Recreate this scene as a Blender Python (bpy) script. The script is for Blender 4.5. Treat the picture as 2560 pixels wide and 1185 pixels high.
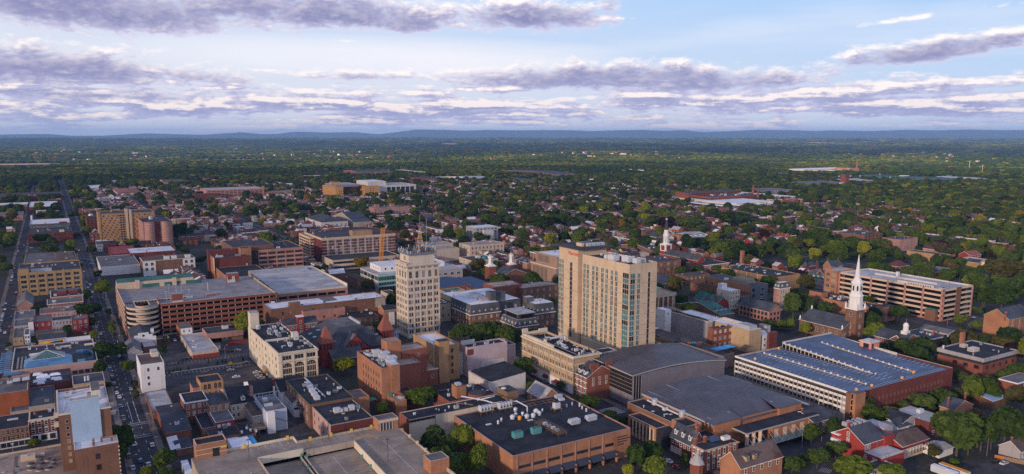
# Aerial view over a small brick city at the end of the day: camera, sky and sun first,
# then ground and streets, then every building, then trees, vehicles and small things.
import bpy,math,random
import numpy as np
from mathutils import Vector,Matrix
R=math.radians
for o in list(bpy.data.objects):
 bpy.data.objects.remove(o,do_unlink=True)
SC=bpy.context.scene
COL=SC.collection
rnd=random.Random(7)
# ------------------------------------------------------------------ camera
# world axes follow the street grid: +X east, +Y north; the drone hovers 140 m above the origin
CAM_H,FPX,CXP,CYP=140.0,1950.0,1280.0,657.0
PITCH,YAW=R(9.3),R(30.5)
FW=np.array([math.sin(YAW)*math.cos(PITCH),math.cos(YAW)*math.cos(PITCH),-math.sin(PITCH)])
RT=np.array([math.cos(YAW),-math.sin(YAW),0.0])
UP=np.cross(RT,FW)
CAMP=np.array([0,0,CAM_H])
cd=bpy.data.cameras.new('camera')
cd.sensor_width=36.0
cd.lens=FPX/2560*36.0
cd.shift_y=(CYP-592.5)/2560
cd.clip_start,cd.clip_end=1.0,120000.0
cam=bpy.data.objects.new('camera',cd)
cam.location=(0,0,CAM_H)
cam.rotation_euler=(R(90)-PITCH,0,-YAW)
COL.objects.link(cam)
SC.camera=cam
# ------------------------------------------------------------------ colour management and render
SC.view_settings.view_transform='Standard'
SC.view_settings.look='None'
SC.view_settings.exposure=0.9
SC.view_settings.gamma=1.0
SC.view_settings.use_curve_mapping=False
SC.render.engine='CYCLES'
SC.cycles.max_bounces=5
SC.cycles.diffuse_bounces=3
SC.cycles.glossy_bounces=2
SC.cycles.transmission_bounces=3
SC.cycles.transparent_max_bounces=4
SC.cycles.volume_bounces=0
SC.cycles.use_denoising=False
SC.cycles.denoiser='OPENIMAGEDENOISE'
SC.cycles.caustics_reflective=False
SC.cycles.caustics_refractive=False
# ------------------------------------------------------------------ sun (low in the west, veiled)
SUN_EL,SUN_AZ=R(12),R(202)
sd=bpy.data.lights.new('sun','SUN')
sd.energy=SUN_E=5.0
sd.angle=R(3)
sd.color=(1.0,0.74,0.50)
sun=bpy.data.objects.new('sun',sd)
sdir=Vector((math.cos(SUN_EL)*math.cos(SUN_AZ),math.cos(SUN_EL)*math.sin(SUN_AZ),math.sin(SUN_EL)))
sun.rotation_euler=sdir.to_track_quat('Z','Y').to_euler()
sun.location=sdir*3000
COL.objects.link(sun)
# ------------------------------------------------------------------ tiny node language
class S:
 """a socket with arithmetic"""
 def __init__(s,nt,sock):s.nt,s.k=nt,sock
 def _m(s,op,*a,clamp=False):
  n=s.nt.nodes.new('ShaderNodeMath');n.operation=op;n.use_clamp=clamp
  for i,v in enumerate((s,)+a):
   if isinstance(v,S):s.nt.links.new(v.k,n.inputs[i])
   else:n.inputs[i].default_value=v
  return S(s.nt,n.outputs[0])
 def __add__(s,o):return s._m('ADD',o)
 __radd__=__add__
 def __sub__(s,o):return s._m('SUBTRACT',o)
 def __rsub__(s,o):return(s*-1.0)+o
 def __mul__(s,o):return s._m('MULTIPLY',o)
 __rmul__=__mul__
 def __truediv__(s,o):return s._m('DIVIDE',o)
 def __rtruediv__(s,o):return s.pw(-1.0)*o
 def pw(s,o):return s._m('POWER',o)
 def mx(s,o):return s._m('MAXIMUM',o)
 def mn(s,o):return s._m('MINIMUM',o)
 def cl(s):return s._m('ADD',0.0,clamp=True)
 def fn(s,op,*a):return s._m(op,*a)
 def step(s,a,b):
  n=s.nt.nodes.new('ShaderNodeMapRange');n.interpolation_type='SMOOTHSTEP'
  s.nt.links.new(s.k,n.inputs[0])
  n.inputs[1].default_value,n.inputs[2].default_value=a,b
  return S(s.nt,n.outputs[0])
class NT:
 def __init__(s,nt):s.nt=nt
 def node(s,t,**kw):
  n=s.nt.nodes.new(t)
  for k,v in kw.items():setattr(n,k,v)
  return n
 def link(s,a,b):s.nt.links.new(a.k if isinstance(a,S)else a,b)
 def xyz(s,x,y,z):
  n=s.node('ShaderNodeCombineXYZ')
  for i,v in enumerate((x,y,z)):
   if isinstance(v,S):s.link(v,n.inputs[i])
   else:n.inputs[i].default_value=v
  return n.outputs[0]
 def sep(s,v):
  n=s.node('ShaderNodeSeparateXYZ');s.link(v,n.inputs[0])
  return[S(s.nt,o)for o in n.outputs]
 def noise(s,vec,scale=1.0,detail=3.0,rough=0.55,col=False,dist=0.0):
  n=s.node('ShaderNodeTexNoise')
  if vec is not None:s.link(vec,n.inputs['Vector'])
  n.inputs['Scale'].default_value=scale;n.inputs['Detail'].default_value=detail
  n.inputs['Roughness'].default_value=rough;n.inputs['Distortion'].default_value=dist
  return n.outputs['Color']if col else S(s.nt,n.outputs['Fac'])
 def voro(s,vec,scale=1.0,out='Color',feat='F1'):
  n=s.node('ShaderNodeTexVoronoi',feature=feat)
  s.link(vec,n.inputs['Vector']);n.inputs['Scale'].default_value=scale
  return n.outputs[out]
 def mix(s,f,a,b,mode='MIX'):
  n=s.node('ShaderNodeMix',data_type='RGBA',blend_type=mode)
  for k,v in((0,f),(6,a),(7,b)):
   if isinstance(v,S):s.link(v,n.inputs[k])
   elif isinstance(v,bpy.types.NodeSocket):s.link(v,n.inputs[k])
   elif k==0:n.inputs[0].default_value=v
   else:n.inputs[k].default_value=(*v,1.0)
  return n.outputs[2]
 def vmul(s,v,k):
  n=s.node('ShaderNodeVectorMath',operation='MULTIPLY');s.link(v,n.inputs[0]);n.inputs[1].default_value=k
  return n.outputs[0]
 def scale(s,c,f):
  n=s.node('ShaderNodeVectorMath',operation='SCALE');s.link(c,n.inputs[0])
  if isinstance(f,S):s.link(f,n.inputs['Scale'])
  else:n.inputs['Scale'].default_value=f
  return n.outputs[0]
def skydir(x,y):
 """direction in degrees (azimuth right of the view axis, elevation) of a point of the sky"""
 d=FW*FPX+RT*(x-CXP)+UP*(CYP-y)
 return(math.degrees(math.atan2(d[0],d[1]))-math.degrees(YAW),math.degrees(math.atan2(d[2],math.hypot(d[0],d[1]))))
# ------------------------------------------------------------------ world: sky with broken cloud decks
def make_world():
 w=bpy.data.worlds.new('World');SC.world=w;w.use_nodes=True
 nt=w.node_tree;nt.nodes.clear();q=NT(nt)
 tc=q.node('ShaderNodeTexCoord')
 x,y,z=q.sep(tc.outputs['Generated'])
 u=x.fn('ARCTAN2',y)*57.29578-math.degrees(YAW)
 v=z.fn('ARCSINE')*57.29578
 sky=q.node('ShaderNodeTexSky',sky_type='NISHITA')
 sky.sun_disc=False;sky.sun_elevation=SUN_EL;sky.sun_rotation=R(90)-SUN_AZ
 sky.altitude=200;sky.air_density=1.0;sky.dust_density=1.6;sky.ozone_density=2.0
 nish=q.scale(sky.outputs[0],0.055)
 blue=(v*0.075+u*0.0095-0.10).cl()
 air=q.mix(blue,(0.78,0.83,0.95),(0.34,0.60,0.97))
 air=q.mix((v*0.045-0.5).cl(),air,(0.22,0.36,0.80))
 air=q.mix(0.12,air,nish)
 milk=q.noise(q.xyz(u*0.05,v*0.35,3.0),1.0,3).step(0.42,0.7)
 glow=(1.0-((u+10.0)/20.0).pw(2.0)-((v-5.4)/1.6).pw(2.0)).mx(0.0)*0.9
 air=q.mix((milk*0.35+glow).cl(),air,(0.86,0.86,0.93))
 decks=[(200,20,620,74,0.0,1.0),(760,30,520,56,0.02,1.0),(1010,62,150,30,0.0,.9),(1330,45,260,48,0.0,.95),(1520,15,60,60,-0.5,.6),(120,172,420,62,0.0,1.0),(480,188,240,24,0.10,.8),(250,238,420,26,0.0,.8),(900,190,220,20,0.0,.75),(1480,196,520,44,-0.015,1.0),(1800,205,380,40,-0.03,.9),(2330,130,360,34,-0.11,1.0),(2520,95,120,26,-0.2,.7),(2130,212,120,16,0,.7),(2390,205,90,16,-0.05,.75),(2250,50,130,10,-0.1,.45),(2520,8,110,14,0,.5),(860,104,70,7,0,.4)]
 def density(du,dv):
  uu,vv=u+du,v+dv
  vl=vv*0.85+(vv.mx(0.0)+0.6).fn('LOGARITHM',2.718)*1.5
  w1=q.noise(q.xyz(uu*0.16,vl*0.55,2.2),1.0,2.0,0.5,col=True)
  wx,wy,wz=q.sep(w1)
  n1=q.noise(q.xyz(uu*0.33+wx*1.2,vl*0.80+wy*0.7,1.7),1.0,7.0,0.62)
  n2=q.noise(q.xyz(uu*1.05+9.0,vl*1.9,5.1),1.0,4.0,0.62)
  best=None
  for cx,cy,hw,hh,tilt,amp in decks:
   cu,cv=skydir(cx,cy)
   cu2,cv2=skydir(cx+hw,cy)
   au=abs(cu2-cu);av=hh/34.0
   du_=uu-cu
   dv_=(vv-cv)+du_*(tilt*0.95)
   dn=dv_.mn(0.0)*1.35+dv_.mx(0.0)
   e=amp-(du_/au).pw(2.0)-(dn/av).pw(2.0)
   best=e if best is None else best.mx(e)
  base=best.mx(-1.2)
  rows=q.noise(q.xyz(uu*0.15+wx*.7,vv*1.7+wy*.45,8.4),1.0,3.0,0.5)*4.6-1.45
  rows=rows-((vv-2.0)/1.9).pw(2.0)*0.9
  hi=q.noise(q.xyz(x*3.0,y*3.0,z*5.0),1.0,4.0)*3.0-1.45
  hi=hi-(1.0-(v-11.0).step(0.0,4.0))*4.0
  back=(1.0-(u.fn('ABSOLUTE')-42.0).step(0.0,12.0))*4.0
  hi2=q.noise(q.xyz(x*2.6,y*2.6,z*9.0),1.0,4.0)*3.0-1.4-back
  b=base.mx(rows).mx(hi).mx(hi2)
  calm=1.0-best.step(0.35,1.0)*0.45
  return b+((n1-0.5)*3.3+(n2-0.5)*1.7)*calm,best
 d0,body=density(0.0,0.0)
 d1,_=density(-0.22,0.33)
 a=d0.step(-0.15,0.85)
 lit=((d0-d1)*1.05+0.06).cl()*(1.0-body.step(0.3,0.95)*0.55)
 thick=(d0.step(0.25,1.6)*0.75+body.step(0.25,0.9)*0.5).cl()
 edge=1.0-d0.step(0.1,0.7)
 shade=q.mix(thick,(0.62,0.58,0.77),(0.25,0.255,0.46))
 shade=q.mix((v*-0.22+0.95).cl()*0.7,shade,(0.40,0.44,0.70))
 bright=q.mix((v*-0.25+1.0).cl(),(1.05,0.96,0.93),(1.02,0.85,0.80))
 cloud=q.mix((lit*1.25+edge*0.30).cl(),shade,bright)
 col=q.mix(a*0.97,air,cloud)
 low=(1.0-(v/1.3)).cl()
 col=q.mix((low*0.95).pw(1.5),col,(0.60,0.62,0.78))
 below=z.step(-0.02,0.0)
 col=q.mix(below,(0.16,0.19,0.24),col)
 bg=q.node('ShaderNodeBackground');q.link(col,bg.inputs[0]);bg.inputs[1].default_value=0.60
 out=q.node('ShaderNodeOutputWorld');q.link(bg.outputs[0],out.inputs[0])
 w.cycles.sampling_method='MANUAL';w.cycles.sample_map_resolution=512
make_world()
# ------------------------------------------------------------------ photograph geometry -> world
def proj(X,Y,Z):
 d=np.array([X,Y,Z])-CAMP;w=d@FW
 return CXP+FPX*(d@RT)/w,CYP-FPX*(d@UP)/w
def unp(x,y,z=0.0):
 d=FW*FPX+RT*(x-CXP)+UP*(CYP-y)
 p=CAMP+d*((z-CAM_H)/d[2])
 return float(p[0]),float(p[1])
def ext(X,Y,Z,x,ax):
 d=np.array([X,Y,Z])-CAMP;e=np.array([1.,0,0])if ax==0 else np.array([0,1.,0]);k=(x-CXP)/FPX
 return float((k*(d@FW)-d@RT)/(e@RT-k*(e@FW)))
def exty(X,Y,Z,y,ax=1):
 d=np.array([X,Y,Z])-CAMP;e=np.array([1.,0,0])if ax==0 else np.array([0,1.,0]);k=(CYP-y)/FPX
 return float((k*(d@FW)-d@UP)/(e@UP-k*(e@FW)))
def htop(X,Y,y):
 lo,hi=0.0,139.0
 for _ in range(40):
  m=(lo+hi)/2
  if proj(X,Y,m)[1]>y:lo=m
  else:hi=m
 return lo
TX=[0,400,800,1200,1600,2000,2280]
TY={'A':935,'B':700,'C':500}
def T(t,zx,zy):
 if t[0]=='R':return int(t[1])*640+zx/4,320+zy/4
 return TX[int(t[1])]+zx/4.74,TY[t[0]]+zy/4.74
def G(t,zx,zy,z=0.0):
 return unp(*T(t,zx,zy),z)
# ------------------------------------------------------------------ materials
MATS={}
def newmat(name,fn):
 if name in MATS:return MATS[name]
 m=bpy.data.materials.new(name);m.use_nodes=True
 nt=m.node_tree;nt.nodes.clear();q=NT(nt)
 out=q.node('ShaderNodeOutputMaterial')
 sh=fn(q)
 q.link(sh,out.inputs[0])
 MATS[name]=m
 return m
def bsdf(q,col,rough=0.85,spec=0.25,metal=0.0,rsock=None):
 n=q.node('ShaderNodeBsdfPrincipled')
 if isinstance(col,tuple):n.inputs['Base Color'].default_value=(*col,1)
 else:q.link(col,n.inputs['Base Color'])
 n.inputs['Roughness'].default_value=rough
 if rsock is not None:q.link(rsock,n.inputs['Roughness'])
 n.inputs['Specular IOR Level'].default_value=spec
 n.inputs['Metallic'].default_value=metal
 return n.outputs[0]
def pos(q):return q.node('ShaderNodeNewGeometry').outputs['Position']
def orand(q):return S(q.nt,q.node('ShaderNodeObjectInfo').outputs['Random'])
def k3(c,f):return tuple(min(1.0,v*f)for v in c)
def wall(name,c,var=0.16,streak=0.12,rough=0.9,tint=0.0):
 def f(q):
  p=pos(q)
  n=q.noise(p,0.13,4,0.6)
  fine=q.noise(q.vmul(p,(2.2,2.2,5.0)),1.0,2,0.7)
  stk=q.noise(q.vmul(p,(0.9,0.9,0.07)),1.0,3,0.6)
  col=q.mix(n.step(0.25,0.75),k3(c,1-var),k3(c,1+var))
  col=q.mix(1.0,col,q.xyz(fine*0.7+0.65,fine*0.7+0.65,fine*0.7+0.65),'MULTIPLY')
  st=1.0-stk.step(0.52,0.72)*(streak*1.6)
  col=q.mix(1.0,col,q.xyz(st,st,st),'MULTIPLY')
  if tint:
   r=orand(q)
   t=r*tint+(1-tint*0.5)
   col=q.mix(1.0,col,q.xyz(t,r*(tint*0.6)+(1-tint*0.3),t),'MULTIPLY')
  return bsdf(q,col,rough,0.15)
 return newmat(name,f)
def roof(name,c,var=0.3,seam=0.0,rough=0.85,grain=0.25,spec=0.2):
 def f(q):
  p=pos(q)
  n=q.noise(p,0.11,5,0.62);n2=q.noise(p,0.9,3,0.65)
  col=q.mix(n.step(0.3,0.72),k3(c,1-var),k3(c,1+var*1.2))
  g=n2*(grain*2)+(1-grain)
  col=q.mix(1.0,col,q.xyz(g,g,g),'MULTIPLY')
  st=q.noise(p,0.22,2,0.5,dist=1.2).step(0.58,0.64)*0.34
  col=q.mix(st,col,k3(c,0.5))
  pc=q.sep(q.voro(q.vmul(p,(.085,.13,.1)),1.0))[0]
  col=q.mix(pc.step(.72,.76)*.30,col,k3(c,1.7));col=q.mix((1.0-pc.step(.14,.18))*.30,col,k3(c,.6))
  if seam:
   b=q.node('ShaderNodeTexBrick');q.link(p,b.inputs['Vector'])
   b.inputs['Scale'].default_value=1.0;b.inputs['Mortar Size'].default_value=0.10
   b.inputs['Brick Width'].default_value=11.0;b.inputs['Row Height'].default_value=2.6
   b.inputs['Color1'].default_value=(1,1,1,1);b.inputs['Color2'].default_value=(0.9,0.9,0.92,1);b.inputs['Mortar'].default_value=(1-seam,)*3+(1,)
   col=q.mix(1.0,col,b.outputs[0],'MULTIPLY')
  return bsdf(q,col,rough,spec)
 return newmat(name,f)
def plain(name,c,rough=0.6,var=0.1,metal=0.0,spec=0.3):
 def f(q):
  n=q.noise(pos(q),0.7,3)
  return bsdf(q,q.mix(n,k3(c,1-var),k3(c,1+var)),rough,spec,metal)
 return newmat(name,f)
def glass(name,c,rough=0.07,spec=0.6):
 def f(q):
  r=orand(q);n=q.noise(pos(q),0.35,2)
  t=r*0.9+0.45
  col=q.mix(1.0,q.mix(n,k3(c,0.6),k3(c,1.5)),q.xyz(t,t,t),'MULTIPLY')
  return bsdf(q,col,rough,spec)
 return newmat(name,f)
BRICK=wall('brick_red',(0.24,0.085,0.058))
Bd=wall('brick_dark_red',(0.155,0.048,0.042))
BRICKR=wall('brick_painted_red',(0.25,0.045,0.045))
Bo=wall('brick_orange',(0.36,0.17,0.095))
Bb=wall('brick_brown',(0.20,0.105,0.07))
Bp=wall('brick_pink',(0.40,0.21,0.17))
BRICKT=wall('brick_tan',(0.40,0.24,0.12))
TAN=wall('tan_stucco',(0.57,0.44,0.31),0.09,0.10)
PALEST=wall('cream_limestone',(0.60,0.52,0.43),0.07,0.10)
HALLG=wall('dark_grey_cladding',(0.17,0.16,0.185),0.10,0.10)
TAN2=wall('tan_stone',(0.44,0.32,0.20),0.1,0.1)
Cr=wall('cream_paint',(0.64,0.56,0.44),0.09,0.12)
STONE=wall('pale_stone',(0.52,0.42,0.33),0.09,0.12)
BEIGE=wall('beige_precast',(0.60,0.45,0.33),0.07,0.07)
CONC=wall('concrete',(0.40,0.34,0.27),0.16,0.2)
CONCW=wall('pale_concrete',(0.55,0.52,0.50),0.12,0.15)
WHITE=wall('white_paint',(0.72,0.71,0.70),0.06,0.1)
Gw=wall('grey_stucco',(0.36,0.34,0.35),0.1,0.15)
LAV=wall('lavender_stucco',(0.46,0.37,0.40),0.1,0.15)
PALEB=wall('pale_blue_paint',(0.36,0.48,0.62),0.07,0.05)
PINKW=wall('pink_paint',(0.45,0.30,0.28),0.1,0.1)
BROWNS=wall('brown_stone',(0.33,0.22,0.165),0.08,0.08)
OCHRE=wall('ochre_paint',(0.42,0.27,0.13),0.1,0.1)
SALMON=wall('salmon_paint',(0.62,0.27,0.19),0.1,0.1)
DKWALL=wall('charcoal_cladding',(0.055,0.06,0.075),0.12,0.1)
SLATEM=roof('mansard_slate',(0.085,0.09,0.10),0.2,0.0)
Rb=roof('roof_black',(0.030,0.032,0.042),0.35,0.12)
Rd=roof('roof_dark_grey',(0.055,0.056,0.066),0.35,0.15)
Rg=roof('roof_grey',(0.15,0.145,0.15),0.3,0.12)
RTAN=roof('roof_gravel_tan',(0.34,0.27,0.22),0.25,0.0)
Rw=roof('roof_white',(0.74,0.75,0.78),0.10,0.14,grain=0.06)
Rp=roof('roof_pale_grey',(0.42,0.41,0.41),0.15,0.1,grain=0.1)
Rs=roof('roof_slate',(0.06,0.068,0.085),0.25,0.0)
RBROWN=roof('roof_brown_shingle',(0.12,0.085,0.075),0.25,0.0)
RREDM=roof('roof_red_metal',(0.30,0.025,0.03),0.15,0.0,rough=0.5)
RGREEN=roof('roof_green_copper',(0.20,0.45,0.34),0.2,0.0)
RBLUE=roof('roof_blue_metal',(0.09,0.21,0.36),0.15,0.0,rough=0.45)
RPURP=roof('roof_standing_seam_grey',(0.072,0.068,0.084),0.14,0.0,rough=0.5,grain=0.12,spec=0.4)
RGRN2=roof('roof_dark_green',(0.05,0.14,0.13),0.2,0.0)
Tw=plain('white_trim',(0.78,0.77,0.74),0.7)
Tg=plain('grey_trim',(0.35,0.35,0.36),0.7)
Td=plain('dark_trim',(0.06,0.06,0.07),0.6)
Tt=plain('tan_trim',(0.5,0.4,0.28),0.7)
Ml=plain('galvanised_metal',(0.50,0.52,0.55),0.45,0.15,0.3)
Mw=plain('white_enamel_metal',(0.54,0.56,0.60),0.5,0.12)
TEALM=plain('teal_enamel_metal',(0.07,0.30,0.29),0.5,0.15)
RUST=plain('rusty_steel',(0.20,0.13,0.08),0.8,0.3)
STEELG=plain('grey_steel',(0.22,0.23,0.25),0.55,0.2)
GOLD=plain('gilded_metal',(0.75,0.50,0.10),0.3,0.1,0.9)
YELLOW=plain('yellow_paint',(0.70,0.45,0.05),0.6,0.15)
ORANGE=plain('orange_paint',(0.75,0.30,0.03),0.6,0.15)
TERRA=plain('terracotta_shingle',(0.27,0.09,0.06),0.8,0.2)
BURG=plain('burgundy_canvas',(0.16,0.015,0.025),0.9,0.2)
GREENC=plain('green_canvas',(0.04,0.20,0.14),0.8,0.2)
NAVY=plain('navy_canvas',(0.04,0.05,0.075),0.8,0.25)
BLUEC=plain('bright_blue_canvas',(0.05,0.33,0.65),0.7,0.15)
TARP=plain('white_tarpaulin',(0.80,0.82,0.88),0.6,0.06)
WOOD=plain('weathered_wood',(0.26,0.17,0.11),0.9,0.3)
PHOTOV=plain('solar_panel_blue',(0.02,0.05,0.12),0.25,0.2,0.0,0.6)
GL=glass('window_glass_dark',(0.030,0.034,0.042))
GLM=glass('window_glass_mid',(0.075,0.075,0.085))
GLB=glass('window_blind_pale',(0.30,0.27,0.24),0.4,0.3)
GLT=glass('window_glass_teal',(0.08,0.19,0.20),0.12,0.6)
GLG=glass('window_glass_green',(0.06,0.12,0.09),0.1,0.6)
SHADEBK=plain('opening_shade_black',(0.012,0.012,0.014),0.95,0.2,0,0.05)  # near-black that puts the shade inside openings into the colour
ASPH=roof('asphalt',(0.044,0.046,0.056),0.3,0.0,grain=0.2)
ASPHD=roof('asphalt_old',(0.062,0.061,0.070),0.3,0.0,grain=0.2)
PAVE=roof('pavement_brick_concrete',(0.17,0.14,0.135),0.25,0.0,grain=0.2)
PAINTW=plain('road_paint_white',(0.62,0.62,0.62),0.8,0.25)
PAINTY=plain('road_paint_yellow',(0.60,0.38,0.08),0.8,0.25)
BLUEDK=roof('coated_blue_deck',(0.060,0.092,0.165),0.28,0.0,rough=0.55,grain=0.2,spec=0.45)
def deckmat(q):
 p=pos(q)
 n=q.noise(p,0.10,5,0.65);n2=q.noise(q.vmul(p,(0.25,1.6,1)),1.0,3,0.6);n3=q.noise(p,1.6,3,0.6)
 col=q.mix(n.step(0.3,0.7),(0.22,0.18,0.15),(0.36,0.30,0.25))
 col=q.mix(n2.step(0.5,0.8)*0.55,col,(0.09,0.075,0.065))
 g=n3*0.5+0.75
 return bsdf(q,q.mix(1.0,col,q.xyz(g,g,g),'MULTIPLY'),0.9,0.15)
DECK=newmat('worn_concrete_deck',deckmat)
def deckmat2(q):
 p=pos(q)
 n=q.noise(p,0.10,5,0.65);n2=q.noise(q.vmul(p,(1.4,0.14,1)),1.0,3,0.6)
 col=q.mix(n.step(0.3,0.7),(0.20,0.19,0.19),(0.34,0.32,0.32))
 col=q.mix(n2.step(0.5,0.75)*0.5,col,(0.45,0.41,0.40))
 return bsdf(q,col,0.9,0.15)
DECK2=newmat('streaked_concrete_deck',deckmat2)
# ------------------------------------------------------------------ mesh builder
class MB:
 def __init__(s):s.v,s.f,s.m,s.mats=[],[],[],[]
 def mi(s,m):
  if m not in s.mats:s.mats.append(m)
  return s.mats.index(m)
 def face(s,pts,m):
  b=len(s.v);s.v+=[tuple(p)for p in pts];s.f.append(tuple(range(b,b+len(pts))));s.m.append(s.mi(m))
 def box(s,x0,y0,z0,x1,y1,z1,m,top=None,bottom=True):
  b=len(s.v)
  s.v+=[(x0,y0,z0),(x1,y0,z0),(x1,y1,z0),(x0,y1,z0),(x0,y0,z1),(x1,y0,z1),(x1,y1,z1),(x0,y1,z1)]
  k=s.mi(m)
  for f in((0,1,5,4),(1,2,6,5),(2,3,7,6),(3,0,4,7)):
   s.f.append(tuple(b+i for i in f));s.m.append(k)
  s.f.append((b+4,b+5,b+6,b+7));s.m.append(k if top is None else s.mi(top))
  if bottom:s.f.append((b+3,b+2,b+1,b));s.m.append(k)
  return s
 def prism(s,poly,z0,z1,m,top=None,cap=True):
  n=len(poly);b=len(s.v);k=s.mi(m)
  s.v+=[(x,y,z0)for x,y in poly]+[(x,y,z1)for x,y in poly]
  for i in range(n):
   j=(i+1)%n
   s.f.append((b+i,b+j,b+n+j,b+n+i));s.m.append(k)
  if cap:
   s.f.append(tuple(b+n+i for i in range(n)));s.m.append(k if top is None else s.mi(top))
  return s
 def cyl(s,x,y,z0,z1,r0,m,r1=None,n=10,top=None):
  r1=r0 if r1 is None else r1
  b=len(s.v);k=s.mi(m)
  for z,r in((z0,r0),(z1,r1)):
   s.v+=[(x+r*math.cos(2*math.pi*i/n+math.pi/n),y+r*math.sin(2*math.pi*i/n+math.pi/n),z)for i in range(n)]
  for i in range(n):
   j=(i+1)%n
   s.f.append((b+i,b+j,b+n+j,b+n+i));s.m.append(k)
  s.f.append(tuple(b+n+i for i in range(n)));s.m.append(k if top is None else s.mi(top))
  return s
 def bar(s,p,q_,r,m,n=4):
  p,q_=Vector(p),Vector(q_);d=(q_-p).normalized()
  a=d.orthogonal().normalized();c=d.cross(a);b=len(s.v);k=s.mi(m)
  for P in(p,q_):
   s.v+=[tuple(P+(a*math.cos(2*math.pi*i/n)+c*math.sin(2*math.pi*i/n))*r)for i in range(n)]
  for i in range(n):
   j=(i+1)%n
   s.f.append((b+i,b+j,b+n+j,b+n+i));s.m.append(k)
  s.f.append(tuple(b+n+i for i in range(n)));s.m.append(k)
  s.f.append(tuple(b+i for i in reversed(range(n))));s.m.append(k)
  return s
 def dome(s,x,y,z,r,h,m,n=10,k=3):
  prev=None;mi=s.mi(m)
  for j in range(k+1):
   a=j/k*math.pi/2;rr=max(r*math.cos(a),0.01);b=len(s.v)
   s.v+=[(x+rr*math.cos(2*math.pi*i/n),y+rr*math.sin(2*math.pi*i/n),z+h*math.sin(a))for i in range(n)]
   if prev is not None:
    for i in range(n):
     jn=(i+1)%n
     s.f.append((prev+i,prev+jn,b+jn,b+i));s.m.append(mi)
   prev=b
  return s
 def pyramid(s,x0,y0,x1,y1,z0,z1,m,tx=0.0,ty=0.0):
  cx,cy=(x0+x1)/2,(y0+y1)/2
  a,b=(x1-x0)/2*tx,(y1-y0)/2*ty
  lo=[(x0,y0,z0),(x1,y0,z0),(x1,y1,z0),(x0,y1,z0)]
  hi=[(cx-a,cy-b,z1),(cx+a,cy-b,z1),(cx+a,cy+b,z1),(cx-a,cy+b,z1)]
  for i in range(4):
   j=(i+1)%4
   s.face([lo[i],lo[j],hi[j],hi[i]],m)
  if tx and ty:s.face(hi,m)
  return s
 def mesh(s,name):
  me=bpy.data.meshes.new(name)
  me.from_pydata(s.v,[],s.f)
  for m in s.mats:me.materials.append(m)
  me.polygons.foreach_set('material_index',s.m)
  me.update()
  return me
 def obj(s,name,parent=None,loc=None):
  return link(name,s.mesh(name),parent,loc)
def link(name,me,parent=None,loc=None,rz=0.0):
 o=bpy.data.objects.new(name,me);COL.objects.link(o)
 if parent is not None:o.parent=parent
 if loc is not None:o.location=loc
 if rz:o.rotation_euler=(0,0,rz)
 return o
def tag(o,label,cat,group=None):
 o['label']=label;o['category']=cat
 if group:o['group']=group
 return o
def struct(o):o['kind']='structure';return o
def stuff(o):o['kind']='stuff';return o
def empty(name,loc,label=None,cat=None,group=None,rz=0.0):
 o=link(name,None,None,loc,rz);o.empty_display_size=1.0
 if label:tag(o,label,cat,group)
 return o
# ------------------------------------------------------------------ ground, far hills and streets
def smooth(a,b,x):
 t=np.clip((x-a)/(b-a),0,1);return t*t*(3-2*t)
RIDGE=[(-120,336),(0,336),(125,335),(175,339),(250,339),(370,333.5),(512,337),(605,330.5),(650,335),(690,335),(740,329),(815,331),(885,330),(947,335),(1040,324),(1115,325),(1165,327),(1215,325),(1305,325.5),(1430,325.5),(1480,328),(1605,324),(1667,327),(1712,325),(1755,330),(1840,328),(1890,324),(1970,325),(2045,327),(2082,325),(2145,327),(2180,328),(2270,324),(2345,326),(2420,323.5),(2495,324.5),(2560,324.5),(2700,325)]
RZ_A=np.array([math.atan2(*(FW*FPX+RT*(x-CXP)+UP*(CYP-y))[:2])for x,y in RIDGE])
RZ_E=np.array([(lambda d:d[2]/math.hypot(d[0],d[1]))(FW*FPX+RT*(x-CXP)+UP*(CYP-y))for x,y in RIDGE])
def rolls(X,Y):
 return(np.sin(X/930+1.3)*np.cos(Y/1270-0.4)+0.6*np.sin(X/410-Y/530+2)+0.35*np.sin(X/230+Y/190)+0.2*np.sin(X/97-Y/121+1))
def ground_z(X,Y):
 """height of the land: flat town, rolling farmland, then a wooded ridge"""
 X=np.asarray(X,float);Y=np.asarray(Y,float)
 r=np.hypot(X,Y);a=np.arctan2(X,Y)
 z=rolls(X,Y)*11.0*smooth(2600,5200,r)*(1-0.5*smooth(9000,14000,r))
 z=z-10*smooth(2600,5200,r)+70*smooth(8000,20000,r)
 el=np.interp(a,RZ_A,RZ_E,left=RZ_E[0],right=RZ_E[-1])
 crest=CAM_H+el*27000-70
 lump=np.sin(X/620+3)*np.cos(Y/480)*14
 z=z+(crest+10)*np.exp(-((r-27000)/1700)**2)+lump*np.exp(-((r-23500)/1500)**2)
 return z
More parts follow.
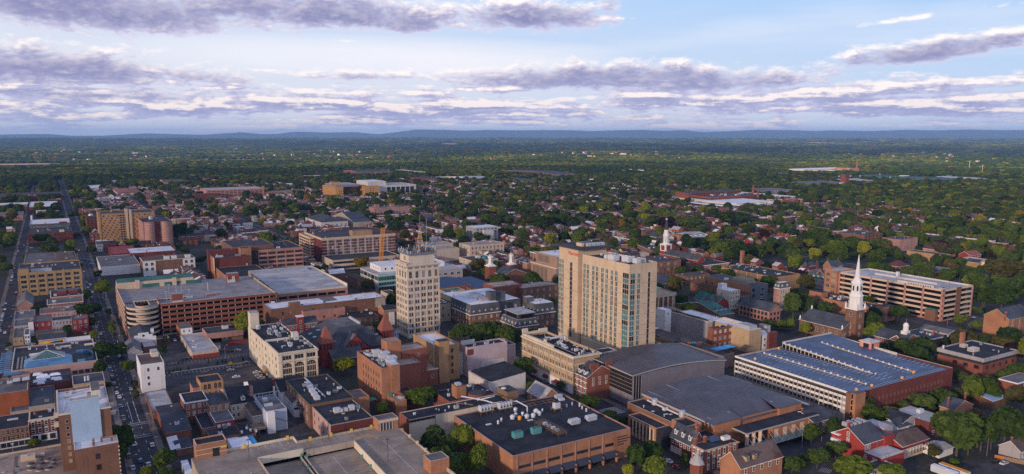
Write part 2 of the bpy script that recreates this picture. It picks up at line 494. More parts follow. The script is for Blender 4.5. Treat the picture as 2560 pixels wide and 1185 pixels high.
def make_ground():
 rs=np.concatenate([np.linspace(0,2600,14),np.geomspace(2700,21000,90),np.linspace(21500,29500,34),np.linspace(30000,32000,3)])
 aa=np.concatenate([np.linspace(-0.25,1.3,220),np.linspace(1.33,2*math.pi-0.28,60)])
 na,nr=len(aa),len(rs)
 A,Q=np.meshgrid(aa,rs)
 X,Y=Q*np.sin(A),Q*np.cos(A)
 Z=ground_z(X,Y)
 v=np.stack([X,Y,Z],-1).reshape(-1,3)
 f=[]
 for i in range(nr-1):
  for j in range(na):
   k=(j+1)%na
   f.append((i*na+j,(i+1)*na+j,(i+1)*na+k,i*na+k))
 me=bpy.data.meshes.new('ground');me.from_pydata(v.tolist(),[],f)
 me.polygons.foreach_set('use_smooth',[True]*len(f));me.update()
 def gm(q):
  p=pos(q)
  x,y,z=q.sep(p)
  r=(x*x+y*y).pw(0.5)
  n=q.noise(p,0.035,4,0.6);n2=q.noise(p,0.35,3,0.6)
  town=q.mix(n.step(0.46,0.62)*(r.step(250.,1000.)*0.7+0.3),(0.055,0.051,0.054),(0.042,0.066,0.022))
  town=q.mix(n2.step(0.55,0.7)*0.6,town,(0.15,0.125,0.10))
  vc=q.voro(q.vmul(p,(1/520.,1/360.,1)),1.0)
  c1,c2,c3=q.sep(vc)
  n5=q.noise(p,0.0018,4,0.6)
  fld=q.mix(c1.step(0.35,0.75),(0.075,0.115,0.04),(0.22,0.16,0.10))
  fld=q.mix(c2.step(0.55,0.8)*0.6,fld,(0.055,0.085,0.03))
  n6=q.noise(p,0.03,4,0.7)
  wood=q.mix(n6,(0.014,0.026,0.012),(0.05,0.072,0.028))
  far=q.mix((n5+c3*0.18).step(0.60,0.66),wood,fld)
  n7=q.noise(p,0.0045,3,0.6)
  hill=q.mix(n7,(0.012,0.022,0.012),(0.05,0.065,0.03))
  far=q.mix(r.step(22500.,24000.),far,hill)
  return bsdf(q,q.mix(r.step(2300.,3000.),town,far),0.95,0.1)
 o=link('ground',me);me.materials.append(newmat('land',gm));struct(o)
make_ground()
def strip(name,pts,w,mat,z,h=0.0,n=None):
 """a ribbon following pts; with h it is a raised slab (kerb)"""
 m=MB()
 L,Rr=[],[]
 for i,p in enumerate(pts):
  a=Vector(pts[max(i-1,0)]);b=Vector(pts[min(i+1,len(pts)-1)])
  d=(b-a).normalized();nn=Vector((-d.y,d.x))
  L.append(Vector(p)+nn*w/2);Rr.append(Vector(p)-nn*w/2)
 for i in range(len(pts)-1):
  if h:
   m.prism([tuple(Rr[i]),tuple(Rr[i+1]),tuple(L[i+1]),tuple(L[i])],z,z+h,mat)
  else:
   m.face([(*Rr[i],z),(*Rr[i+1],z),(*L[i+1],z),(*L[i],z)],mat)
 return struct(m.obj(name))
def sheet(name,x0,y0,x1,y1,mat,z=0.008):
 m=MB();m.face([(x0,y0,z),(x1,y0,z),(x1,y1,z),(x0,y1,z)],mat)
 return struct(m.obj(name))
NS_ROADS=[(26,11,330,2900,'avenue'),(-38,8,500,2600,'side_street'),(239,12,150,470,'main_street'),(150,7,1250,2500,'street'),(268,8,960,2500,'street'),(388,8,800,2500,'street'),(505,8,640,2400,'street'),(625,8,430,2300,'street'),(745,10,420,2200,'street'),(870,10,420,2100,'street'),(1000,10,420,2000,'street'),(1130,10,500,1900,'street'),(1260,10,560,1800,'street'),(1390,10,600,1700,'street')]
EW_ROADS=[(1007,9,-60,150,'cross_street'),(398,11,10,62,'cross_street'),(226,10,150,480,'cross_street'),(690,9,520,1100,'cross_street'),(1090,9,20,1300,'cross_street'),(850,9,420,1300,'cross_street'),(1205,9,-60,1400,'cross_street'),(1330,9,-60,1400,'cross_street'),(1460,9,-60,1500,'cross_street'),(1590,9,-60,1500,'cross_street'),(1725,9,-60,1500,'cross_street'),(1870,9,-60,1500,'cross_street'),(2020,9,-60,1500,'cross_street'),(2180,9,-60,1400,'cross_street')]
for x,w,a,b,nm in NS_ROADS:
 sheet(nm,x-w/2,a,x+w/2,b,ASPH,0.010)
 for s in(-1,1):
  strip('pavement',[(x+s*(w/2+1.5),a),(x+s*(w/2+1.5),b)],3.0,PAVE,0.0,0.13)
for y,w,a,b,nm in EW_ROADS:
 sheet(nm,a,y-w/2,b,y+w/2,ASPH,0.014)
def lanes(name,x0,y0,x1,y1,mat,w=0.18,dash=None,gap=6.0,z=0.022):
 m=MB();L=math.hypot(x1-x0,y1-y0);dx,dy=(x1-x0)/L,(y1-y0)/L;nx,ny=-dy*w/2,dx*w/2
 t=0.0
 while t<L:
  e=min(L,t+(dash or L))
  a=(x0+dx*t,y0+dy*t);b=(x0+dx*e,y0+dy*e)
  m.face([(a[0]-nx,a[1]-ny,z),(b[0]-nx,b[1]-ny,z),(b[0]+nx,b[1]+ny,z),(a[0]+nx,a[1]+ny,z)],mat)
  t=e+(gap if dash else 1)
 return struct(m.obj(name))
for x in(24.2,28.2):
 lanes('lane_marking',x,330,x,1000,PAINTW,0.22,3.0,7.0)
for x in(25.2,28.0):
 lanes('stop_lane_line',x,412,x,446,PAINTW,0.22)
for y in(388.5,391.0,407.0,409.5,1001.0,1003.0,1012.5,1014.5):
 lanes('crosswalk_line',20.8,y,31.2,y,PAINTW,0.4)
for y in(660,663.5,556,559.5,505):
 lanes('crosswalk_line',-41.8,y,-34.2,y,PAINTW,0.4,0.9,0.9)
for k in range(8):
 lanes('crosswalk_bar',233.6,300+k*1.2,244.4,300+k*1.2,PAINTW,0.5)
# ------------------------------------------------------------------ building kit
WCACHE={}
def window_mesh(Sy,w,h,fr,gl):
 key=(Sy,round(w,2),round(h,2),fr.name if fr else '',gl.name)
 if key in WCACHE:return WCACHE[key]
 m=MB();a=w/2;t=0.11 if w<2.5 else 0.14
 if Sy=='arch':
  n=6;hh=h-a
  arc=[(a*math.cos(math.pi*i/n),hh+a*math.sin(math.pi*i/n))for i in range(n+1)]
  m.face([(-a,-.03,0),(a,-.03,0)]+[(x,-.03,z)for x,z in arc],gl)
  if fr:
   out=[((a+t)*math.cos(math.pi*i/n),hh+(a+t)*math.sin(math.pi*i/n))for i in range(n+1)]
   for i in range(n):
    m.face([(arc[i][0],-.08,arc[i][1]),(out[i][0],-.08,out[i][1]),(out[i+1][0],-.08,out[i+1][1]),(arc[i+1][0],-.08,arc[i+1][1])],fr)
   for sx in(-1,1):m.box(min(sx*a,sx*(a+t)),-.08,0,max(sx*a,sx*(a+t)),-.001,hh,fr)
   m.box(-a-t-.05,-.14,-t,a+t+.05,-.001,0,fr)
   m.box(-.04,-.06,0,.04,-.035,h-.1,fr);m.box(-a,-.06,hh*.5,a,-.035,hh*.5+.07,fr)
 else:
  m.face([(-a,-.03,0),(a,-.03,0),(a,-.03,h),(-a,-.03,h)],gl)
  if fr:
   m.box(-a-t,-.09,h,a+t,-.001,h+t,fr);m.box(-a-t-.04,-.15,-t,a+t+.04,-.001,0,fr)
   for sx in(-1,1):m.box(min(sx*a,sx*(a+t)),-.08,0,max(sx*a,sx*(a+t)),-.001,h,fr)
   if Sy=='sash':
    m.box(-a,-.06,h*.5-.05,a,-.035,h*.5+.05,fr)
   if Sy=='lintel':
    m.box(-a-.22,-.12,h+t+.003,a+.22,-.001,h+t+.32,fr);m.box(-a,-.06,h*.5-.05,a,-.035,h*.5+.05,fr)
   if Sy=='twin':
    m.box(-.10,-.07,0,.10,-.035,h,fr)
   if Sy in('strip','grid'):
    k=max(2,int(w/1.5))
    for i in range(1,k):
     x=-a+w*i/k;m.box(x-.05,-.07,0,x+.05,-.035,h,fr)
    if Sy=='grid':
     kk=max(2,int(h/1.7))
     for i in range(1,kk):m.box(-a,-.07,h*i/kk-.05,a,-.034,h*i/kk+.05,fr)
 WCACHE[key]=m.mesh('window');return WCACHE[key]
OCC={}
def occupy(x0,y0,x1,y1,pad=1.0):
 for i in range(int((x0-pad)//4),int((x1+pad)//4)+1):
  for j in range(int((y0-pad)//4),int((y1+pad)//4)+1):OCC[(i,j)]=1
def free(x0,y0,x1,y1):
 for i in range(int(x0//4),int(x1//4)+1):
  for j in range(int(y0//4),int(y1//4)+1):
   if(i,j)in OCC:return False
 return True
for x,w,a,b,nm in NS_ROADS:occupy(x-w/2-2.5,a,x+w/2+2.5,b,0)
for y,w,a,b,nm in EW_ROADS:occupy(a,y-w/2-1,b,y+w/2+1,0)
LAND=[]
class Bld:
 """one building: an Empty at its south-west corner that parents walls, roofs, windows and fittings"""
 def __init__(s,name,label,cat='building',t=None,xl=None,xc=None,xr=None,y=None,h=None,lx=None,ly=None,z0=0.0,at=None,group=None,rz=0.0,occ=True,mark=None):
  if at is None:
   px,py=T(t,xc,y);X,Y=unp(px,py,h)
   if ly is None:ly=max(3.0,ext(X,Y,h,T(t,xl,0)[0],1))
   if lx is None:lx=max(3.0,ext(X,Y,h,T(t,xr,0)[0],0))
  else:X,Y=at
  s.X,s.Y,s.lx,s.ly,s.h=X,Y,lx,ly,h
  s.root=empty(name,(X,Y,0),label,cat,group,rz)
  s.nw=0;s.extra=None;s.rng=random.Random(int(X*7+Y*13))
  if occ:occupy(X,Y,X+lx,Y+ly)
  if mark:LAND.append((X+lx/2,Y+ly/2,mark))
 roofobj=None
 def part(s,name,mb,loc=None):
  o=mb.obj(name,s.roofobj if s.roofobj and name in('chimney','rooftop_unit','roof_vent','skylight','cooler','roof_fan','roof_hatch')else s.root,loc)
  if name=='roof' and loc is None:s.roofobj=o
  return o
 def block(s,w,r,x0=0.0,y0=0.0,x1=None,y1=None,z0=0.0,z1=None,par=0.7,Tm=None,tw=0.35,corn=0.0):
  x1=s.lx if x1 is None else x1;y1=s.ly if y1 is None else y1;z1=s.h if z1 is None else z1
  m=MB()
  P=[(x0,y0),(x1,y0),(x1,y1),(x0,y1)];I=[(x0+tw,y0+tw),(x1-tw,y0+tw),(x1-tw,y1-tw),(x0+tw,y1-tw)]
  m.prism(P,z0,z1,w,cap=False)
  tm=Tm or w
  for i in range(4):
   j=(i+1)%4
   m.face([(*P[i],z1),(*P[j],z1),(*I[j],z1),(*I[i],z1)],tm)
   m.face([(*I[j],z1),(*I[j],z1-par),(*I[i],z1-par),(*I[i],z1)],w)
  if corn:
   c=corn
   m.box(x0-c,y0-c,z1-.55,x1+c,y0-.002,z1-.02,tm);m.box(x0-c,y0-.001,z1-.55,x0-.002,y1,z1-.02,tm)
  s.part('wall',m)
  q=MB();q.face([(*I[0],z1-par),(*I[1],z1-par),(*I[2],z1-par),(*I[3],z1-par)],r)
  return s.part('roof',q)
 def gable(s,w,r,x0=0.0,y0=0.0,x1=None,y1=None,z0=0.0,ze=6.0,zr=9.0,axis='x',over=0.35,Tm=None):
  """walls with a ridged roof; axis is the direction the ridge runs"""
  x1=s.lx if x1 is None else x1;y1=s.ly if y1 is None else y1
  m=MB();m.prism([(x0,y0),(x1,y0),(x1,y1),(x0,y1)],z0,ze,w,cap=False);q=MB();e=over;th=0.22
  if axis=='x':
   c=(y0+y1)/2;k=(zr-ze)/(c-y0)
   for x,sgn in((x0,1),(x1,-1)):
    p=[(x,y0,ze),(x,c,zr),(x,y1,ze)];m.face(p if sgn<0 else p[::-1],w)
   zl=ze-e*k+.04
   for a,b in(((x0-e,y0-e),(x1+e,c)),((x0-e,y1+e),(x1+e,c))):
    q.face([(a[0],a[1],zl),(b[0],a[1],zl),(b[0],b[1],zr+.04),(a[0],b[1],zr+.04)],r)
    q.face([(a[0],a[1],zl-th),(b[0],a[1],zl-th),(b[0],a[1],zl),(a[0],a[1],zl)],Tm or Tw)
   for x in(x0-e,x1+e):
    for yy in(y0-e,y1+e):
     q.face([(x,yy,zl),(x,c,zr+.04),(x,c,zr-th),(x,yy,zl-th)],Tm or Tw)
  else:
   c=(x0+x1)/2;k=(zr-ze)/(c-x0)
   for yv in(y0,y1):m.face([(x0,yv,ze),(x1,yv,ze),(c,yv,zr)],w)
   zl=ze-e*k+.04
   for xa in(x0-e,x1+e):
    q.face([(xa,y0-e,zl),(xa,y1+e,zl),(c,y1+e,zr+.04),(c,y0-e,zr+.04)],r)
    q.face([(xa,y0-e,zl-th),(xa,y1+e,zl-th),(xa,y1+e,zl),(xa,y0-e,zl)],Tm or Tw)
    for yv in(y0-e,y1+e):
     q.face([(xa,yv,zl),(c,yv,zr+.04),(c,yv,zr-th),(xa,yv,zl-th)],Tm or Tw)
  s.part('wall',m);return s.part('roof',q)
 def hip(s,w,r,x0=0.0,y0=0.0,x1=None,y1=None,z0=0.0,ze=6.0,zr=9.0,over=0.5,flat=0.0,wallon=True):
  x1=s.lx if x1 is None else x1;y1=s.ly if y1 is None else y1
  if wallon:
   m=MB();m.prism([(x0,y0),(x1,y0),(x1,y1),(x0,y1)],z0,ze,w,cap=False);s.part('wall',m)
  q=MB();e=over;W,D=x1-x0,y1-y0
  lo=[(x0-e,y0-e,ze),(x1+e,y0-e,ze),(x1+e,y1+e,ze),(x0-e,y1+e,ze)]
  if flat:i=flat;hi=[(x0+i,y0+i,zr),(x1-i,y0+i,zr),(x1-i,y1-i,zr),(x0+i,y1-i,zr)]
  elif W>=D:c=(y0+y1)/2;hi=[(x0+D/2,c,zr),(x1-D/2,c,zr),(x1-D/2,c,zr),(x0+D/2,c,zr)]
  else:c=(x0+x1)/2;hi=[(c,y0+W/2,zr),(c,y0+W/2,zr),(c,y1-W/2,zr),(c,y1-W/2,zr)]
  for i in range(4):
   j=(i+1)%4
   pts=[lo[i],lo[j],hi[j],hi[i]]
   if hi[j]==hi[i]:pts=pts[:3]
   q.face(pts,r)
   q.face([(lo[i][0],lo[i][1],ze-.25),(lo[j][0],lo[j][1],ze-.25),lo[j],lo[i]],Tw)
  if flat:q.face(hi,Rd)
  q.face([(p[0],p[1],ze-.25)for p in lo][::-1],Tw)
  return s.part('roof',q)
 def wins(s,face,nu,nv,w,h,u0=0.0,u1=None,z0=1.0,z1=None,Sy='sash',fr=Tw,gl=(GL,GL,GLM,GLB),Pn=None,skip=None,pitch=None):
  """rows of windows on one face: each its own part, the ones past a hundred gathered in one part"""
  L=s.lx if face in 'sn' else s.ly
  u1=L if u1 is None else u1;z1=s.h if z1 is None else z1
  du,dv=(u1-u0)/nu,(z1-z0)/nv
  if Pn is None:Pn={'s':0.0,'w':0.0,'e':s.lx,'n':s.ly}[face]
  for j in range(nv):
   for i in range(nu):
    if skip and skip(i,j):continue
    u,z=u0+du*(i+.5),z0+dv*(j+.5)-h/2
    me=window_mesh(Sy,w,h,fr,s.rng.choice(gl)if isinstance(gl,tuple)else gl)
    loc,rz={'s':((u,Pn,z),0),'w':((Pn,u,z),-math.pi/2),'e':((Pn,u,z),math.pi/2),'n':((u,Pn,z),math.pi)}[face]
    s.nw+=1
    if s.nw<=99:link('window',me,s.root,loc,rz)
    else:
     if s.extra is None:s.extra=MB()
     M=Matrix.Translation(loc)@Matrix.Rotation(rz,4,'Z');b=len(s.extra.v)
     s.extra.v+=[tuple(M@v.co)for v in me.vertices]
     for p in me.polygons:
      s.extra.f.append(tuple(b+k for k in p.vertices));s.extra.m.append(s.extra.mi(me.materials[p.material_index]))
 def done(s):
  if s.extra:stuff(s.part('windows',s.extra));s.extra=None
  return s
 def band(s,face,z0,z1,m=None,d=0.14,u0=None,u1=None,name='cornice'):
  m=m or Tw;b=MB()
  L=s.lx if face in 'sn' else s.ly
  u0=-d if u0 is None else u0;u1=L+(d if face=='s' else 0)if u1 is None else u1
  if face=='s':b.box(u0,-d,z0,u1,-.002,z1,m)
  elif face=='w':b.box(-d,max(u0,0.0),z0,-.002,u1,z1,m)
  elif face=='e':b.box(s.lx+.002,u0,z0,s.lx+d,u1,z1,m)
  return s.part(name,b)
 def units(s,n,z,x0=None,y0=None,x1=None,y1=None,big=1.0):
  """air handlers, fans and vents on a flat roof"""
  g=s.rng;x0=2 if x0 is None else x0;y0=2 if y0 is None else y0;x1=s.lx-2 if x1 is None else x1;y1=s.ly-2 if y1 is None else y1
  for i in range(n):
   x,y=g.uniform(x0,max(x0+.1,x1)),g.uniform(y0,max(y0+.1,y1));k=g.random();m=MB()
   if k<.45:
    a,b,c=g.uniform(1.2,2.6)*big,g.uniform(1.0,1.8)*big,g.uniform(.9,1.6)*big
    mt=g.choice([Ml,Mw,STEELG,Mw])
    m.box(x,y,z+.25,x+a,y+b,z+.25+c,mt);m.box(x+.1,y+.1,z,x+a-.1,y+b-.1,z+.249,STEELG)
    m.cyl(x+a/2,y+b/2,z+.25+c,z+.45+c,min(a,b)*.35,STEELG,top=SHADEBK)
    s.part('rooftop_unit',m)
   elif k<.8:
    m.cyl(x,y,z,z+g.uniform(.5,.9),.28,Ml);m.cyl(x,y,z+.9,z+1.15,.5,Mw,r1=.2);s.part('roof_vent',m)
   else:
    m.box(x,y,z,x+1.4,y+1.2,z+.25,Tg,top=Mw);s.part('skylight',m)
 def chimney(s,x,y,z0,z1,w=0.8,m=None):
  b=MB();b.box(x,y,z0,x+w,y+w*.8,z1,m or BRICK);b.box(x-.07,y-.07,z1,x+w+.07,y+w*.8+.07,z1+.15,CONC);b.box(x+.2,y+.15,z1+.15,x+w-.2,y+w*.8-.15,z1+.5,TERRA)
  return s.part('chimney',b)
 def dormer(s,x,y,z,w=1.6,h=1.9,d=2.2,face='s',wm=None,rm=None):
  """gabled dormer whose front stands at (x, y)"""
  b=MB();a=w/2
  b.box(-a,0,0,a,d,h,wm or Tw)
  for sx in(-1,1):b.face([(sx*(a+.15),-.2,h-.1),(sx*(a+.15),d,h-.1),(0,d,h+.75),(0,-.2,h+.75)],rm or Rs)
  b.face([(-a,0,h),(a,0,h),(0,0,h+.7)],wm or Tw)
  b.face([(-a+.3,-.02,.4),(a-.3,-.02,.4),(a-.3,-.02,h-.25),(-a+.3,-.02,h-.25)],GL)
  b.box(-.04,-.05,.4,.04,-.03,h-.25,Tw);b.box(-a+.3,-.05,h*.52,a-.3,-.03,h*.52+.07,Tw)
  o=s.part('dormer',b,(x,y,z));o.rotation_euler=(0,0,{'s':0,'w':-math.pi/2,'e':math.pi/2}[face]);return o
 def sign(s,txt,face,u,z,size,mat,name='sign',ext_=0.06,Pn=0.0,align='LEFT'):
  c=bpy.data.curves.new('lettering','FONT');c.body=txt;c.size=size;c.extrude=ext_;c.align_x=align;c.space_line=1.0
  t=bpy.data.objects.new('tmp',c);COL.objects.link(t)
  dg=bpy.context.evaluated_depsgraph_get();me=bpy.data.meshes.new_from_object(t.evaluated_get(dg))
  bpy.data.objects.remove(t);me.materials.clear();me.materials.append(mat);me.name='lettering'
  o=link(name,me,s.root,(u,Pn-.1,z)if face=='s' else(Pn-.1,u,z))
  o.rotation_euler=(math.pi/2,0,0 if face=='s' else-math.pi/2)
  return o
 def awning(s,face,u,z,w,d=1.4,h=1.2,m=None,Pn=0.0):
  b=MB();b.face([(0,-.02,h),(w,-.02,h),(w,-d,.35),(0,-d,.35)],m or BURG);b.face([(0,-d,0),(w,-d,0),(w,-d,.35),(0,-d,.35)],m or BURG)
  for x in(0,w):b.face([(x,-.02,h),(x,-d,.35),(x,-d,0),(x,-.02,0)],m or BURG)
  o=s.part('awning',b,(u,Pn,z)if face=='s' else(Pn,u,z))
  if face=='w':o.rotation_euler=(0,0,-math.pi/2)
  return o
 def fit(s,name,fn):
  """a fitting built by fn(mesh builder)"""
  b=MB();fn(b);return s.part(name,b)
# ================================================================== LANDMARK BUILDINGS
def hb(t,x,ytop,ybase):
 X,Y=unp(*T(t,x,ybase));return htop(X,Y,T(t,x,ytop)[1])
# ---- slender pale stone office tower -------------------------------------------------
def office_tower():
 h=52.0
 b=Bld('office_tower','slender pale stone office tower of a dozen storeys crowned with dark antennas','office tower','C2',897,1030,1408,770,h,mark='the pale stone office tower')
 b.block(PALEST,Rg,z1=h,par=1.0,Tm=Cr)
 for z0,z1,d in((h-1.1,h-.25,1.0),(h-1.7,h-1.12,.6),(h-4.6,h-4.2,.3),(40.9,41.7,.45),(6.6,7.2,.4),(1.0,1.4,.15)):
  for f in 'ws':b.band(f,z0,z1,PALEST,d)
 zs=[39.0,34.5,30.0,25.6,21.1,16.8,12.5,8.9]
 for f,nb,L in(('s',5,b.lx),('w',4,b.ly)):
  for i in range(nb):
   u=L*(i+.5)/nb if f=='s' else L*(i+.62)/(nb+.2)
   for z in zs:b.wins(f,2,1,1.25 if f=='s' else 1.1,2.5,u-1.75,u+1.75,z-1.5,z+1.5,'plain',Tt,(GL,GLM,GLM,GLB))
   b.wins(f,1,1,2.1,4.6,u-1.5,u+1.5,42.0,47.6,'arch',Cr)
   b.wins(f,3,1,.6,1.2,u-1.6,u+1.6,48.6,50.2,'plain',None,GL)
   b.wins(f,2,1,1.3,2.6,u-1.75,u+1.75,3.2,6.2,'plain',Tt,(GL,GLM,GLM,GLB))
   b.fit('pilaster',lambda m:m.box(*((u+L/nb/2-.35,-.22,7.3,u+L/nb/2+.35,-.003,40.8)if f=='s' else(-.22,min(L-.1,u+L/nb/2-.3),7.3,-.003,min(L,u+L/nb/2+.3),40.8)),PALEST))
 b.block(PALEST,Rd,2.4,2.2,b.lx-2.4,b.ly-2.2,h-1.0,h+6.2,.4,Cr)
 b.wins('s',7,1,.5,1.3,11.5,16.5,h+1.6,h+3.9,'plain',None,GL,Pn=2.4)
 b.fit('emblem_panel',lambda m:(m.box(2.3,5.0,h+1.0,2.39,13.5,h+5.6,PALEST),m.box(2.2,7.6,h+2.0,2.29,11.0,h+4.8,BROWNS)))
 b.fit('balustrade',lambda m:[m.box(-.9,-.9+i*1.3,h-.2,-.5,-.3+i*1.3,h+1.1,Cr)for i in range(16)]+[m.box(-1.0,-1,h+1.1,-.4,b.ly,h+1.4,Cr)])
 def ring(m):
  z=h+6.2
  m.box(1.6,1.2,z,b.lx-1.6,b.ly-1.2,z+1.1,STEELG)
  g=random.Random(4)
  for i in range(46):
   t=i/46*4;k=int(t);f=t-k
   x,y=((1.2+f*(b.lx-2.4),.9),(b.lx-1.2,.9+f*(b.ly-1.8)),(b.lx-1.2-f*(b.lx-2.4),b.ly-.9),(1.2,b.ly-.9-f*(b.ly-1.8)))[k]
   z1=z+g.uniform(2.6,5.2);m.bar((x,y,z),(x,y,z1),.10,STEELG)
   if g.random()<.6:m.box(x-.25,y-.25,z1-1.9,x+.25,y+.05,z1,Mw if g.random()<.45 else STEELG)
  for i in range(60):
   x,y=g.uniform(2,b.lx-2),g.uniform(2,b.ly-2);m.box(x,y,z+1,x+g.uniform(.3,1.4),y+.8,z+g.uniform(1.6,4.2),Td if g.random()<.6 else STEELG)
  for a,c in(((1.2,.9),(b.lx-1.2,.9)),((1.2,.9),(1.2,b.ly-.9))):
   for dz in(1.6,2.7):m.bar((*a,z+dz),(*c,z+dz),.07,STEELG)
 b.fit('antenna_cluster',ring)
 def mast(m):
  z=h+6;cx,cy=b.lx*.62,b.ly*.55;n=10;H=17.0
  for i in range(n):
   z0,z1=z+H*i/n,z+H*(i+1)/n;r0,r1=2.0*(1-i/n)+.35,2.0*(1-(i+1)/n)+.35;mt=ORANGE if i%2 else Mw
   P=lambda r,zz:[(cx+sx*r,cy+sy*r,zz)for sx,sy in((-1,-1),(1,-1),(1,1),(-1,1))]
   A,B=P(r0,z0),P(r1,z1)
   for k in range(4):m.bar(A[k],B[k],.10,mt);m.bar(A[k],B[(k+1)%4],.07,mt);m.bar(B[k],B[(k+1)%4],.07,mt)
  m.bar((cx,cy,z+H),(cx,cy,z+27),.06,Mw);m.bar((cx+6,cy+2,z),(cx+6,cy+2,z+24),.08,Mw)
 b.fit('lattice_mast',mast)
 b.fit('dish',lambda m:m.dome(b.lx*.42,1.8,h+9.2,1.0,.5,Mw))
 b.done()
office_tower()
# ---- tan hotel tower -------------------------------------------------------------------
def hotel():
 h=66.0
 b=Bld('hotel_tower','tall tan hotel tower with teal windows and red lettering near its top','hotel','C3',1215,1775,2101,765,h,mark='the tan hotel tower')
 X,Y=b.X,b.Y
 L=b.ly
 yt=ext(X-1.8,Y,h+7,T('C3',940,0)[0],1)
 y0=L+2.2;ht=htop(X-1.8,Y+y0,T('C3',0,590)[1]);hd=ht-7.6
 b.block(TAN,Rd,par=1.2,Tm=Td)
 b.block(TAN,Rd,-1.8,y0,20.5,yt,0,ht,.5)
 b.block(BROWNS,Rd,0.6,L,18,y0,0,h-2,.4)  # recess shade put into the colour: brown instead of the tower's tan
 b.fit('roof_slab',lambda m:(m.box(-5.4,y0-3.6,hd+8.0,23.5,yt+3.2,hd+8.9,Td,top=Rd),m.box(-1,y0+1,ht+.01,20,yt-1,hd+8.0,Td)))
 b.fit('lift_house',lambda m:m.box(3,y0+3,hd+8.9,5.0,y0+9,hd+10.9,TAN))
 b.fit('lift_house',lambda m:m.box(6,y0+6,hd+8.9,16,yt-6,hd+10.3,Td,top=Rg))
 for i in range(4):b.fit('rooftop_unit',lambda m:m.box(6.5+3.6*i,y0+1.5,hd+8.9,9.5+3.6*i,y0+4.5,hd+10.6,Ml,top=Mw))
 nz=15;fl=(h-5.2-14.0)/nz;zb=13.6
 us=[(L*(f0),L*(f0)+2.6)for f0 in(.245,.335,.445,.535,.65,.735,.855,.93)]
 for u0,u1 in us:b.wins('w',2,nz,1.05,2.7,u0-.6,u1-.6,zb,zb+nz*fl,'plain',Cr,(GLT,GLT,GLT,GL,GLM))
 b.wins('w',1,nz,5.6,3.3,.3,6.3,zb,zb+nz*fl,'strip',Cr,(GLT,GLT,GLT,GL))
 b.wins('s',1,nz,3.4,3.2,.4,4.4,zb,zb+nz*fl,'strip',Cr,(GLT,GLT,GL))
 b.wins('s',1,nz,2.0,2.7,5.4,8.4,zb,zb+nz*fl,'twin',Cr,(GLT,GLT,GL))
 b.wins('s',1,nz,1.2,2.6,13.5,16.0,zb,zb+nz*fl,'plain',Td,GL)
 ya=yt-y0
 for f0 in(.80,.955):b.wins('w',2,16,1.05,2.7,y0+ya*f0-1.5,y0+ya*f0+1.5,zb-fl,zb+nz*fl,'plain',Cr,(GLT,GLT,GLM,GL),Pn=-1.8)
 b.wins('w',1,16,2.4,2.6,y0+ya*.28,y0+ya*.28+3,zb-fl,zb+nz*fl-.8,'plain',Td,(GL,GLM),Pn=-1.8)
 for i in range(7):
  z=zb+fl*(i*2+1)-.1
  b.fit('band_course',lambda m:(m.box(-.07,6.6,z,-.004,L,z+.22,BRICKT),m.box(9.2,-.07,z,b.lx,-.004,z+.22,BRICKT),m.box(-1.87,y0,z,-1.804,yt,z+.22,BRICKT)))
 b.fit('belt',lambda m:(m.box(-.25,-.25,12.0,b.lx,-.004,12.7,Cr),m.box(-.25,-.003,12.0,-.004,L,12.7,Cr)))
 for u0,w in((L*.36,2.6),(L*.27-5,7.5),(L*.05+3,2.6)):b.wins('w',1,1,w,3.0,u0,u0+w+.4,7.6,11.6,'grid',Td,GL)
 b.sign('Marriott','w',y0+ya*.50,ht-4.2,3.3,plain('sign_red',(0.65,0.02,0.02),0.5,.05),Pn=-1.8)
 for x,y,w,d,c in((3,19,4.5,6,3.4),(7,10,5,6.5,3.6),(8.5,4,3,4,2.8),(13,6,4,5,2.6),(4,27,3,3,2.4),(14,20,3,5,2.2)):
  b.fit('rooftop_unit',lambda m:(m.box(x,y,h-.9,x+w,y+d,h-.9+c,Mw),[m.cyl(x+w/2,y+d*(k+.5)/2,h-.9+c,h-.6+c,w*.28,Ml,top=SHADEBK)for k in(0,1)]))
 b.units(14,h-1.2,1,2,b.lx-2,L-3)
 b.block(TAN2,Rd,b.lx+.05,-1.5,b.lx+5,L,0,15.5,1.0,Cr)
 b.fit('plinth',lambda m:m.box(-.2,-.6,0,b.lx+.04,-.004,11.2,TAN2,top=TAN2))
 b.done()
 return b
HOT=hotel()
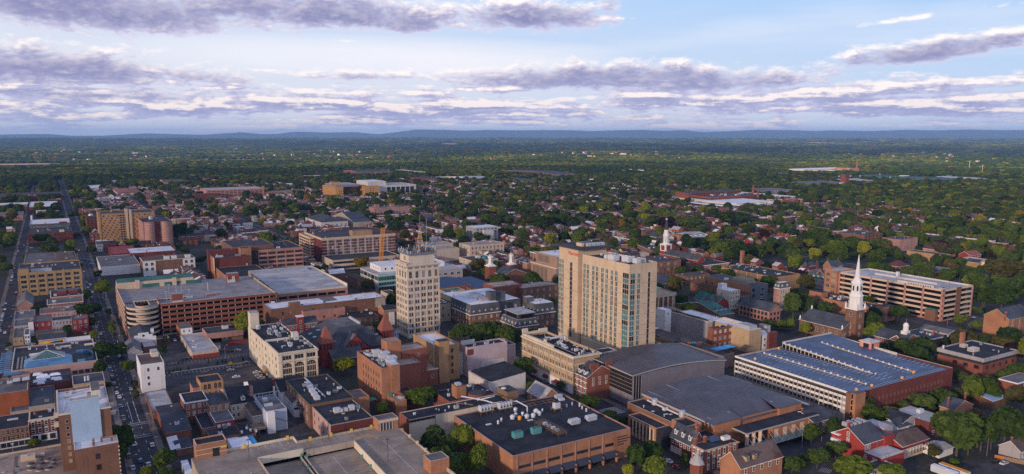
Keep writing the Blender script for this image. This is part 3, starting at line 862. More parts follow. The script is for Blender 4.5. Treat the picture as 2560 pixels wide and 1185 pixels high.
# ---- ornate stone shop building in front of the hotel ----------------------------------------
def stone_store():
 h=hb('B3',1108,905,1355)
 b=Bld('department_store','long ornate cream stone store with arched upper windows below the hotel','shop building','B3',497,1108,1420,905,h,mark='the ornate cream stone store')
 b.block(TAN2,Rb,par=1.4,Tm=Cr)
 for z0,z1,d in((h-1.2,h-.3,.8),(h-5.2,h-4.8,.3),(h-9.8,h-9.4,.2),(4.6,5.4,.4)):
  for f in 'ws':b.band(f,z0,z1,Cr,d)
 n=9;ft=(h-5.4)/4
 for i in range(n):
  u0,u1=b.ly*i/n+.5,b.ly*(i+1)/n-.5
  b.wins('w',3,1,.9,2.2,u0,u1,h-4.6,h-1.4,'arch',Cr,GL)
  b.wins('w',3,2,1.0,2.3,u0,u1,5.8,h-5.4,'plain',Cr,(GL,GL,GLM))
  b.wins('w',3,1,1.0,1.8,u0,u1,5.6-3.4,4.6,'plain',WHITE,GL)
  b.fit('pilaster',lambda m:m.box(-.3,b.ly*i/n-.35,5.4,-.004,b.ly*i/n+.35,h-1.3,TAN2))
 b.fit('shop_front',lambda m:m.box(-.16,0,0,-.005,b.ly,4.55,WHITE))
 b.wins('s',1,1,3.2,2.6,3,7,h-8,h-4.4,'strip',Cr,GL)
 b.wins('s',2,1,1.2,1.6,13,18,h-4.6,h-2.4,'sash',Cr,GL)
 for i in(1,2,4,6,7):b.awning('w',b.ly*i/n+b.ly/n-.8,2.6,b.ly/n-1.4,1.7,1.5,BURG,-.2)
 b.fit('parapet_ornament',lambda m:(m.box(-.5,b.ly*.36,h,.3,b.ly*.98,h+1.1,Cr),[m.box(-.6,b.ly*.36+k*2.1,h+1.1,.35,b.ly*.36+k*2.1+.6,h+1.7,Cr)for k in range(int(b.ly*.62/2.1))],m.prism([(-.6,b.ly*.5),(.4,b.ly*.5),(.4,b.ly*.5+2),(-.6,b.ly*.5+2)],h+1.1,h+3.2,Cr)))
 b.fit('flagpole',lambda m:m.bar((0,b.ly*.53,h+2),(0,b.ly*.53,h+11),.12,Tg))
 b.fit('parapet_ornament',lambda m:(m.box(.5,b.ly-.5,h,18,b.ly+.3,h+1.3,Cr),m.box(.2,b.ly-.6,h+1.3,4,b.ly+.3,h+3.6,Cr),m.box(12,b.ly-.6,h+1.3,18,b.ly+.35,h+2.2,Cr)))
 b.fit('roof_kerb',lambda m:(m.box(4.6,3.6,h-1.4,5.0,b.ly-6,h-.5,Rd,top=Mw),m.box(5,3.3,h-1.4,b.lx-.4,3.7,h-.5,Rd,top=Mw)))
 for x,y in((12,12),(15,18),(15.4,21.5),(19,15)):b.fit('skylight',lambda m:m.box(x,y,h-1.4,x+1.7,y+1.2,h-1.0,Tt,top=Cr))
 b.fit('rooftop_unit',lambda m:(m.box(7,20,h-1.4,9,23,h+.6,Ml),m.box(7,25,h-1.4,9.5,27,h+1.2,Ml),m.bar((8,20,h+.2),(8.5,27,h+.8),.5,Mw,6)))
 b.fit('rooftop_unit',lambda m:(m.box(16,34,h-1.4,18,37,h+1.5,Ml),m.bar((10,38,h),(17,38,h),.7,Mw,8),m.cyl(17,33,h-1.4,h+2,.9,Ml)))
 for x,y in((b.lx-3,2),(b.lx-8,5),(6,3),(10,6),(b.lx-5,8)):b.fit('roof_vent',lambda m:m.cyl(x,y,h-1.4,h+.9,.6,Ml,top=SHADEBK))
 b.units(10,h-1.4,5,5)
 b.block(Gw,Rb,b.lx+.02,2.5,b.lx+14,10,0,h-1.5,.6)
 b.done()
 return b
STO=stone_store()
# ---- convention hall with two big curved roofs --------------------------------------------------
def vault(m,x0,y0,x1,y1,ze,Ri,mat,n=14,zb=None,wallm=None,drop=0.0,edge=Tg):
 for i in range(n):
  f0,f1=i/n,(i+1)/n
  z=lambda f:ze+Ri*(1-(2*f-1)**2)
  xa,xb=x0+(x1-x0)*f0,x0+(x1-x0)*f1
  m.face([(xa,y0,z(f0)-drop),(xb,y0,z(f1)-drop),(xb,y1,z(f1)),(xa,y1,z(f0))],mat)
 return m
def hall():
 z1=17.5
 X,Y=unp(1583,937,z1)
 ly=ext(X,Y,z1,1498,1);lx=ext(X,Y,z1-1.5,1814,0)
 b=Bld('convention_hall','sprawling convention hall under two huge curved grey metal roofs','convention hall',at=(X,Y),lx=lx,ly=ly,h=z1,mark='the curved-roof convention hall')
 Ri=2.2
 zf=lambda f:z1-1.6*f+Ri*(1-(2*f-1)**2)
 def roof1(m):
  n=16
  for i in range(n):
   f0,f1=i/n,(i+1)/n;xa,xb=-1.2+(lx+1.2)*f0,-1.2+(lx+1.2)*f1
   m.face([(xa,-.8,zf(f0)),(xb,-.8,zf(f1)),(xb,ly+8,zf(f1)+.8),(xa,ly+8,zf(f0)+.8)],RPURP)
   m.face([(xa,-.8,zf(f0)-.55),(xb,-.8,zf(f1)-.55),(xb,-.8,zf(f1)),(xa,-.8,zf(f0))],Tg)
  m.face([(-1.2,-.8,zf(0)-.55),(-1.2,-.8,zf(0)),(-1.2,ly+8,zf(0)+.8),(-1.2,ly+8,zf(0)+.25)],Tg)
 b.fit('roof',roof1)
 def ribs(m,n,x0,x1,y0,y1,z,zr,k):
  for j in range(n):
   f=(j+.5)/n
   m.bar((x0+(x1-x0)*f,y0,z(f)+.06),(x0+(x1-x0)*f,y1,z(f)+zr+.06),k,RPURP,4)
 b.fit('roof_ribs',lambda m:ribs(m,22,-1.2,lx,-.7,ly+7.8,zf,.8,.09))
 b.fit('wall',lambda m:m.prism([(0,0),(lx-.5,0),(lx-.5,ly+7),(0,ly+7)],0,z1-.6,HALLG,cap=False))
 b.fit('wall_infill',lambda m:m.prism([(.5,.004),(lx-1,.004),(lx-1,ly+6),(.5,ly+6)],z1-.7,z1+.2,HALLG,cap=False))
 b.fit('glass_wall',lambda m:(m.face([(-.03,.5,6),(-.03,ly*.92,6),(-.03,ly*.92,z1-1),(-.03,.5,z1-1)][::-1],GL),[m.box(-.16,.5+k*2.1,6,-.031,.62+k*2.1,z1-1,Td)for k in range(int(ly*.9/2.1))],[m.box(-.14,.5,6+k*2.1,-.032,ly*.92,6.12+k*2.1,Tt)for k in range(6)]))
 b.fit('glass_wall',lambda m:(m.face([(.3,-.03,4),(5.5,-.03,4),(5.5,-.03,z1-1.2),(.3,-.03,z1-1.2)],GL),[m.box(.3+k*1.7,-.15,4,.5+k*1.7,-.031,z1-1.2,Gw)for k in range(4)]))
 z2=12.5
 X2,Y2=unp(1779,1062,z2)
 lx2=ext(X2,Y2,z2,2003,0);ly2=ext(X2,Y2,z2,1604,1)
 ox,oy=X2-X,Y2-Y
 rise2=2.6
 zg=lambda f:z2+rise2*(1-(2*f-1)**2)
 def roof2(m):
  n=20
  for i in range(n):
   f0,f1=i/n,(i+1)/n;xa,xb=ox+lx2*f0,ox+lx2*f1
   m.face([(xa,oy+9,zg(f0)+.5),(xb,oy+9,zg(f1)+.5),(xb,oy+ly2,zg(f1)+.5),(xa,oy+ly2,zg(f0)+.5)],RPURP)
   lo=lambda f:z2+.2 if.30>f or f>.72 else z2-2.3
   m.face([(xa,oy-.6,z2-(0.0 if not.30<=(f0+f1)/2<=.72 else 1.6)),(xb,oy-.6,z2-(0.0 if not.30<=(f0+f1)/2<=.72 else 1.6)),(xb,oy+9,zg(f1)+.5),(xa,oy+9,zg(f0)+.5)],RPURP)
   m.face([(xa,oy+ly2,zg(f0)-.6),(xb,oy+ly2,zg(f1)-.6),(xb,oy+ly2,zg(f1)+.5),(xa,oy+ly2,zg(f0)+.5)][::-1],Tg)
  m.face([(ox,oy-.6,z2-.5),(ox,oy+ly2,z2-.3),(ox,oy+ly2,z2+.5),(ox,oy+9,z2+.5),(ox,oy-.6,z2)][::-1],Tg)
  m.face([(ox+lx2,oy-.6,z2-.5),(ox+lx2,oy+ly2,z2-.3),(ox+lx2,oy+ly2,z2+.5),(ox+lx2,oy+9,z2+.5),(ox+lx2,oy-.6,z2)],Tg)
 b.fit('roof',roof2)
 b.fit('roof_ribs',lambda m:[m.bar((ox+lx2*(j+.5)/26,oy+9,zg((j+.5)/26)+.56),(ox+lx2*(j+.5)/26,oy+ly2-.2,zg((j+.5)/26)+.56),.07,RPURP)for j in range(26)])
 b.fit('roof_seam',lambda m:[m.bar((ox+lx2*f,oy+4,zg(f)*.6+z2*.4+.35),(ox+lx2*f,oy+ly2-1,zg(f)+.66),.13,Tg)for f in(.06,.26,.74)])
 b.fit('wall',lambda m:m.prism([(ox+.6,oy+.4),(ox+lx2-.6,oy+.4),(ox+lx2-.6,oy+ly2-.6),(ox+.6,oy+ly2-.6)],0,z2-.25,Bo,cap=False))
 b.fit('wall',lambda m:(m.box(ox+1,oy-.8,2,ox+lx2*.29,oy+.39,z2-.3,Bo),m.box(ox+lx2*.73,oy-.9,2,ox+lx2-.8,oy+.39,z2-.3,Bo)))
 occupy(X2,Y2,X2+lx2,Y2+ly2)
 def lowwing(x0,x1,y0,y1,z,wl):
  b.block(wl,Rb,x0,y0,x1,y1,0,z,.5,Cr)
 wx=ox-10.5
 lowwing(wx,ox-.02,oy+14,oy+ly2-2,11.0,Bb)
 lowwing(wx-7.5,wx-.02,oy+16,oy+ly2-12,9.0,Bo)
 Lw=oy+ly2-12-oy-16
 for i in range(7):
  b.wins('w',1,1,2.4,5.4,oy+16+2+i*(Lw-4)/7,oy+16+2+(i+1)*(Lw-4)/7,1.5,7.8,'grid',Td,GL,Pn=wx-7.5)
  b.fit('pilaster',lambda m:m.box(wx-7.85,oy+17.2+i*(Lw-3)/7,0,wx-7.504,oy+18+i*(Lw-3)/7,8.2,BEIGE))
 b.fit('glass_corner',lambda m:(m.box(wx-7.6,oy+11.5,0,wx-1,oy+15.98,8.8,GL,top=Rb),[m.box(wx-7.7,oy+11.4,.8+k*1.5,wx-1.1,oy+11.49,1.0+k*1.5,Td)for k in range(6)]))
 b.block(Bo,Rb,wx-.5,oy+4,ox-2,oy+13.9,0,12.5,.9,Cr)
 b.block(Bo,Rb,ox-8,oy-3.5,ox+.5,oy+3.9,0,9.0,.5)
 b.fit('white_duct',lambda m:m.bar((ox-1.2,oy+20,11.2),(ox-1.2,oy+ly2-6,11.4),.45,Mw,8))
 for f in(.38,.78):b.fit('duct_outlet',lambda m:m.cyl(ox-.6,oy+ly2*f,10.6,13.4,1.5,Ml))
 b.units(6,10.6,wx+1,oy+20,ox-3,oy+ly2-10)
 px0,px1=ox+lx2*.20,ox+lx2+1.5
 b.fit('porch_roof',lambda m:m.box(px0,oy-9.5,8.6,px1,oy-.95,9.3,Tg,top=Rb))
 for k in range(3):b.fit('column',lambda m:m.cyl(px0+2.0+k*4.2,oy-8.2,0,8.6,.85,BEIGE,n=14))
 bx=ox+lx2*.50
 b.fit('porch_wall',lambda m:m.box(bx,oy-8.8,0,px1-.3,oy-1,8.59,Bo))
 n=5
 for k in range(n):
  u=bx+1.2+k*(px1-bx-2)/n
  b.fit('blind_window',lambda m:m.box(u,oy-8.92,2.9,u+2.6,oy-8.804,7.2,BEIGE))
 b.fit('glass_awning',lambda m:(m.face([(px0+1,oy-13.5,3.1),(px1-1,oy-13.5,3.1),(px1-1,oy-9.0,3.5),(px0+1,oy-9.0,3.5)],GLT),m.box(px0+1,oy-13.6,2.95,px1-1,oy-13.5,3.2,Ml),[m.bar((px0+2+k*4.4,oy-13.4,3.2),(px0+2+k*4.4,oy-8.95,6.6),.07,Mw)for k in range(9)]))
 b.wins('s',6,1,2.6,2.3,bx+.5,px1-.8,.2,2.8,'plain',Td,GL,Pn=oy-8.8)
 b.done()
 return X2,Y2,lx2,ly2
HALL2=hall()
# ---- blue-coated parking garage ------------------------------------------------------------------
def deck_sides(b,face,L,z0,levels,fh,sp,bay,mband,mcol,Pn=0.0,u0=0.0,colw=.45,name='facade'):
 """open garage side: spandrel bands with real gaps between, and posts"""
 def f(m):
  for k in range(levels):
   z=z0+k*fh
   if face=='s':m.box(u0,Pn-.25,z,L,Pn,z+sp,mband)
   elif face=='w':m.box(Pn-.25,u0,z,Pn,L,z+sp,mband)
  n=max(1,int((L-u0)/bay))
  for i in range(n+1):
   u=u0+(L-u0-colw)*i/n
   if face=='s':m.box(u,Pn-.32,0,u+colw,Pn+.2,z0+(levels-1)*fh+sp*.95,mcol)
   else:m.box(Pn-.32,u,0,Pn+.2,u+colw,z0+(levels-1)*fh+sp*.95,mcol)
 return b.fit(name,f)
def blue_garage():
 h=hb('A5',480,235,565)+.6
 X,Y=unp(2134,986,h);lx=ext(X,Y,h,2381,0);ly=ext(X,Y,h,1838,1)
 b=Bld('parking_garage','wide parking garage with a blue-coated painted rooftop deck','parking garage',at=(X,Y),lx=lx,ly=ly,h=h,mark='the blue rooftop parking garage')
 mid=lx*.47;n=5;fh=(h-.6)/n
 b.fit('floors',lambda m:[m.box(.3,.3,k*fh-.25+.6,lx-.3,ly-.3,k*fh+.6-.001,CONC)for k in range(1,n)])
 b.fit('shade_fill',lambda m:m.box(6,6,0,lx-6,ly-6,h-1.2,SHADEBK))  # near-black box stands in for the shade between the decks
 b.fit('roof_deck',lambda m:m.face([(0.2,.2,h-.5),(mid,.2,h-.5),(mid,ly-.2,h-.5),(.2,ly-.2,h-.5)],BLUEDK))
 up=3.0
 def ramp(m):
  m.face([(mid,.2,h-.5),(lx-.2,.2,h-.5),(lx-.2,ly*.45,h-.5),(mid,ly*.2,h-.5)],BLUEDK)
  m.face([(mid,ly*.2,h-.5),(lx-.2,ly*.45,h-.5),(lx-.2,ly-.2,h-.5+up),(mid,ly-.2,h-.5+up)],BLUEDK)
 b.fit('roof_deck',ramp)
 zr=lambda y:h-.5+up*max(0,(y/ly-.2)/.8)
 for k in range(n):
  pass
 deck_sides(b,'w',ly,fh*2+.1,3,fh,1.25,2.7,WHITE,CONC)
 b.fit('ground_wall',lambda m:(m.box(-.2,0,0,0,ly,fh*1.25,Gw),m.box(-.2,0,fh*1.25,0,7,h-3,Gw)))
 b.fit('facade',lambda m:(m.box(0,-.2,0,lx,0,h+.45,Bd),m.box(lx,-.2,0,lx+.3,ly,h+.45,Bd)))
 for k in range(26):
  b.fit('brick_panel',lambda m:[m.box(.8+k*(lx-1)/26,-.27,z,1.9+k*(lx-1)/26,-.204,z+2.0,Bb)for z in(1.5,5,8.5)])if k<24 else None
 for q_ in((-.25,.0,h-.5,0.02,ly,h+.55,WHITE),(0.03,ly-.25,h-.5,mid,ly,h+.5,CONC),(mid,ly-.25,h-.5,lx,ly,h+up+.4,CONCW),(lx-.3,0,h+.451,lx+.02,ly*.42,h+.7,CONC)):b.fit('parapet',lambda m:m.box(*q_))
 b.fit('parapet',lambda m:[m.box(lx-.25,ly*(.42+.058*k),h-.5,lx+.05,ly*(.478+.058*k),zr(ly*(.42+.058*k))*.5+(h-.5)*.5+.9+.3,CONCW)for k in range(10)])
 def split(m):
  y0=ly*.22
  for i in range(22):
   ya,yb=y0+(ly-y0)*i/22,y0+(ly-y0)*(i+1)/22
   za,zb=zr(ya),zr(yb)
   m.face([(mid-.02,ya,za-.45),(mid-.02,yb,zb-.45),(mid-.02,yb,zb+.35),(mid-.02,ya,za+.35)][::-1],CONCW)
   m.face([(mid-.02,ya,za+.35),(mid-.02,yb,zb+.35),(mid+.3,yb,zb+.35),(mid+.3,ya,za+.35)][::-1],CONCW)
   m.face([(mid+.02,ya,h-.52),(mid+.02,yb,h-.52),(mid+.02,yb,zb-.45),(mid+.02,ya,za-.45)][::-1],SHADEBK)  # near-black sheet paints the shade beneath the raised deck
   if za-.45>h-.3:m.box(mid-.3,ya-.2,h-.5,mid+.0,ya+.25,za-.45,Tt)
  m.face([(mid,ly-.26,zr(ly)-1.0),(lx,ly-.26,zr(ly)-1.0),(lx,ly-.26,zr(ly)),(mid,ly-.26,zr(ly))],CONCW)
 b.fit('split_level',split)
 for k,(ya,yb,x)in enumerate(((.10,.96,mid*.52),(.10,.86,mid+(lx-mid)*.5))):
  def stops(m):
   m.bar((x,ly*ya,zr(ly*ya)+.1 if k else h-.35),(x,ly*yb,(zr(ly*yb)+.1)if k else h-.35),.28,Tt)
   for i in range(17):
    y=ly*(ya+(yb-ya)*i/16);z=zr(y)if k else h-.5
    m.box(x-.35,y-.35,z,x+.35,y+.35,z+.9,WHITE)
  b.fit('barrier_row',stops)
 b.fit('barrier_row',lambda m:[m.box(mid-.3,ly*(.2+.78*i/16)-.3,zr(ly*(.2+.78*i/16))+.3,mid+.4,ly*(.2+.78*i/16)+.3,zr(ly*(.2+.78*i/16))+1.0,WHITE)for i in range(17)])
 def stalls(m):
  for x0,x1 in((1.0,5.8),(mid*.52-5.3,mid*.52-.6),(mid*.52+.6,mid*.52+5.3),(mid-5.6,mid-.8),(mid+.8,mid+5.6),(mid+(lx-mid)*.5-5.3,mid+(lx-mid)*.5-.6),(mid+(lx-mid)*.5+.6,mid+(lx-mid)*.5+5.3),(lx-5.8,lx-1)):
   y=ly*.11
   while y<ly*.97:
    z0,z1=(h-.495,h-.495)if x1<mid+.5 else(zr(y)+.02,zr(y)+.02)
    if x1>=mid+.5:
     bl=lambda x,yy:max(0.0,(yy-(ly*.2+ly*.25*(x-mid)/(lx-mid)))/(ly-(ly*.2+ly*.25*(x-mid)/(lx-mid))))*up+h-.485
     z0,z1=bl(x0,y),bl(x1,y)
    m.face([(x0,y,z0),(x1,y+.7,z1),(x1,y+.98,z1),(x0,y+.28,z0)],PAINTW);y+=2.75
  x=2.5
  while x<lx-2:m.face([(x,.8,h-.494),(x+.28,.8,h-.494),(x+1.52,5.4,h-.494),(x+1.24,5.4,h-.494)],PAINTW);x+=2.75
 b.fit('stall_lines',stalls)
 def arrows(m):
  for x,y in((8,.3),(8,.75),(mid-8.5,.5),(mid-8.5,.85),(mid+8,.16),(lx-9,.12)):
   yy=y*ly;z=h-.49
   m.face([(x,yy,z),(x+.25,yy,z),(x+.25,yy+2.2,z),(x,yy+2.2,z)],PAINTW);m.face([(x-.5,yy+2.2,z),(x+.75,yy+2.2,z),(x+.12,yy+3.4,z)],PAINTW)
 b.fit('arrow_marking',arrows)
 for x,y in((8,.035),(20,.035),(mid+6,.035),(mid+20,.07),(6,.86),(mid-4,.97)):
  z=h-.5
  b.fit('lamp_globe',lambda m:(m.cyl(x,y*ly+1.5,z,z+.9,.75,ORANGE,n=12),m.dome(x,y*ly+1.5,z+.9,.75,.4,BEIGE)))
 for x in(mid*.52,mid+(lx-mid)*.5):
  for f in(.12,.95):b.fit('light_pole',lambda m:(m.bar((x,ly*f,h),(x,ly*f,h+6.5),.09,Td),m.box(x-.7,ly*f-.2,h+6.4,x+.7,ly*f+.2,h+6.6,Td)))
 b.fit('stair_tower',lambda m:(m.box(-2.6,-3.2,0,4.8,-.3,h+1.4,Bo,top=Rg),m.box(-2.7,-.299,0,-.4,2.2,h+1.1,Bb),[m.box(-2.85,-1.6,2+k*2.9,-2.605,-.9,4.3+k*2.9,SHADEBK)for k in range(5)],[m.box(-2.9,-1.7,1.4+k*2.9,-2.607,-.8,1.9+k*2.9,CONC)for k in range(5)]))
 def stair(m):
  x,y=lx-5.0,ly*.60;z=zr(y)-.6
  m.box(x,y,z,x+8.5,y+7,z+3.6,SALMON,top=Ml);m.box(x-.5,y-.5,z+3.6,x+9,y+7.5,z+4.1,Cr,top=Mw)
  m.box(x-.1,y+1,z+.4,x-.003,y+4.6,z+3.0,GL);m.box(x-.2,y+5,z,x-.003,y+5.6,z+3.5,Cr);m.box(x+1.6,y-.1,z+.2,x+3,y-.003,z+2.9,GL)
  m.cyl(x+.1,y-.2,z,z+4.4,.45,SALMON);m.cyl(x+.1,y+4.9,z,z+4.4,.45,SALMON);m.box(x+2,y+2,z+4.1,x+6,y+5,z+4.9,Ml)
 b.fit('stair_house',stair)
 b.done()
blue_garage()
# ---- beige parking garage ------------------------------------------------------------------------
def beige_garage():
 h=hb('B6',372,125,488)
 b=Bld('parking_garage','long beige six-level parking garage with brick piers behind the white steeple','parking garage','B6',-863,375,725,128,h,mark='the beige six-level garage')
 lx,ly=b.lx,b.ly;n=6;fh=h/n
 b.fit('shade_fill',lambda m:m.box(3.5,3.5,0,lx-3.5,ly-3.5,h-1.5,SHADEBK))  # inner shade of the levels painted as one near-black box
 b.fit('floors',lambda m:[m.box(.1,.1,k*fh-.3,lx-.1,ly-.1,k*fh,CONC)for k in range(1,n)])
 b.fit('roof_deck',lambda m:m.face([(0,0,h-.6),(lx,0,h-.6),(lx,ly,h-.6),(0,ly,h-.6)],Rp))
 b.fit('ramp_wall',lambda m:(m.box(5,ly*.12,h-.6,5.4,ly*.45,h+1.4,CONCW),m.box(lx*.55,ly*.2,h-.6,lx*.55+.4,ly*.8,h+.9,CONCW),[m.box(4.96,ly*.14+k*2,h-.2,4.995,ly*.14+k*2+1,h+.6,SHADEBK)for k in range(10)]))
 for face,L in(('w',ly),('s',lx)):
  nb=6 if face=='w' else 2
  def bands(m):
   for k in range(1,n+1):
    z=k*fh-.75
    if face=='w':m.box(-.3,0,z,0,L,z+1.55,BEIGE)
    else:m.box(0,-.3,z,L,0,z+1.55,BEIGE)
   if face=='w':m.box(-.28,0,0,0,L,1.2,Bp)
   else:m.box(0,-.28,0,L,0,1.0,Bp)
  b.fit('spandrels',bands)
  for i in range(nb+1):
   u=(L-1.6)*i/nb
   b.fit('pier',lambda m:m.box(*((-.55,u,0,.1,u+1.5,h+.8)if face=='w' else(u,-.55,0,u+1.5,.1,h+.8)),Bp))
 b.fit('pier',lambda m:m.box(lx*.42,-.6,0,lx*.58,0,h+.9,Bb))
 b.fit('parapet',lambda m:(m.box(-.2,ly-.3,h-.6,lx,ly,h+.6,CONCW),m.box(lx-.3,0,h-.6,lx,ly-.31,h+.6,CONCW),m.box(lx*.75,ly*.62,h-.6,lx*.75+2,ly*.62+2,h+3.2,WHITE)))
 b.block(Bo,Rp,-2,ly-.02,lx*.5,ly+13,0,h+1.6,.5,Cr)
 b.wins('w',2,4,3.6,2.6,ly+1,ly+12,4,h,'grid',Tt,(GLM,GLB),Pn=-2)
 b.block(Bb,RGRN2,-4.2,2.4,-.6,11,0,8.2,.1)
 b.fit('canopy_roof',lambda m:m.pyramid(-4.8,1.8,-.56,11.6,8.3,9.6,RGRN2,.1,.5))
 b.fit('canopy_roof',lambda m:m.box(1.5,1.5,h-.5,6,4.5,h+1.8,Ml,top=RGRN2))
 for y in(.08,.55,.8):b.fit('light_pole',lambda m:m.bar((lx*.5,ly*y,h),(lx*.5,ly*y,h+7),.09,Td))
 b.done()
beige_garage()
# ---- brick church with tall white steeple -----------------------------------------------------------
def octa(m,cx,cy,z0,z1,r0,r1,mat,n=8):m.cyl(cx,cy,z0,z1,r0,mat,r1=r1,n=n)
def steeple_church():
 h=9.0
 b=Bld('church','brick church with slate roof and tall white steeple topped by a gilded ball','church','B5',-5,500,752,582,h,mark='the white-steepled church')
 lx,ly=b.lx,b.ly
 b.gable(Bb,Rs,ze=h,zr=h+6.5,axis='y',over=.6)
 b.wins('w',6,1,1.5,3.6,2,ly-2,1.5,h-.8,'arch',Tw,GL)
 b.wins('s',2,1,1.3,3.2,.3,4.6,1.5,h-1,'arch',Tw,GL);b.wins('s',1,1,1.3,3.2,lx-3.4,lx-.5,1.5,h-1,'arch',Tw,GL)
 for x,y in((0,0),(lx,0),(lx/2,ly-1),(0,ly-.5)):
  z=h+(6.5 if x==lx/2 else.3)
  b.fit('urn_finial',lambda m:(m.box(x-.4,y-.4,z-.3,x+.4,y+.4,z+.8,Tw),m.cyl(x,y,z+.8,z+1.5,.45,Tw,r1=.6),m.cyl(x,y,z+1.5,z+2.6,.5,Tw,r1=.08)))
 ht=22.0;s=8.6
 tx,ty=lx/2-s/2+.6,-4.6
 b.fit('tower',lambda m:(m.box(tx,ty,0,tx+s,ty+s,ht,Bb),m.box(tx-.5,ty-.5,ht,tx+s+.5,ty+s+.5,ht+.7,Tw,top=Ml),m.box(tx-.2,ty-.2,13.0,tx+s+.2,ty+s+.2,13.3,Bo)))
 for f,pl,u in(('w',tx,ty+s/2),('s',ty,tx+s/2)):
  b.wins(f,1,1,1.7,3.4,u-1.5,u+1.5,16.5,20.8,'arch',Tw,GL,Pn=pl)
  b.wins(f,1,1,1.3,3.4,u-1.5,u+1.5,8.5,12.6,'arch',Tw,(GLM,),Pn=pl)
  b.wins(f,1,1,1.2,2.8,u-1.5,u+1.5,3.0,6.6,'arch',Tw,(GLM,),Pn=pl)
 cx,cy=tx+s/2,ty+s/2
 def steeple(m):
  z=ht+.7
  octa(m,cx,cy,z,z+8.6,4.7,4.4,WHITE);octa(m,cx,cy,z+8.6,z+9.3,5.0,4.8,Tw);octa(m,cx,cy,z+9.3,z+11.0,4.2,3.7,WHITE)
  octa(m,cx,cy,z+11,z+17.5,3.65,3.6,WHITE);octa(m,cx,cy,z+17.5,z+18.3,4.1,4.0,Tw);octa(m,cx,cy,z+18.3,z+20.8,3.5,2.2,WHITE)
  octa(m,cx,cy,z+20.8,z+22,1.9,1.8,WHITE);octa(m,cx,cy,z+22,z+36.0,1.8,.25,WHITE)
 b.fit('steeple',steeple)
 z=ht+.7
 for i in range(8):
  a=i*math.pi/4+math.pi/2*0
  def louv(m):
   dx,dy=math.cos(a),math.sin(a);r=3.67*math.cos(math.pi/8)-.05;px_,py_=-dy,dx
   P=lambda u,zz,k=.0:(cx+dx*(r+.12+k)+px_*u,cy+dy*(r+.12+k)+py_*u,zz)
   m.face([P(-.55,z+12.3),P(.55,z+12.3),P(.55,z+15.2),P(.3,z+15.8),P(-.3,z+15.8),P(-.55,z+15.2)],GL)
   m.face([P(-.8,z+4.6,.62),P(.8,z+4.6,.62),P(.0,z+5.9,.62)],Tg)if i%2==0 else None
  b.fit('belfry_opening',louv)
 for sx in(0,1):
  for sy in(0,1):
   x,y=tx+sx*s,ty+sy*s
   b.fit('urn_finial',lambda m:(m.box(x-.45,y-.45,z,x+.45,y+.45,z+1.2,Tw),m.cyl(x,y,z+1.2,z+2.2,.5,Tw,r1=.65),m.cyl(x,y,z+2.2,z+4.0,.55,Tw,r1=.08)))
 b.fit('gilded_ball',lambda m:(m.dome(cx,cy,z+36.4,.55,.55,GOLD),m.cyl(cx,cy,z+35.9,z+36.4,.1,GOLD,r1=.55),m.bar((cx,cy,z+36),(cx,cy,z+39.6),.07,GOLD),m.box(cx-1.8,cy-.08,z+38.6,cx+1.6,cy+.08,z+39.3,GOLD)))
 b.done()
steeple_church()
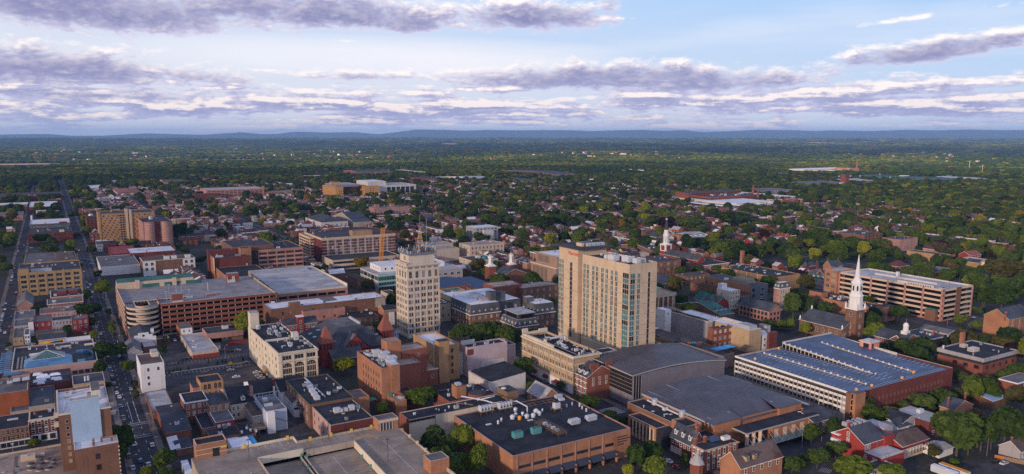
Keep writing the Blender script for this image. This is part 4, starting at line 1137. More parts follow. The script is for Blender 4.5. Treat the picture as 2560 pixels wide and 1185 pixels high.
# ---- curved parking garage on the left ------------------------------------------------------------------
def ramp_garage():
 h=hb('B1',8,300,655)
 X,Y=unp(402,763,h);lx=ext(X,Y,h,691,0)
 wx=37.5-X
 yn=exty(X+lx*.3,Y,h,T('C1',300,960)[1],1)
 b=Bld('parking_garage','red brick parking garage with a curved ramp stack at its street corner','parking garage',at=(X,Y),lx=lx,ly=yn,h=h,mark='the curved-ramp brick garage')
 occupy(X+wx,Y-14,X+lx,Y+yn)
 n=6;fh=h/n
 b.fit('roof_deck',lambda m:m.face([(0,0,h-.7),(lx,0,h-.7),(lx,yn,h-.7),(wx,yn,h-.7),(wx,24,h-.7),(0,24,h-.7)],DECK2))
 b.fit('shade_fill',lambda m:(m.box(2,2.2,0,lx-2,yn-2,h-1.4,SHADEBK),m.box(wx+2,26,0,1.99,yn-2,h-1.4,SHADEBK)))  # near-black boxes carry the shade of the parking floors in their colour
 b.fit('floors',lambda m:[m.box(.1,.1,k*fh-.3,lx-.1,yn,k*fh,CONC)for k in range(1,n)])
 b.fit('spandrels',lambda m:[m.box(0,-.3,k*fh-.95,lx,0,k*fh+.95,BRICK)for k in range(1,n+1)]+[m.box(0,-.2,0,lx,0,.9,CONC)])
 b.fit('spandrels',lambda m:[m.box(-.02,0,k*fh-.95,.25,23.9,k*fh+.95,BRICK)for k in range(1,n+1)])
 b.fit('posts',lambda m:[m.box(i*(lx-.5)/16,-.26,0,i*(lx-.5)/16+.5,-.001,h-.4,CONC)for i in range(17)])
 b.fit('west_wall',lambda m:[m.box(wx-.3,9,k*fh-.95,wx-.01,yn,k*fh+.85,BEIGE)for k in range(1,n+1)]+[m.box(wx-.4,9+i*(yn-10)/9,0,wx+.1,9.8+i*(yn-10)/9,h,Bp)for i in range(10)]+[m.box(wx-.3,9,0,wx-.01,yn,3,Bp)])
 cx,cy,r=wx/2+.3,9.0,-wx/2-.4
 def arc(m,r0,r1,z0,z1,mat,a0=math.pi,a1=2*math.pi,k=24,ky=1.15):
  pts=[(-1,24.0)]+[(math.pi+math.pi*i/k,None)for i in range(k+1)]+[(1,24.0)]
  def P(rr,q_,z):return(cx+q_[0]*rr,q_[1],z)if q_[1]is not None else(cx+rr*math.cos(q_[0]),cy+rr*ky*math.sin(q_[0]),z)
  for t0,t1 in zip(pts,pts[1:]):
   m.face([P(r1,t0,z0),P(r1,t1,z0),P(r1,t1,z1),P(r1,t0,z1)],mat);m.face([P(r0,t0,z0),P(r0,t1,z0),P(r0,t1,z1),P(r0,t0,z1)][::-1],mat)
   m.face([P(r0,t0,z1),P(r1,t0,z1),P(r1,t1,z1),P(r0,t1,z1)],mat);m.face([P(r0,t0,z0),P(r1,t0,z0),P(r1,t1,z0),P(r0,t1,z0)][::-1],mat)
 for k in range(1,n+1):
  z=k*fh-(.9 if k<n else 1.2)
  b.fit('ramp_parapet',lambda m:arc(m,r-.3,r,z-.5,z+1.0,STONE))
  b.fit('ramp_floor',lambda m:arc(m,r*.45,r-.31,z-.5,z-.2,DECK2))
  b.fit('ramp_parapet',lambda m:arc(m,r*.45-.25,r*.45,z-.3,z+1.1,STONE))
 b.fit('ramp_shade_fill',lambda m:arc(m,r*.2,r*.40,0,h-2.5,SHADEBK))  # near-black ring paints the shade inside the ramp stack
 b.fit('ramp_wall',lambda m:m.box(wx+.3,23.6,0,-.05,23.95,h-.9,BRICK))
 b.block(BEIGE,RGRN2,wx+.2,yn-13,T_:=(lx*.42),yn,0,h+4.6,.3,Cr)
 b.fit('green_mansard',lambda m:m.pyramid(wx+.1,yn-12.9,T_+.1,yn-3,h+4.62,h+7.0,RGRN2,.97,.2))
 b.fit('pavilion',lambda m:(m.box(wx+13,yn-14.2,h-.7,wx+16,yn-13.02,h+6,BEIGE),m.box(T_-16,yn-14.2,h-.7,T_-13,yn-13.02,h+5.5,BEIGE)))
 b.fit('dark_storefront',lambda m:[m.box(wx+18+16*k,yn-13.3,h-.5,wx+30+16*k,yn-13.02,h+2.3,RGRN2)for k in range(3)])
 b.fit('stair_house',lambda m:(m.box(8.5,7,h-.7,15.5,11,h+5.6,BRICK,top=Tg),m.box(8.4,6.9,h-.7,15.6,7.0,h+.8,CONCW)))
 b.fit('stair_house',lambda m:(m.box(lx-22,yn-23,h-.7,lx-13,yn-17,h+6.4,BRICK,top=Tg),m.box(lx-22.2,yn-23.2,h-.7,lx-16,yn-23.05,h+1.5,CONCW)))
 b.sign('8','s',lx-18.6,h+1.0,4.6,Tw,Pn=yn-23.3);b.sign('1','w',yn-22.5,h+1.0,4.6,Tw,Pn=lx-22.1)
 b.fit('ramp_cover',lambda m:m.box(lx*.42,21,h-.7,lx*.42+8,24,h+.9,Bp,top=Rp))
 b.fit('ramp_rail',lambda m:(m.box(wx+6,20.5,h-.7,lx*.3,20.9,h+.6,CONCW),[m.box(wx+7+k*2.2,20.35,h-.6,wx+8.6+k*2.2,20.49,h+.1,SHADEBK)for k in range(16)]))
 b.fit('parapet',lambda m:(m.box(0,-.3,h+.951,lx,0,h+1.1,CONCW),m.box(lx-.3,.001,h-.7,lx,yn,h+.9,CONC)))
 g=random.Random(3)
 for k in range(9):
  x,y=g.uniform(0,lx),g.choice([14,27,40])if 40<yn-14 else g.choice([14,24])
  b.fit('light_pole',lambda m:(m.bar((x,y,h-.7),(x,y,h+7),.11,Mw),m.box(x-1.1,y-.15,h+6.9,x+1.1,y+.15,h+7.15,Mw)))
 b.done()
ramp_garage()
# ---- near concrete parking garage at the bottom edge -------------------------------------------------------
def near_garage():
 h=13.0
 X,Y=unp(802+72,1066,h)
 X0,Y1=unp(*T('A1',370,1000),h);
 XE=unp(*T('A2',880,590),h)[0]
 xw=unp(*T('A1',420,1090),h)[0]
 Yn=unp(*T('A2',640,640),h)[1]
 b=Bld('parking_garage','worn concrete parking garage with empty split-level rooftop decks','parking garage',at=(xw,Yn-86),lx=XE-xw,ly=86,h=h,mark='the worn concrete garage')
 lx,ly=b.lx,b.ly
 a1=unp(*T('A2',440,840),h)[0]-xw
 a0=unp(*T('A1',1690,900),h)[0]-xw
 yc=unp(*T('A2',200,850),h)[1]-b.Y
 yd=unp(*T('A1',1180,1010),h)[1]-b.Y
 low=2.6;xb=unp(*T('A1',1180,1050),h)[0]-xw
 def deck(m):
  m.face([(0,yd,h),(a0,yd,h),(a0,ly+6,h),(0,ly+6,h)],DECK)
  m.face([(a0,yc,h),(lx,yc,h),(lx,ly,h),(a0,ly,h)],DECK)
  m.face([(0,0,h),(xb,0,h),(xb,yd,h),(0,yd,h)],DECK)
  m.face([(a1,0,h-2.2),(lx,0,h-2.2),(lx,yc,h),(a1,yc,h)],DECK)
  m.face([(xb+.2,0,h-5),(a0-1.4,0,h-5),(a0-1.4,yd,h-low-1.0),(xb+.2,yd,h-low-1.0)],DECK)
  m.face([(a0-.2,0,h-5),(a1-.2,0,h-5),(a1-.2,yc,h-low),(a0-.2,yc,h-low)],DECK)
 b.fit('roof_deck',deck)
 b.fit('wall',lambda m:(m.box(0,-.2,0,lx,0,h-2.5,CONC),m.box(-.3,0,0,0,ly+6,h-.02,CONC),m.box(0,ly+5.7,0,a0,ly+5.98,h-.01,CONC),m.box(a0,ly-.3,0,lx,ly-.01,h-.01,CONC),m.box(lx-.3,0,0,lx-.01,ly-.32,h-2.4,CONC)))
 b.fit('beam',lambda m:(m.box(xb+.2,yd-.6,h-1.9,a0,yd-.004,h+1.0,Cr),m.box(a0+.8,yc-.6,h-1.7,a1-.4,yc-.004,h+.9,CONC),m.face([(xb+.2,yd+3,h-6),(a0,yd+3,h-6),(a0,yd+3,h-1.9),(xb+.2,yd+3,h-1.9)],SHADEBK),m.face([(a0,yc+3,h-6),(a1,yc+3,h-6),(a1,yc+3,h-1.7),(a0,yc+3,h-1.7)],SHADEBK)))  # near-black sheets behind the beams paint the lower deck's shade
 b.fit('parapet',lambda m:(m.box(13.2,ly+5.7,h,a0-.5,ly+6,h+1.1,Cr),m.box(a0,ly-.3,h,lx-9,ly,h+1.0,CONC),m.box(lx-.3,.3,h-2.4,lx,ly-7,h+.4,CONC),m.box(-.3,20,h,0,ly-14,h+1.0,Cr),m.box(a0-.3,ly+.01,h,a0,ly+6,h+1.1,Cr)))
 def ramps(m):
  m.face([(a1-.3,0,h-1.2),(a1-.3,yc,h+1.0),(a1-.3,yc,h-2.2),(a1-.3,0,h-5.2)],Cr);m.face([(a1+.1,0,h-1.2),(a1+.1,yc,h+1.0),(a1+.1,yc,h-.2),(a1+.1,0,h-2.4)][::-1],CONC);m.face([(a1-.3,0,h-1.2),(a1+.1,0,h-1.2),(a1+.1,yc,h+1.0),(a1-.3,yc,h+1.0)],CONC)
  m.face([(a1-.25,0,h-5.2),(a1-.25,yc,h-2.6),(a1-.25,yc,h-.4),(a1-.25,0,h-2.9)],SHADEBK)
  for x in(a0-1.2,a0+.3):m.face([(x-.15,0,h-3.9),(x+.15,0,h-3.9),(x+.15,yd,h-low+.6),(x-.15,yd,h-low+.6)],Cr);m.face([(x-.15,0,h-5.2),(x-.15,yd,h-low-1),(x-.15,yd,h-low+.6),(x-.15,0,h-3.9)][::-1],CONC)
  m.face([(xb,0,h+.9),(xb+.3,0,h+.9),(xb+.3,yd-6,h+.9),(xb,yd-6,h+.9)],Cr);m.box(xb,0,h-5,xb+.28,yd,h+.89,CONC)
 b.fit('ramp_walls',ramps)
 for x,y,z in((a0-1.0,yd-.8,h-3.2),(a0+.6,yc-.8,h-3),(a1-.6,yc-11,h-3.6),(a1-.6,yc-21,h-4),(a1-.6,yc-31,h-4.4),(a0-1.5,yd-12,h-3.8)):
  b.fit('teal_column',lambda m:m.box(x-.35,y-.35,z-1,x+.35,y+.35,z+2.3,TEALM))
 for k in range(9):
  b.fit('lamp_housing',lambda m:m.box(lx-.55,ly-10-k*8.2,h-.3-2.0*max(0,(k-2))/9,lx+.25,ly-9.0-k*8.2,h+1.15-2.0*max(0,(k-2))/9,OCHRE if k<1 else BEIGE))
 for k in range(5):b.fit('lamp_housing',lambda m:m.box(a0+5+k*9,ly-.45,h+.2,a0+6+k*9,ly+.2,h+1.7,YELLOW))
 b.fit('lamp_housing',lambda m:(m.box(20,ly+5.4,h,21,ly+6.1,h+1.8,YELLOW),m.box(a0-3,ly+5.4,h,a0-2,ly+6.1,h+1.8,YELLOW)))
 def marks(m):
  x=a0+3
  while x<lx-14:m.face([(x,ly-6.2,h+.008),(x+.18,ly-6.2,h+.008),(x+.18,ly-1.2,h+.008),(x,ly-1.2,h+.008)],PAINTY);x+=2.9
  x=22
  while x<a0-3:m.face([(x,ly+.8,h+.008),(x+.16,ly+.8,h+.008),(x+.16,ly+5.4,h+.008),(x,ly+5.4,h+.008)],PAINTW);x+=3.0
  zf=lambda y:h-2.2*(1-y/yc)+.012;zl=lambda y:h-5+(5-low)*y/yc+.012
  y=3.0
  while y<yc-4:
   for xa,xb,z in((a1+1,a1+6,zf),(lx-6.2,lx-1.2,zf),(a1-6,a1-1,zl),(a0+1.2,a0+6,zl)):
    m.face([(xa,y,z(y)),(xb,y,z(y)),(xb,y+.14,z(y+.14)),(xa,y+.14,z(y+.14))],PAINTY)
   y+=2.75
  c=(a1+lx)/2
  m.face([(c,2,zf(2)),(c+.15,2,zf(2)),(c+.15,yc-4,zf(yc-4)),(c,yc-4,zf(yc-4))],PAINTW);c=(a0+a1)/2
  m.face([(c,2,zl(2)),(c+.15,2,zl(2)),(c+.15,yc-4,zl(yc-4)),(c,yc-4,zl(yc-4))],PAINTW)
  def sw(cx,cy,r,a0_,a1_,w,head):
   k=12;P=lambda rr,t:(cx+rr*math.cos(t),cy+rr*math.sin(t),h+.012)
   for i in range(k):
    t0,t1=a0_+(a1_-a0_)*i/k,a0_+(a1_-a0_)*(i+1)/k
    m.face([P(r,t0),P(r+w,t0),P(r+w,t1),P(r,t1)],PAINTY)
   if head:m.face([P(r-.7,a0_),P(r+w+.7,a0_),P(r+w/2,a0_-.28)],PAINTY)
  sw(a1+5.5,yc-1,4.2,.25,2.5,.45,True);sw(a1+5.8,yc-1.5,6.0,.35,2.6,.55,False)
 b.fit('deck_markings',marks)
 b.block(Bo,Rg,lx-9.4,ly-5.2,lx-.2,ly+1.5,0,h+5.0,.2,CONC)
 b.fit('glass_front',lambda m:(m.box(lx-8.8,ly-5.3,h+.3,lx-3,ly-5.204,h+3.6,GLM),[m.box(lx-8.8+k*1.4,ly-5.4,h+.3,lx-8.65+k*1.4,ly-5.305,h+3.6,Tw)for k in range(5)],m.box(lx-9.45,ly-5.25,h+3.7,lx-.15,ly-5.207,h+4.95,BEIGE)))
 x2=lx+.02
 b.block(Bo,Rg,x2-7,ly-54,x2+.8,ly-47,0,h+4.2,.2,CONCW)
 b.block(Bo,Rb,1.5,ly+3.4,13,ly+11,0,h+6.0,.5,Cr)
 b.fit('brick_band',lambda m:[m.box(1.4,ly+3.3,h+z,13.1,ly+3.396,h+z+.2,Cr)for z in(1.6,3.6)]+[m.box(7.5,ly+3.28,h,10,ly+3.394,h+3.4,GL),m.box(10.8,ly+3.24,h+3.0,12.8,ly+3.392,h+3.6,YELLOW)])
 for k in range(5):b.fit('bollard',lambda m:m.cyl(1+k*4,ly-xb+.2,h,h+1.1,.3,CONC))
 for x,y in((a1+5.5,yc-24),(a0+13,ly-1.5),(xb-3,yd+1)):b.fit('light_pole',lambda m:(m.bar((x,y,h-1),(x,y,h+8.5),.12,Td),m.box(x-.7,y-.2,h+8.4,x+.7,y+.2,h+8.7,Td)))
 b.fit('awning',lambda m:[m.face([(-.32,12+k*16,h-.6),(-.32,22+k*16,h-.6),(-2.6,22+k*16,h-2.2),(-2.6,12+k*16,h-2.2)],Mw)for k in range(3)])
 b.done()
near_garage()
# ---- brown brick newspaper plant, near the bottom ------------------------------------------------------------
def press_building():
 h=13.0
 b=Bld('press_building','broad orange-brown brick hall with black flat roof crowded by machinery','industrial hall','A3',-310,390,1785,972,h,mark='the broad brick press hall')
 lx,ly=b.lx,b.ly
 b.block(Bo,Rb,par=.5,Tm=Tg)
 n=7
 for i in range(n):
  u0,u1=2.0+i*(lx-10)/n+.7,2.0+(i+1)*(lx-10)/n-.7
  if i<n-1 or True:b.wins('s',1,1,(u1-u0)*(1 if i<n-1 else.8),1.35,u0,u1,h-6.4,h-4.6,'plain',None,GL)
  b.fit('pilaster',lambda m:m.box(u0-.95,-.22,0,u0-.45,-.004,h-.6,Bp))
  b.awning('s',u0-.3,h-10.6,u1-u0+.6,2.6,2.2,NAVY)
  b.fit('dark_panel',lambda m:m.box(u0-.2,-.05,.1,u1+.2,-.006,h-9.6,SHADEBK))  # shade beneath the awnings painted as a near-black panel
 b.fit('pier',lambda m:[m.cyl(1.2+i*(lx-10)/n,-1.7,0,h-9.4,.55,Bo,n=8)for i in range(n+1)])
 for k,(tx_,u)in enumerate((('INTELLIGENCER',lx-7.4),('LANCASTER NEW ERA',lx-7.6),('SUNDAY NEWS',lx-7.6),('JOURNAL',lx-7.2))):
  b.sign(tx_,'s',u,h-3.2-k*1.15,.78,Td)
 z=h-.5
 P=lambda zx,zy:tuple(v-o for v,o in zip(unp(*T('A3',zx,zy),z),(b.X,b.Y)))
 for zx,zy in((410,775),(630,725)):
  x,y=P(zx,zy);b.fit('rooftop_unit',lambda m:(m.box(x,y,z+.3,x+4.4,y+2.6,z+2.6,TEALM),m.box(x+.2,y+.2,z,x+4.2,y+2.4,z+.29,STEELG),m.box(x+.6,y+.7,z+2.6,x+1.9,y+1.8,z+2.75,Td),m.box(x+2.6,y+.7,z+2.6,x+3.9,y+1.8,z+2.75,Td),m.box(x+1.0,y-.05,z+.8,x+2.6,y-.003,z+2.0,STEELG)))
 for zx,zy in((1090,615),(1290,570)):
  x,y=P(zx,zy);b.fit('rooftop_unit',lambda m:(m.box(x,y,z+.4,x+4.6,y+2.6,z+2.4,Mw),m.face([(x-.7,y-.1,z+1.0),(x-.7,y+2.7,z+1.0),(x,y+2.7,z+2.5),(x,y-.1,z+2.5)][::-1],Ml),[m.box(x+.2+k*1.1,y-.06,z+.6,x+.95+k*1.1,y-.003,z+2.2,Ml)for k in range(4)],m.box(x+.2,y+.2,z,x+4.4,y+2.4,z+.39,STEELG)))
 def frame(m):
  x0,y0=P(930,760);x1,y1=P(650,610);w=4.4
  d=Vector((x1-x0,y1-y0));L=d.length;d.normalize();nrm=Vector((d.y,-d.x))
  for s_ in(0,.35,.7,1):
   a=Vector((x0,y0))+nrm*w*s_
   m.bar((a.x,a.y,z+1.5),(a.x+d.x*L,a.y+d.y*L,z+1.5),.10,RUST);m.bar((a.x,a.y,z+2.4),(a.x+d.x*L,a.y+d.y*L,z+2.4),.07,RUST)
  for i in range(13):
   a=Vector((x0,y0))+d*L*i/12;e=a+nrm*w
   m.bar((a.x,a.y,z+1.5),(e.x,e.y,z+1.5),.08,RUST)
   for q_ in(a,e):m.bar((q_.x,q_.y,z+(0 if i%3==0 else 1.5)),(q_.x,q_.y,z+2.4),.07,RUST)
  for i in range(4):
   a=Vector((x0,y0))+d*(3+i*3)+nrm*1.2;m.box(a.x,a.y,z+1.55,a.x+1.7,a.y+1.4,z+2.6,Ml if i%2 else STEELG)
 b.fit('steel_platform',frame)
 def ladder(m):
  x0,y0=P(510,385);x1,y1=P(850,315)
  for o in(0,3.0):m.bar((x0,y0-o,z+.8),(x1,y1-o,z+.8),.12,RUST)
  for i in range(7):
   f=i/6;m.bar((x0+(x1-x0)*f,y0+(y1-y0)*f,z+.8),(x0+(x1-x0)*f,y0+(y1-y0)*f-3,z+.8),.10,RUST);m.bar((x0+(x1-x0)*f,y0+(y1-y0)*f-3,z),(x0+(x1-x0)*f,y0+(y1-y0)*f-3,z+.8),.08,RUST)
 b.fit('steel_frame',ladder)
 for zx,zy,w in((10,490,6.6),(235,455,6.6)):
  x,y=P(zx,zy)
  b.fit('chiller',lambda m:(m.box(x,y,z+1.6,x+w,y+2.6,z+4.0,Mw,top=Ml),[m.face([(x+.4+k*1.6,y-.03,z+1.9),(x+1.6+k*1.6,y-.03,z+1.9),(x+1.0+k*1.6,y-.03,z+3.6)],Td)for k in range(4)],[m.cyl(x+1+k*1.5,y+1.3,z+4,z+4.3,.6,Ml,top=SHADEBK)for k in range(4)],m.box(x-.4,y-.6,z+1.3,x+w+.4,y+3.0,z+1.59,RUST),[m.bar((x+k*3,y,z),(x+k*3,y,z+1.4),.12,RUST)for k in range(3)]))
 def pipes(m):
  pts=[P(60,400),P(170,430),P(230,420),P(430,405),P(560,470)]
  for a,c in zip(pts,pts[1:]):m.bar((*a,z+3.6),(*c,z+3.4),.32,Mw,8)
  m.bar((*pts[0],z+3.6),(pts[0][0]-8,pts[0][1]+9,z+4.4),.32,Mw,8);m.bar((*pts[-1],z+3.4),(*pts[-1],z),.32,Mw,8)
 b.fit('white_pipe',pipes)
 for zx,zy,r,mt in((385,530,1.3,Mw),(425,500,.9,Ml),(470,540,1.0,ORANGE),(505,490,.8,Ml),(555,520,1.3,Ml),(630,510,1.2,Mw),(665,460,1.4,Mw),(700,485,1.2,Mw),(1210,415,.4,Mw),(1260,445,.5,Mw),(1090,370,.5,Mw),(1180,385,.5,Mw),(1025,395,.5,Mw),(215,590,.6,Mw),(255,560,.6,Ml),(420,440,1.1,Ml),(740,450,.5,Ml)):
  x,y=P(zx,zy);b.fit('roof_fan',lambda m:(m.cyl(x,y,z,z+1.0,r*.8,mt,n=10),m.cyl(x,y,z+1.0,z+1.5,r,mt,r1=r*.8,n=10),m.dome(x,y,z+1.5,r*.75,r*.4,mt)))
 x,y=P(905,440);b.fit('rooftop_unit',lambda m:(m.box(x-1.3,y-1,z+1.6,x+1.6,y+1.4,z+4,Mw),m.cyl(x,y+.2,z+4,z+4.3,.9,Ml,top=SHADEBK),m.box(x-2,y-1.6,z+1.3,x+2.2,y+2,z+1.59,RUST),[m.bar((x+sx,y+sy,z),(x+sx,y+sy,z+1.4),.12,RUST)for sx in(-1.8,2)for sy in(-1.4,1.8)]))
 x,y=P(930,300);b.fit('rooftop_unit',lambda m:(m.box(x-1,y,z+.3,x+2.4,y+2.2,z+1.9,Ml),m.box(x-.8,y-2.6,z,x+2.0,y-.8,z+.9,Mw)))
 b.fit('tray',lambda m:[m.box(x0,y0,z,x0+2.6,y0+1.2,z+.3,Mw)for x0,y0 in(P(80,610),P(575,560))])
 b.done()
 return b
PRESS=press_building()
# ================================================================== OTHER BUILDINGS, WEST SIDE FIRST
def Q(name,label,cat,t,xc,y,xr,h=None,yb=None,xl=None,Yb=None,ly=None,group=None,mark=None,z0=0.0,occ=True):
 """place a building from its south-west roof corner (xc, y), its south-east one (xr) and either its north-west one (xl) or its far roof edge (yback)"""
 if h is None:h=hb(t,xc,y,yb)
 X,Y=unp(*T(t,xc,y),h)
 if ly is None:
  ly=ext(X,Y,h,T(t,xl,0)[0],1)if xl is not None else exty(X,Y,h,T(t,0,Yb)[1])
 lx=ext(X,Y,h,T(t,xr,0)[0],0)
 return Bld(name,label,cat,at=(X,Y),lx=max(2.5,lx),ly=max(2.5,ly),h=h,group=group,mark=mark,occ=occ)
def W(b,face,*a,**k):b.wins(face,*a,**k);return b
# tall brown brick tower with the pale blue shaft
def brick_tower():
 X,Y=unp(*T('A0',765,1140),8.0);h=htop(X,Y,T('A0',0,480)[1])
 b=Q('brick_tower','tall brown brick block with a pale blue blank wall and white roof by the avenue','tower block','A0',685,480,1305,h,Yb=190,mark='the tall brick tower block')
 lx,ly=b.lx,b.ly
 b.block(Bb,Rw,par=1.0,Tm=Cr,corn=.35)
 X,Y=b.X,b.Y
 h2=htop(X+lx*.31,Y,T('A0',870,800)[1])
 wy=exty(X+lx*.3,Y,h2,T('A0',885,895)[1])
 x0,x1=lx*.235,lx*.80
 b.fit('stair_shaft',lambda m:m.box(x0,-.5,h2-.5,x1,3.6,h+4.6,PALEB,top=Rp))
 b.fit('shaft_coping',lambda m:(m.box(x0-.15,-.65,h+4.6,x1+.15,-.35,h+4.9,Mw),m.box(x0-.15,-.34,h+4.6,x0+.15,3.7,h+4.9,Mw)))
 b.block(Bb,Rw,x0+.1,wy,lx+1.5,-.02,0,h2,.5,Cr)
 W(b,'s',1,2,1.5,2.0,x0+6.5,x0+9.5,h2-11,h2-2,Sy='sash',fr=Bd,gl=GL,Pn=wy)
 W(b,'s',1,7,1.0,1.3,x0-2.6,x0-.2,10,h-2,Sy='plain',fr=Tt,gl=(GL,GLB))
 b.fit('penthouse',lambda m:m.box(lx*.68,ly*.45,h-1,lx*.86,ly*.86,h+3.0,Cr,top=Rg))
 b.fit('balcony',lambda m:[m.box(lx+.02,ly*f,h-7,lx+2.4,ly*f+2.5,h-5.8,Cr)for f in(.3,.6)])
 b.fit('balcony',lambda m:[m.box(-1.8,ly*f,h-8,-.02,ly*f+2.2,h-6.2,Cr)for f in(.25,.6)])
 b.fit('corner_quoins',lambda m:[m.box(lx+1.2,wy-.08,1.5+k*1.7,lx+1.65,wy-.003,2.3+k*1.7,Cr)for k in range(int(h2/1.7)-1)])
 for f in(.1,.2,.35,.5):b.fit('roof_pipe',lambda m:m.bar((lx*f,ly*.12,h-.8),(lx*f+1,ly*.4,h+.4),.18,Mw,6))
 b.units(8,h-1,2,5,lx*.6,ly-2)
 for x,y in((x0+6.5,wy+2),(x0+9.5,wy+5),(x0+6.6,wy+4.3),(lx-1,wy+4)):b.chimney(x,y,h2-.5,h2+1.4,.8,Bb)
 b.done()
brick_tower()
def mall():
 h=8.0
 xe,yn=unp(*T('A0',690,830),h);xw=unp(*T('A0',0,925),h)[0]-30
 b=Bld('market_mall','low mall with broad tan gravel roof dotted by lens-shaped skylights','mall',at=(xw,yn-62),lx=xe-xw+8,ly=62,h=h)
 b.block(STONE,RTAN,par=.8,Tm=CONCW)
 P=lambda zx,zy:tuple(v-o for v,o in zip(unp(*T('A0',zx,zy),h-.8),(b.X,b.Y)))
 for zx,zy in((370,1075),(470,1000),(470,1030),(575,1020),(625,1035),(495,1075),(630,1080),(580,1125),(375,1130),(475,1140)):
  x,y=P(zx,zy)
  b.fit('lens_skylight',lambda m:(m.cyl(x,y,h-.8,h-.4,1.5,Tt,n=14),m.dome(x,y,h-.4,1.4,.8,GLM,14)))
 x,y=P(330,1010);b.fit('rooftop_unit',lambda m:(m.box(x-2.5,y-2,h-.8,x+2.8,y+2,h+.9,BEIGE,top=Cr),m.cyl(x,y,h+.9,h+1.2,.9,Tt)))
 x,y=P(470,985);b.fit('rooftop_unit',lambda m:m.box(x-1.8,y,h-.8,x+1.8,y+1.6,h+.5,Cr))
 x,y=P(160,985);b.fit('light_pole',lambda m:(m.bar((x,y,h-.8),(x,y,h+5),.1,Tg),m.box(x-.5,y-.2,h+4.9,x+.6,y+.2,h+5.2,Mw)))
 b.fit('walkway',lambda m:m.box(x+.5,0,h-.79,x+1.4,y,h-.7,Rg))
 b.units(5,h-.8,b.lx*.4,30,b.lx-12,58);b.done()
mall()
rs=[]
b=Q('row_building','three-storey red brick row with cornice and pale shopfronts beside the tower block','row building','A0',345,545,655,11.0,Yb=445)
b.block(BRICK,Rb,par=.5,Tm=Cr);b.band('s',10.2,10.95,Cr,.5);W(b,'s',4,2,1.2,2.0,z0=3.6,z1=10.2,Sy='lintel',gl=(GL,GLM));b.fit('shop_front',lambda m:m.box(0,-.14,0,b.lx,-.004,3.6,WHITE));W(b,'s',3,1,2.2,2.4,z0=.2,z1=3.4,Sy='plain',fr=Tg,gl=GL,Pn=-.16);b.chimney(2,6,11,12.8);b.units(3,10.5);b.done()
b=Q('row_building','lower red brick row with dark shed roof over pale arcaded shops','row building','A0',-160,690,343,9.2,Yb=520)
b.block(BRICK,Rb,par=.2,Tm=Cr);W(b,'s',9,2,1.15,1.9,z0=3.4,z1=9.0,Sy='sash',fr=Tt,gl=(GL,GLM));b.fit('shop_front',lambda m:m.box(0,-.14,0,b.lx,-.004,3.4,WHITE));W(b,'s',7,1,2.0,2.2,z0=.2,z1=3.2,Sy='plain',fr=Tg,gl=GL,Pn=-.16);b.fit('skylight',lambda m:m.box(b.lx*.45,b.ly*.6,9,b.lx*.72,b.ly*.6+1.2,9.5,Mw));b.done()
b=Q('theatre_block','windowless orange-red brick block with grey roof and two white roof units','block','A0',-120,252,328,12.0,Yb=70)
b.block(wall('brick_vivid_orange',(0.33,0.10,0.045)),Rg,par=.5,Tm=CONCW)
for k in(0,1):b.fit('rooftop_unit',lambda m:(m.box(b.lx*.57+k*4.2,b.ly*.55,11.5,b.lx*.57+3.4+k*4.2,b.ly*.55+5.5,13.0,Td,top=Mw),m.box(b.lx*.57+.1+k*4.2,b.ly*.55+.2,13.0,b.lx*.57+3.2+k*4.2,b.ly*.55+5,13.6,Mw)))
b.units(4,11.5);b.done()
b=Q('flat_annex','plain annex with blue-grey flat roof between the orange block and the tower','annex','A0',336,390,650,7.0,Yb=165)
b.block(CONC,Rs,par=.3,Tm=Rs);b.units(2,6.7);b.done()
b=Q('low_store','low store with brown concrete front edge under the blue-grey annex','store','A0',120,455,640,4.5,Yb=385,occ=False)
b.block(CONC,Rg,par=.3);b.done()
b=Q('market_sheds','long store whose roof is cluttered with crumpled white sheeting','store','A0',345,140,850,7.5,Yb=-10)
b.block(Bd,Rd,par=.4,Tm=Bd)
g=random.Random(8)
for k in range(13):b.fit('white_sheeting',lambda m:m.pyramid(*(lambda x,y:(x,y,x+g.uniform(2.5,6),y+g.uniform(1.8,4)))(g.uniform(.5,b.lx-7),g.uniform(1,b.ly-5)),7.2,7.6+g.uniform(.2,.9),TARP,g.uniform(.5,.85),g.uniform(.4,.8)))
b.done()
b=Q('corner_store','slate-roofed corner store with two tall vents beside the avenue trees','store','A0',862,130,1243,9.0,Yb=20)
b.block(TAN2,Rs,par=.3,Tm=CONCW);W(b,'s',5,1,1.2,2,z0=5,z1=8.5,Sy='sash')
for k in(0,1):b.fit('roof_vent',lambda m:m.cyl(b.lx*(.4+.1*k),b.ly*.3,8.7,11.3,.55,Mw))
b.done()
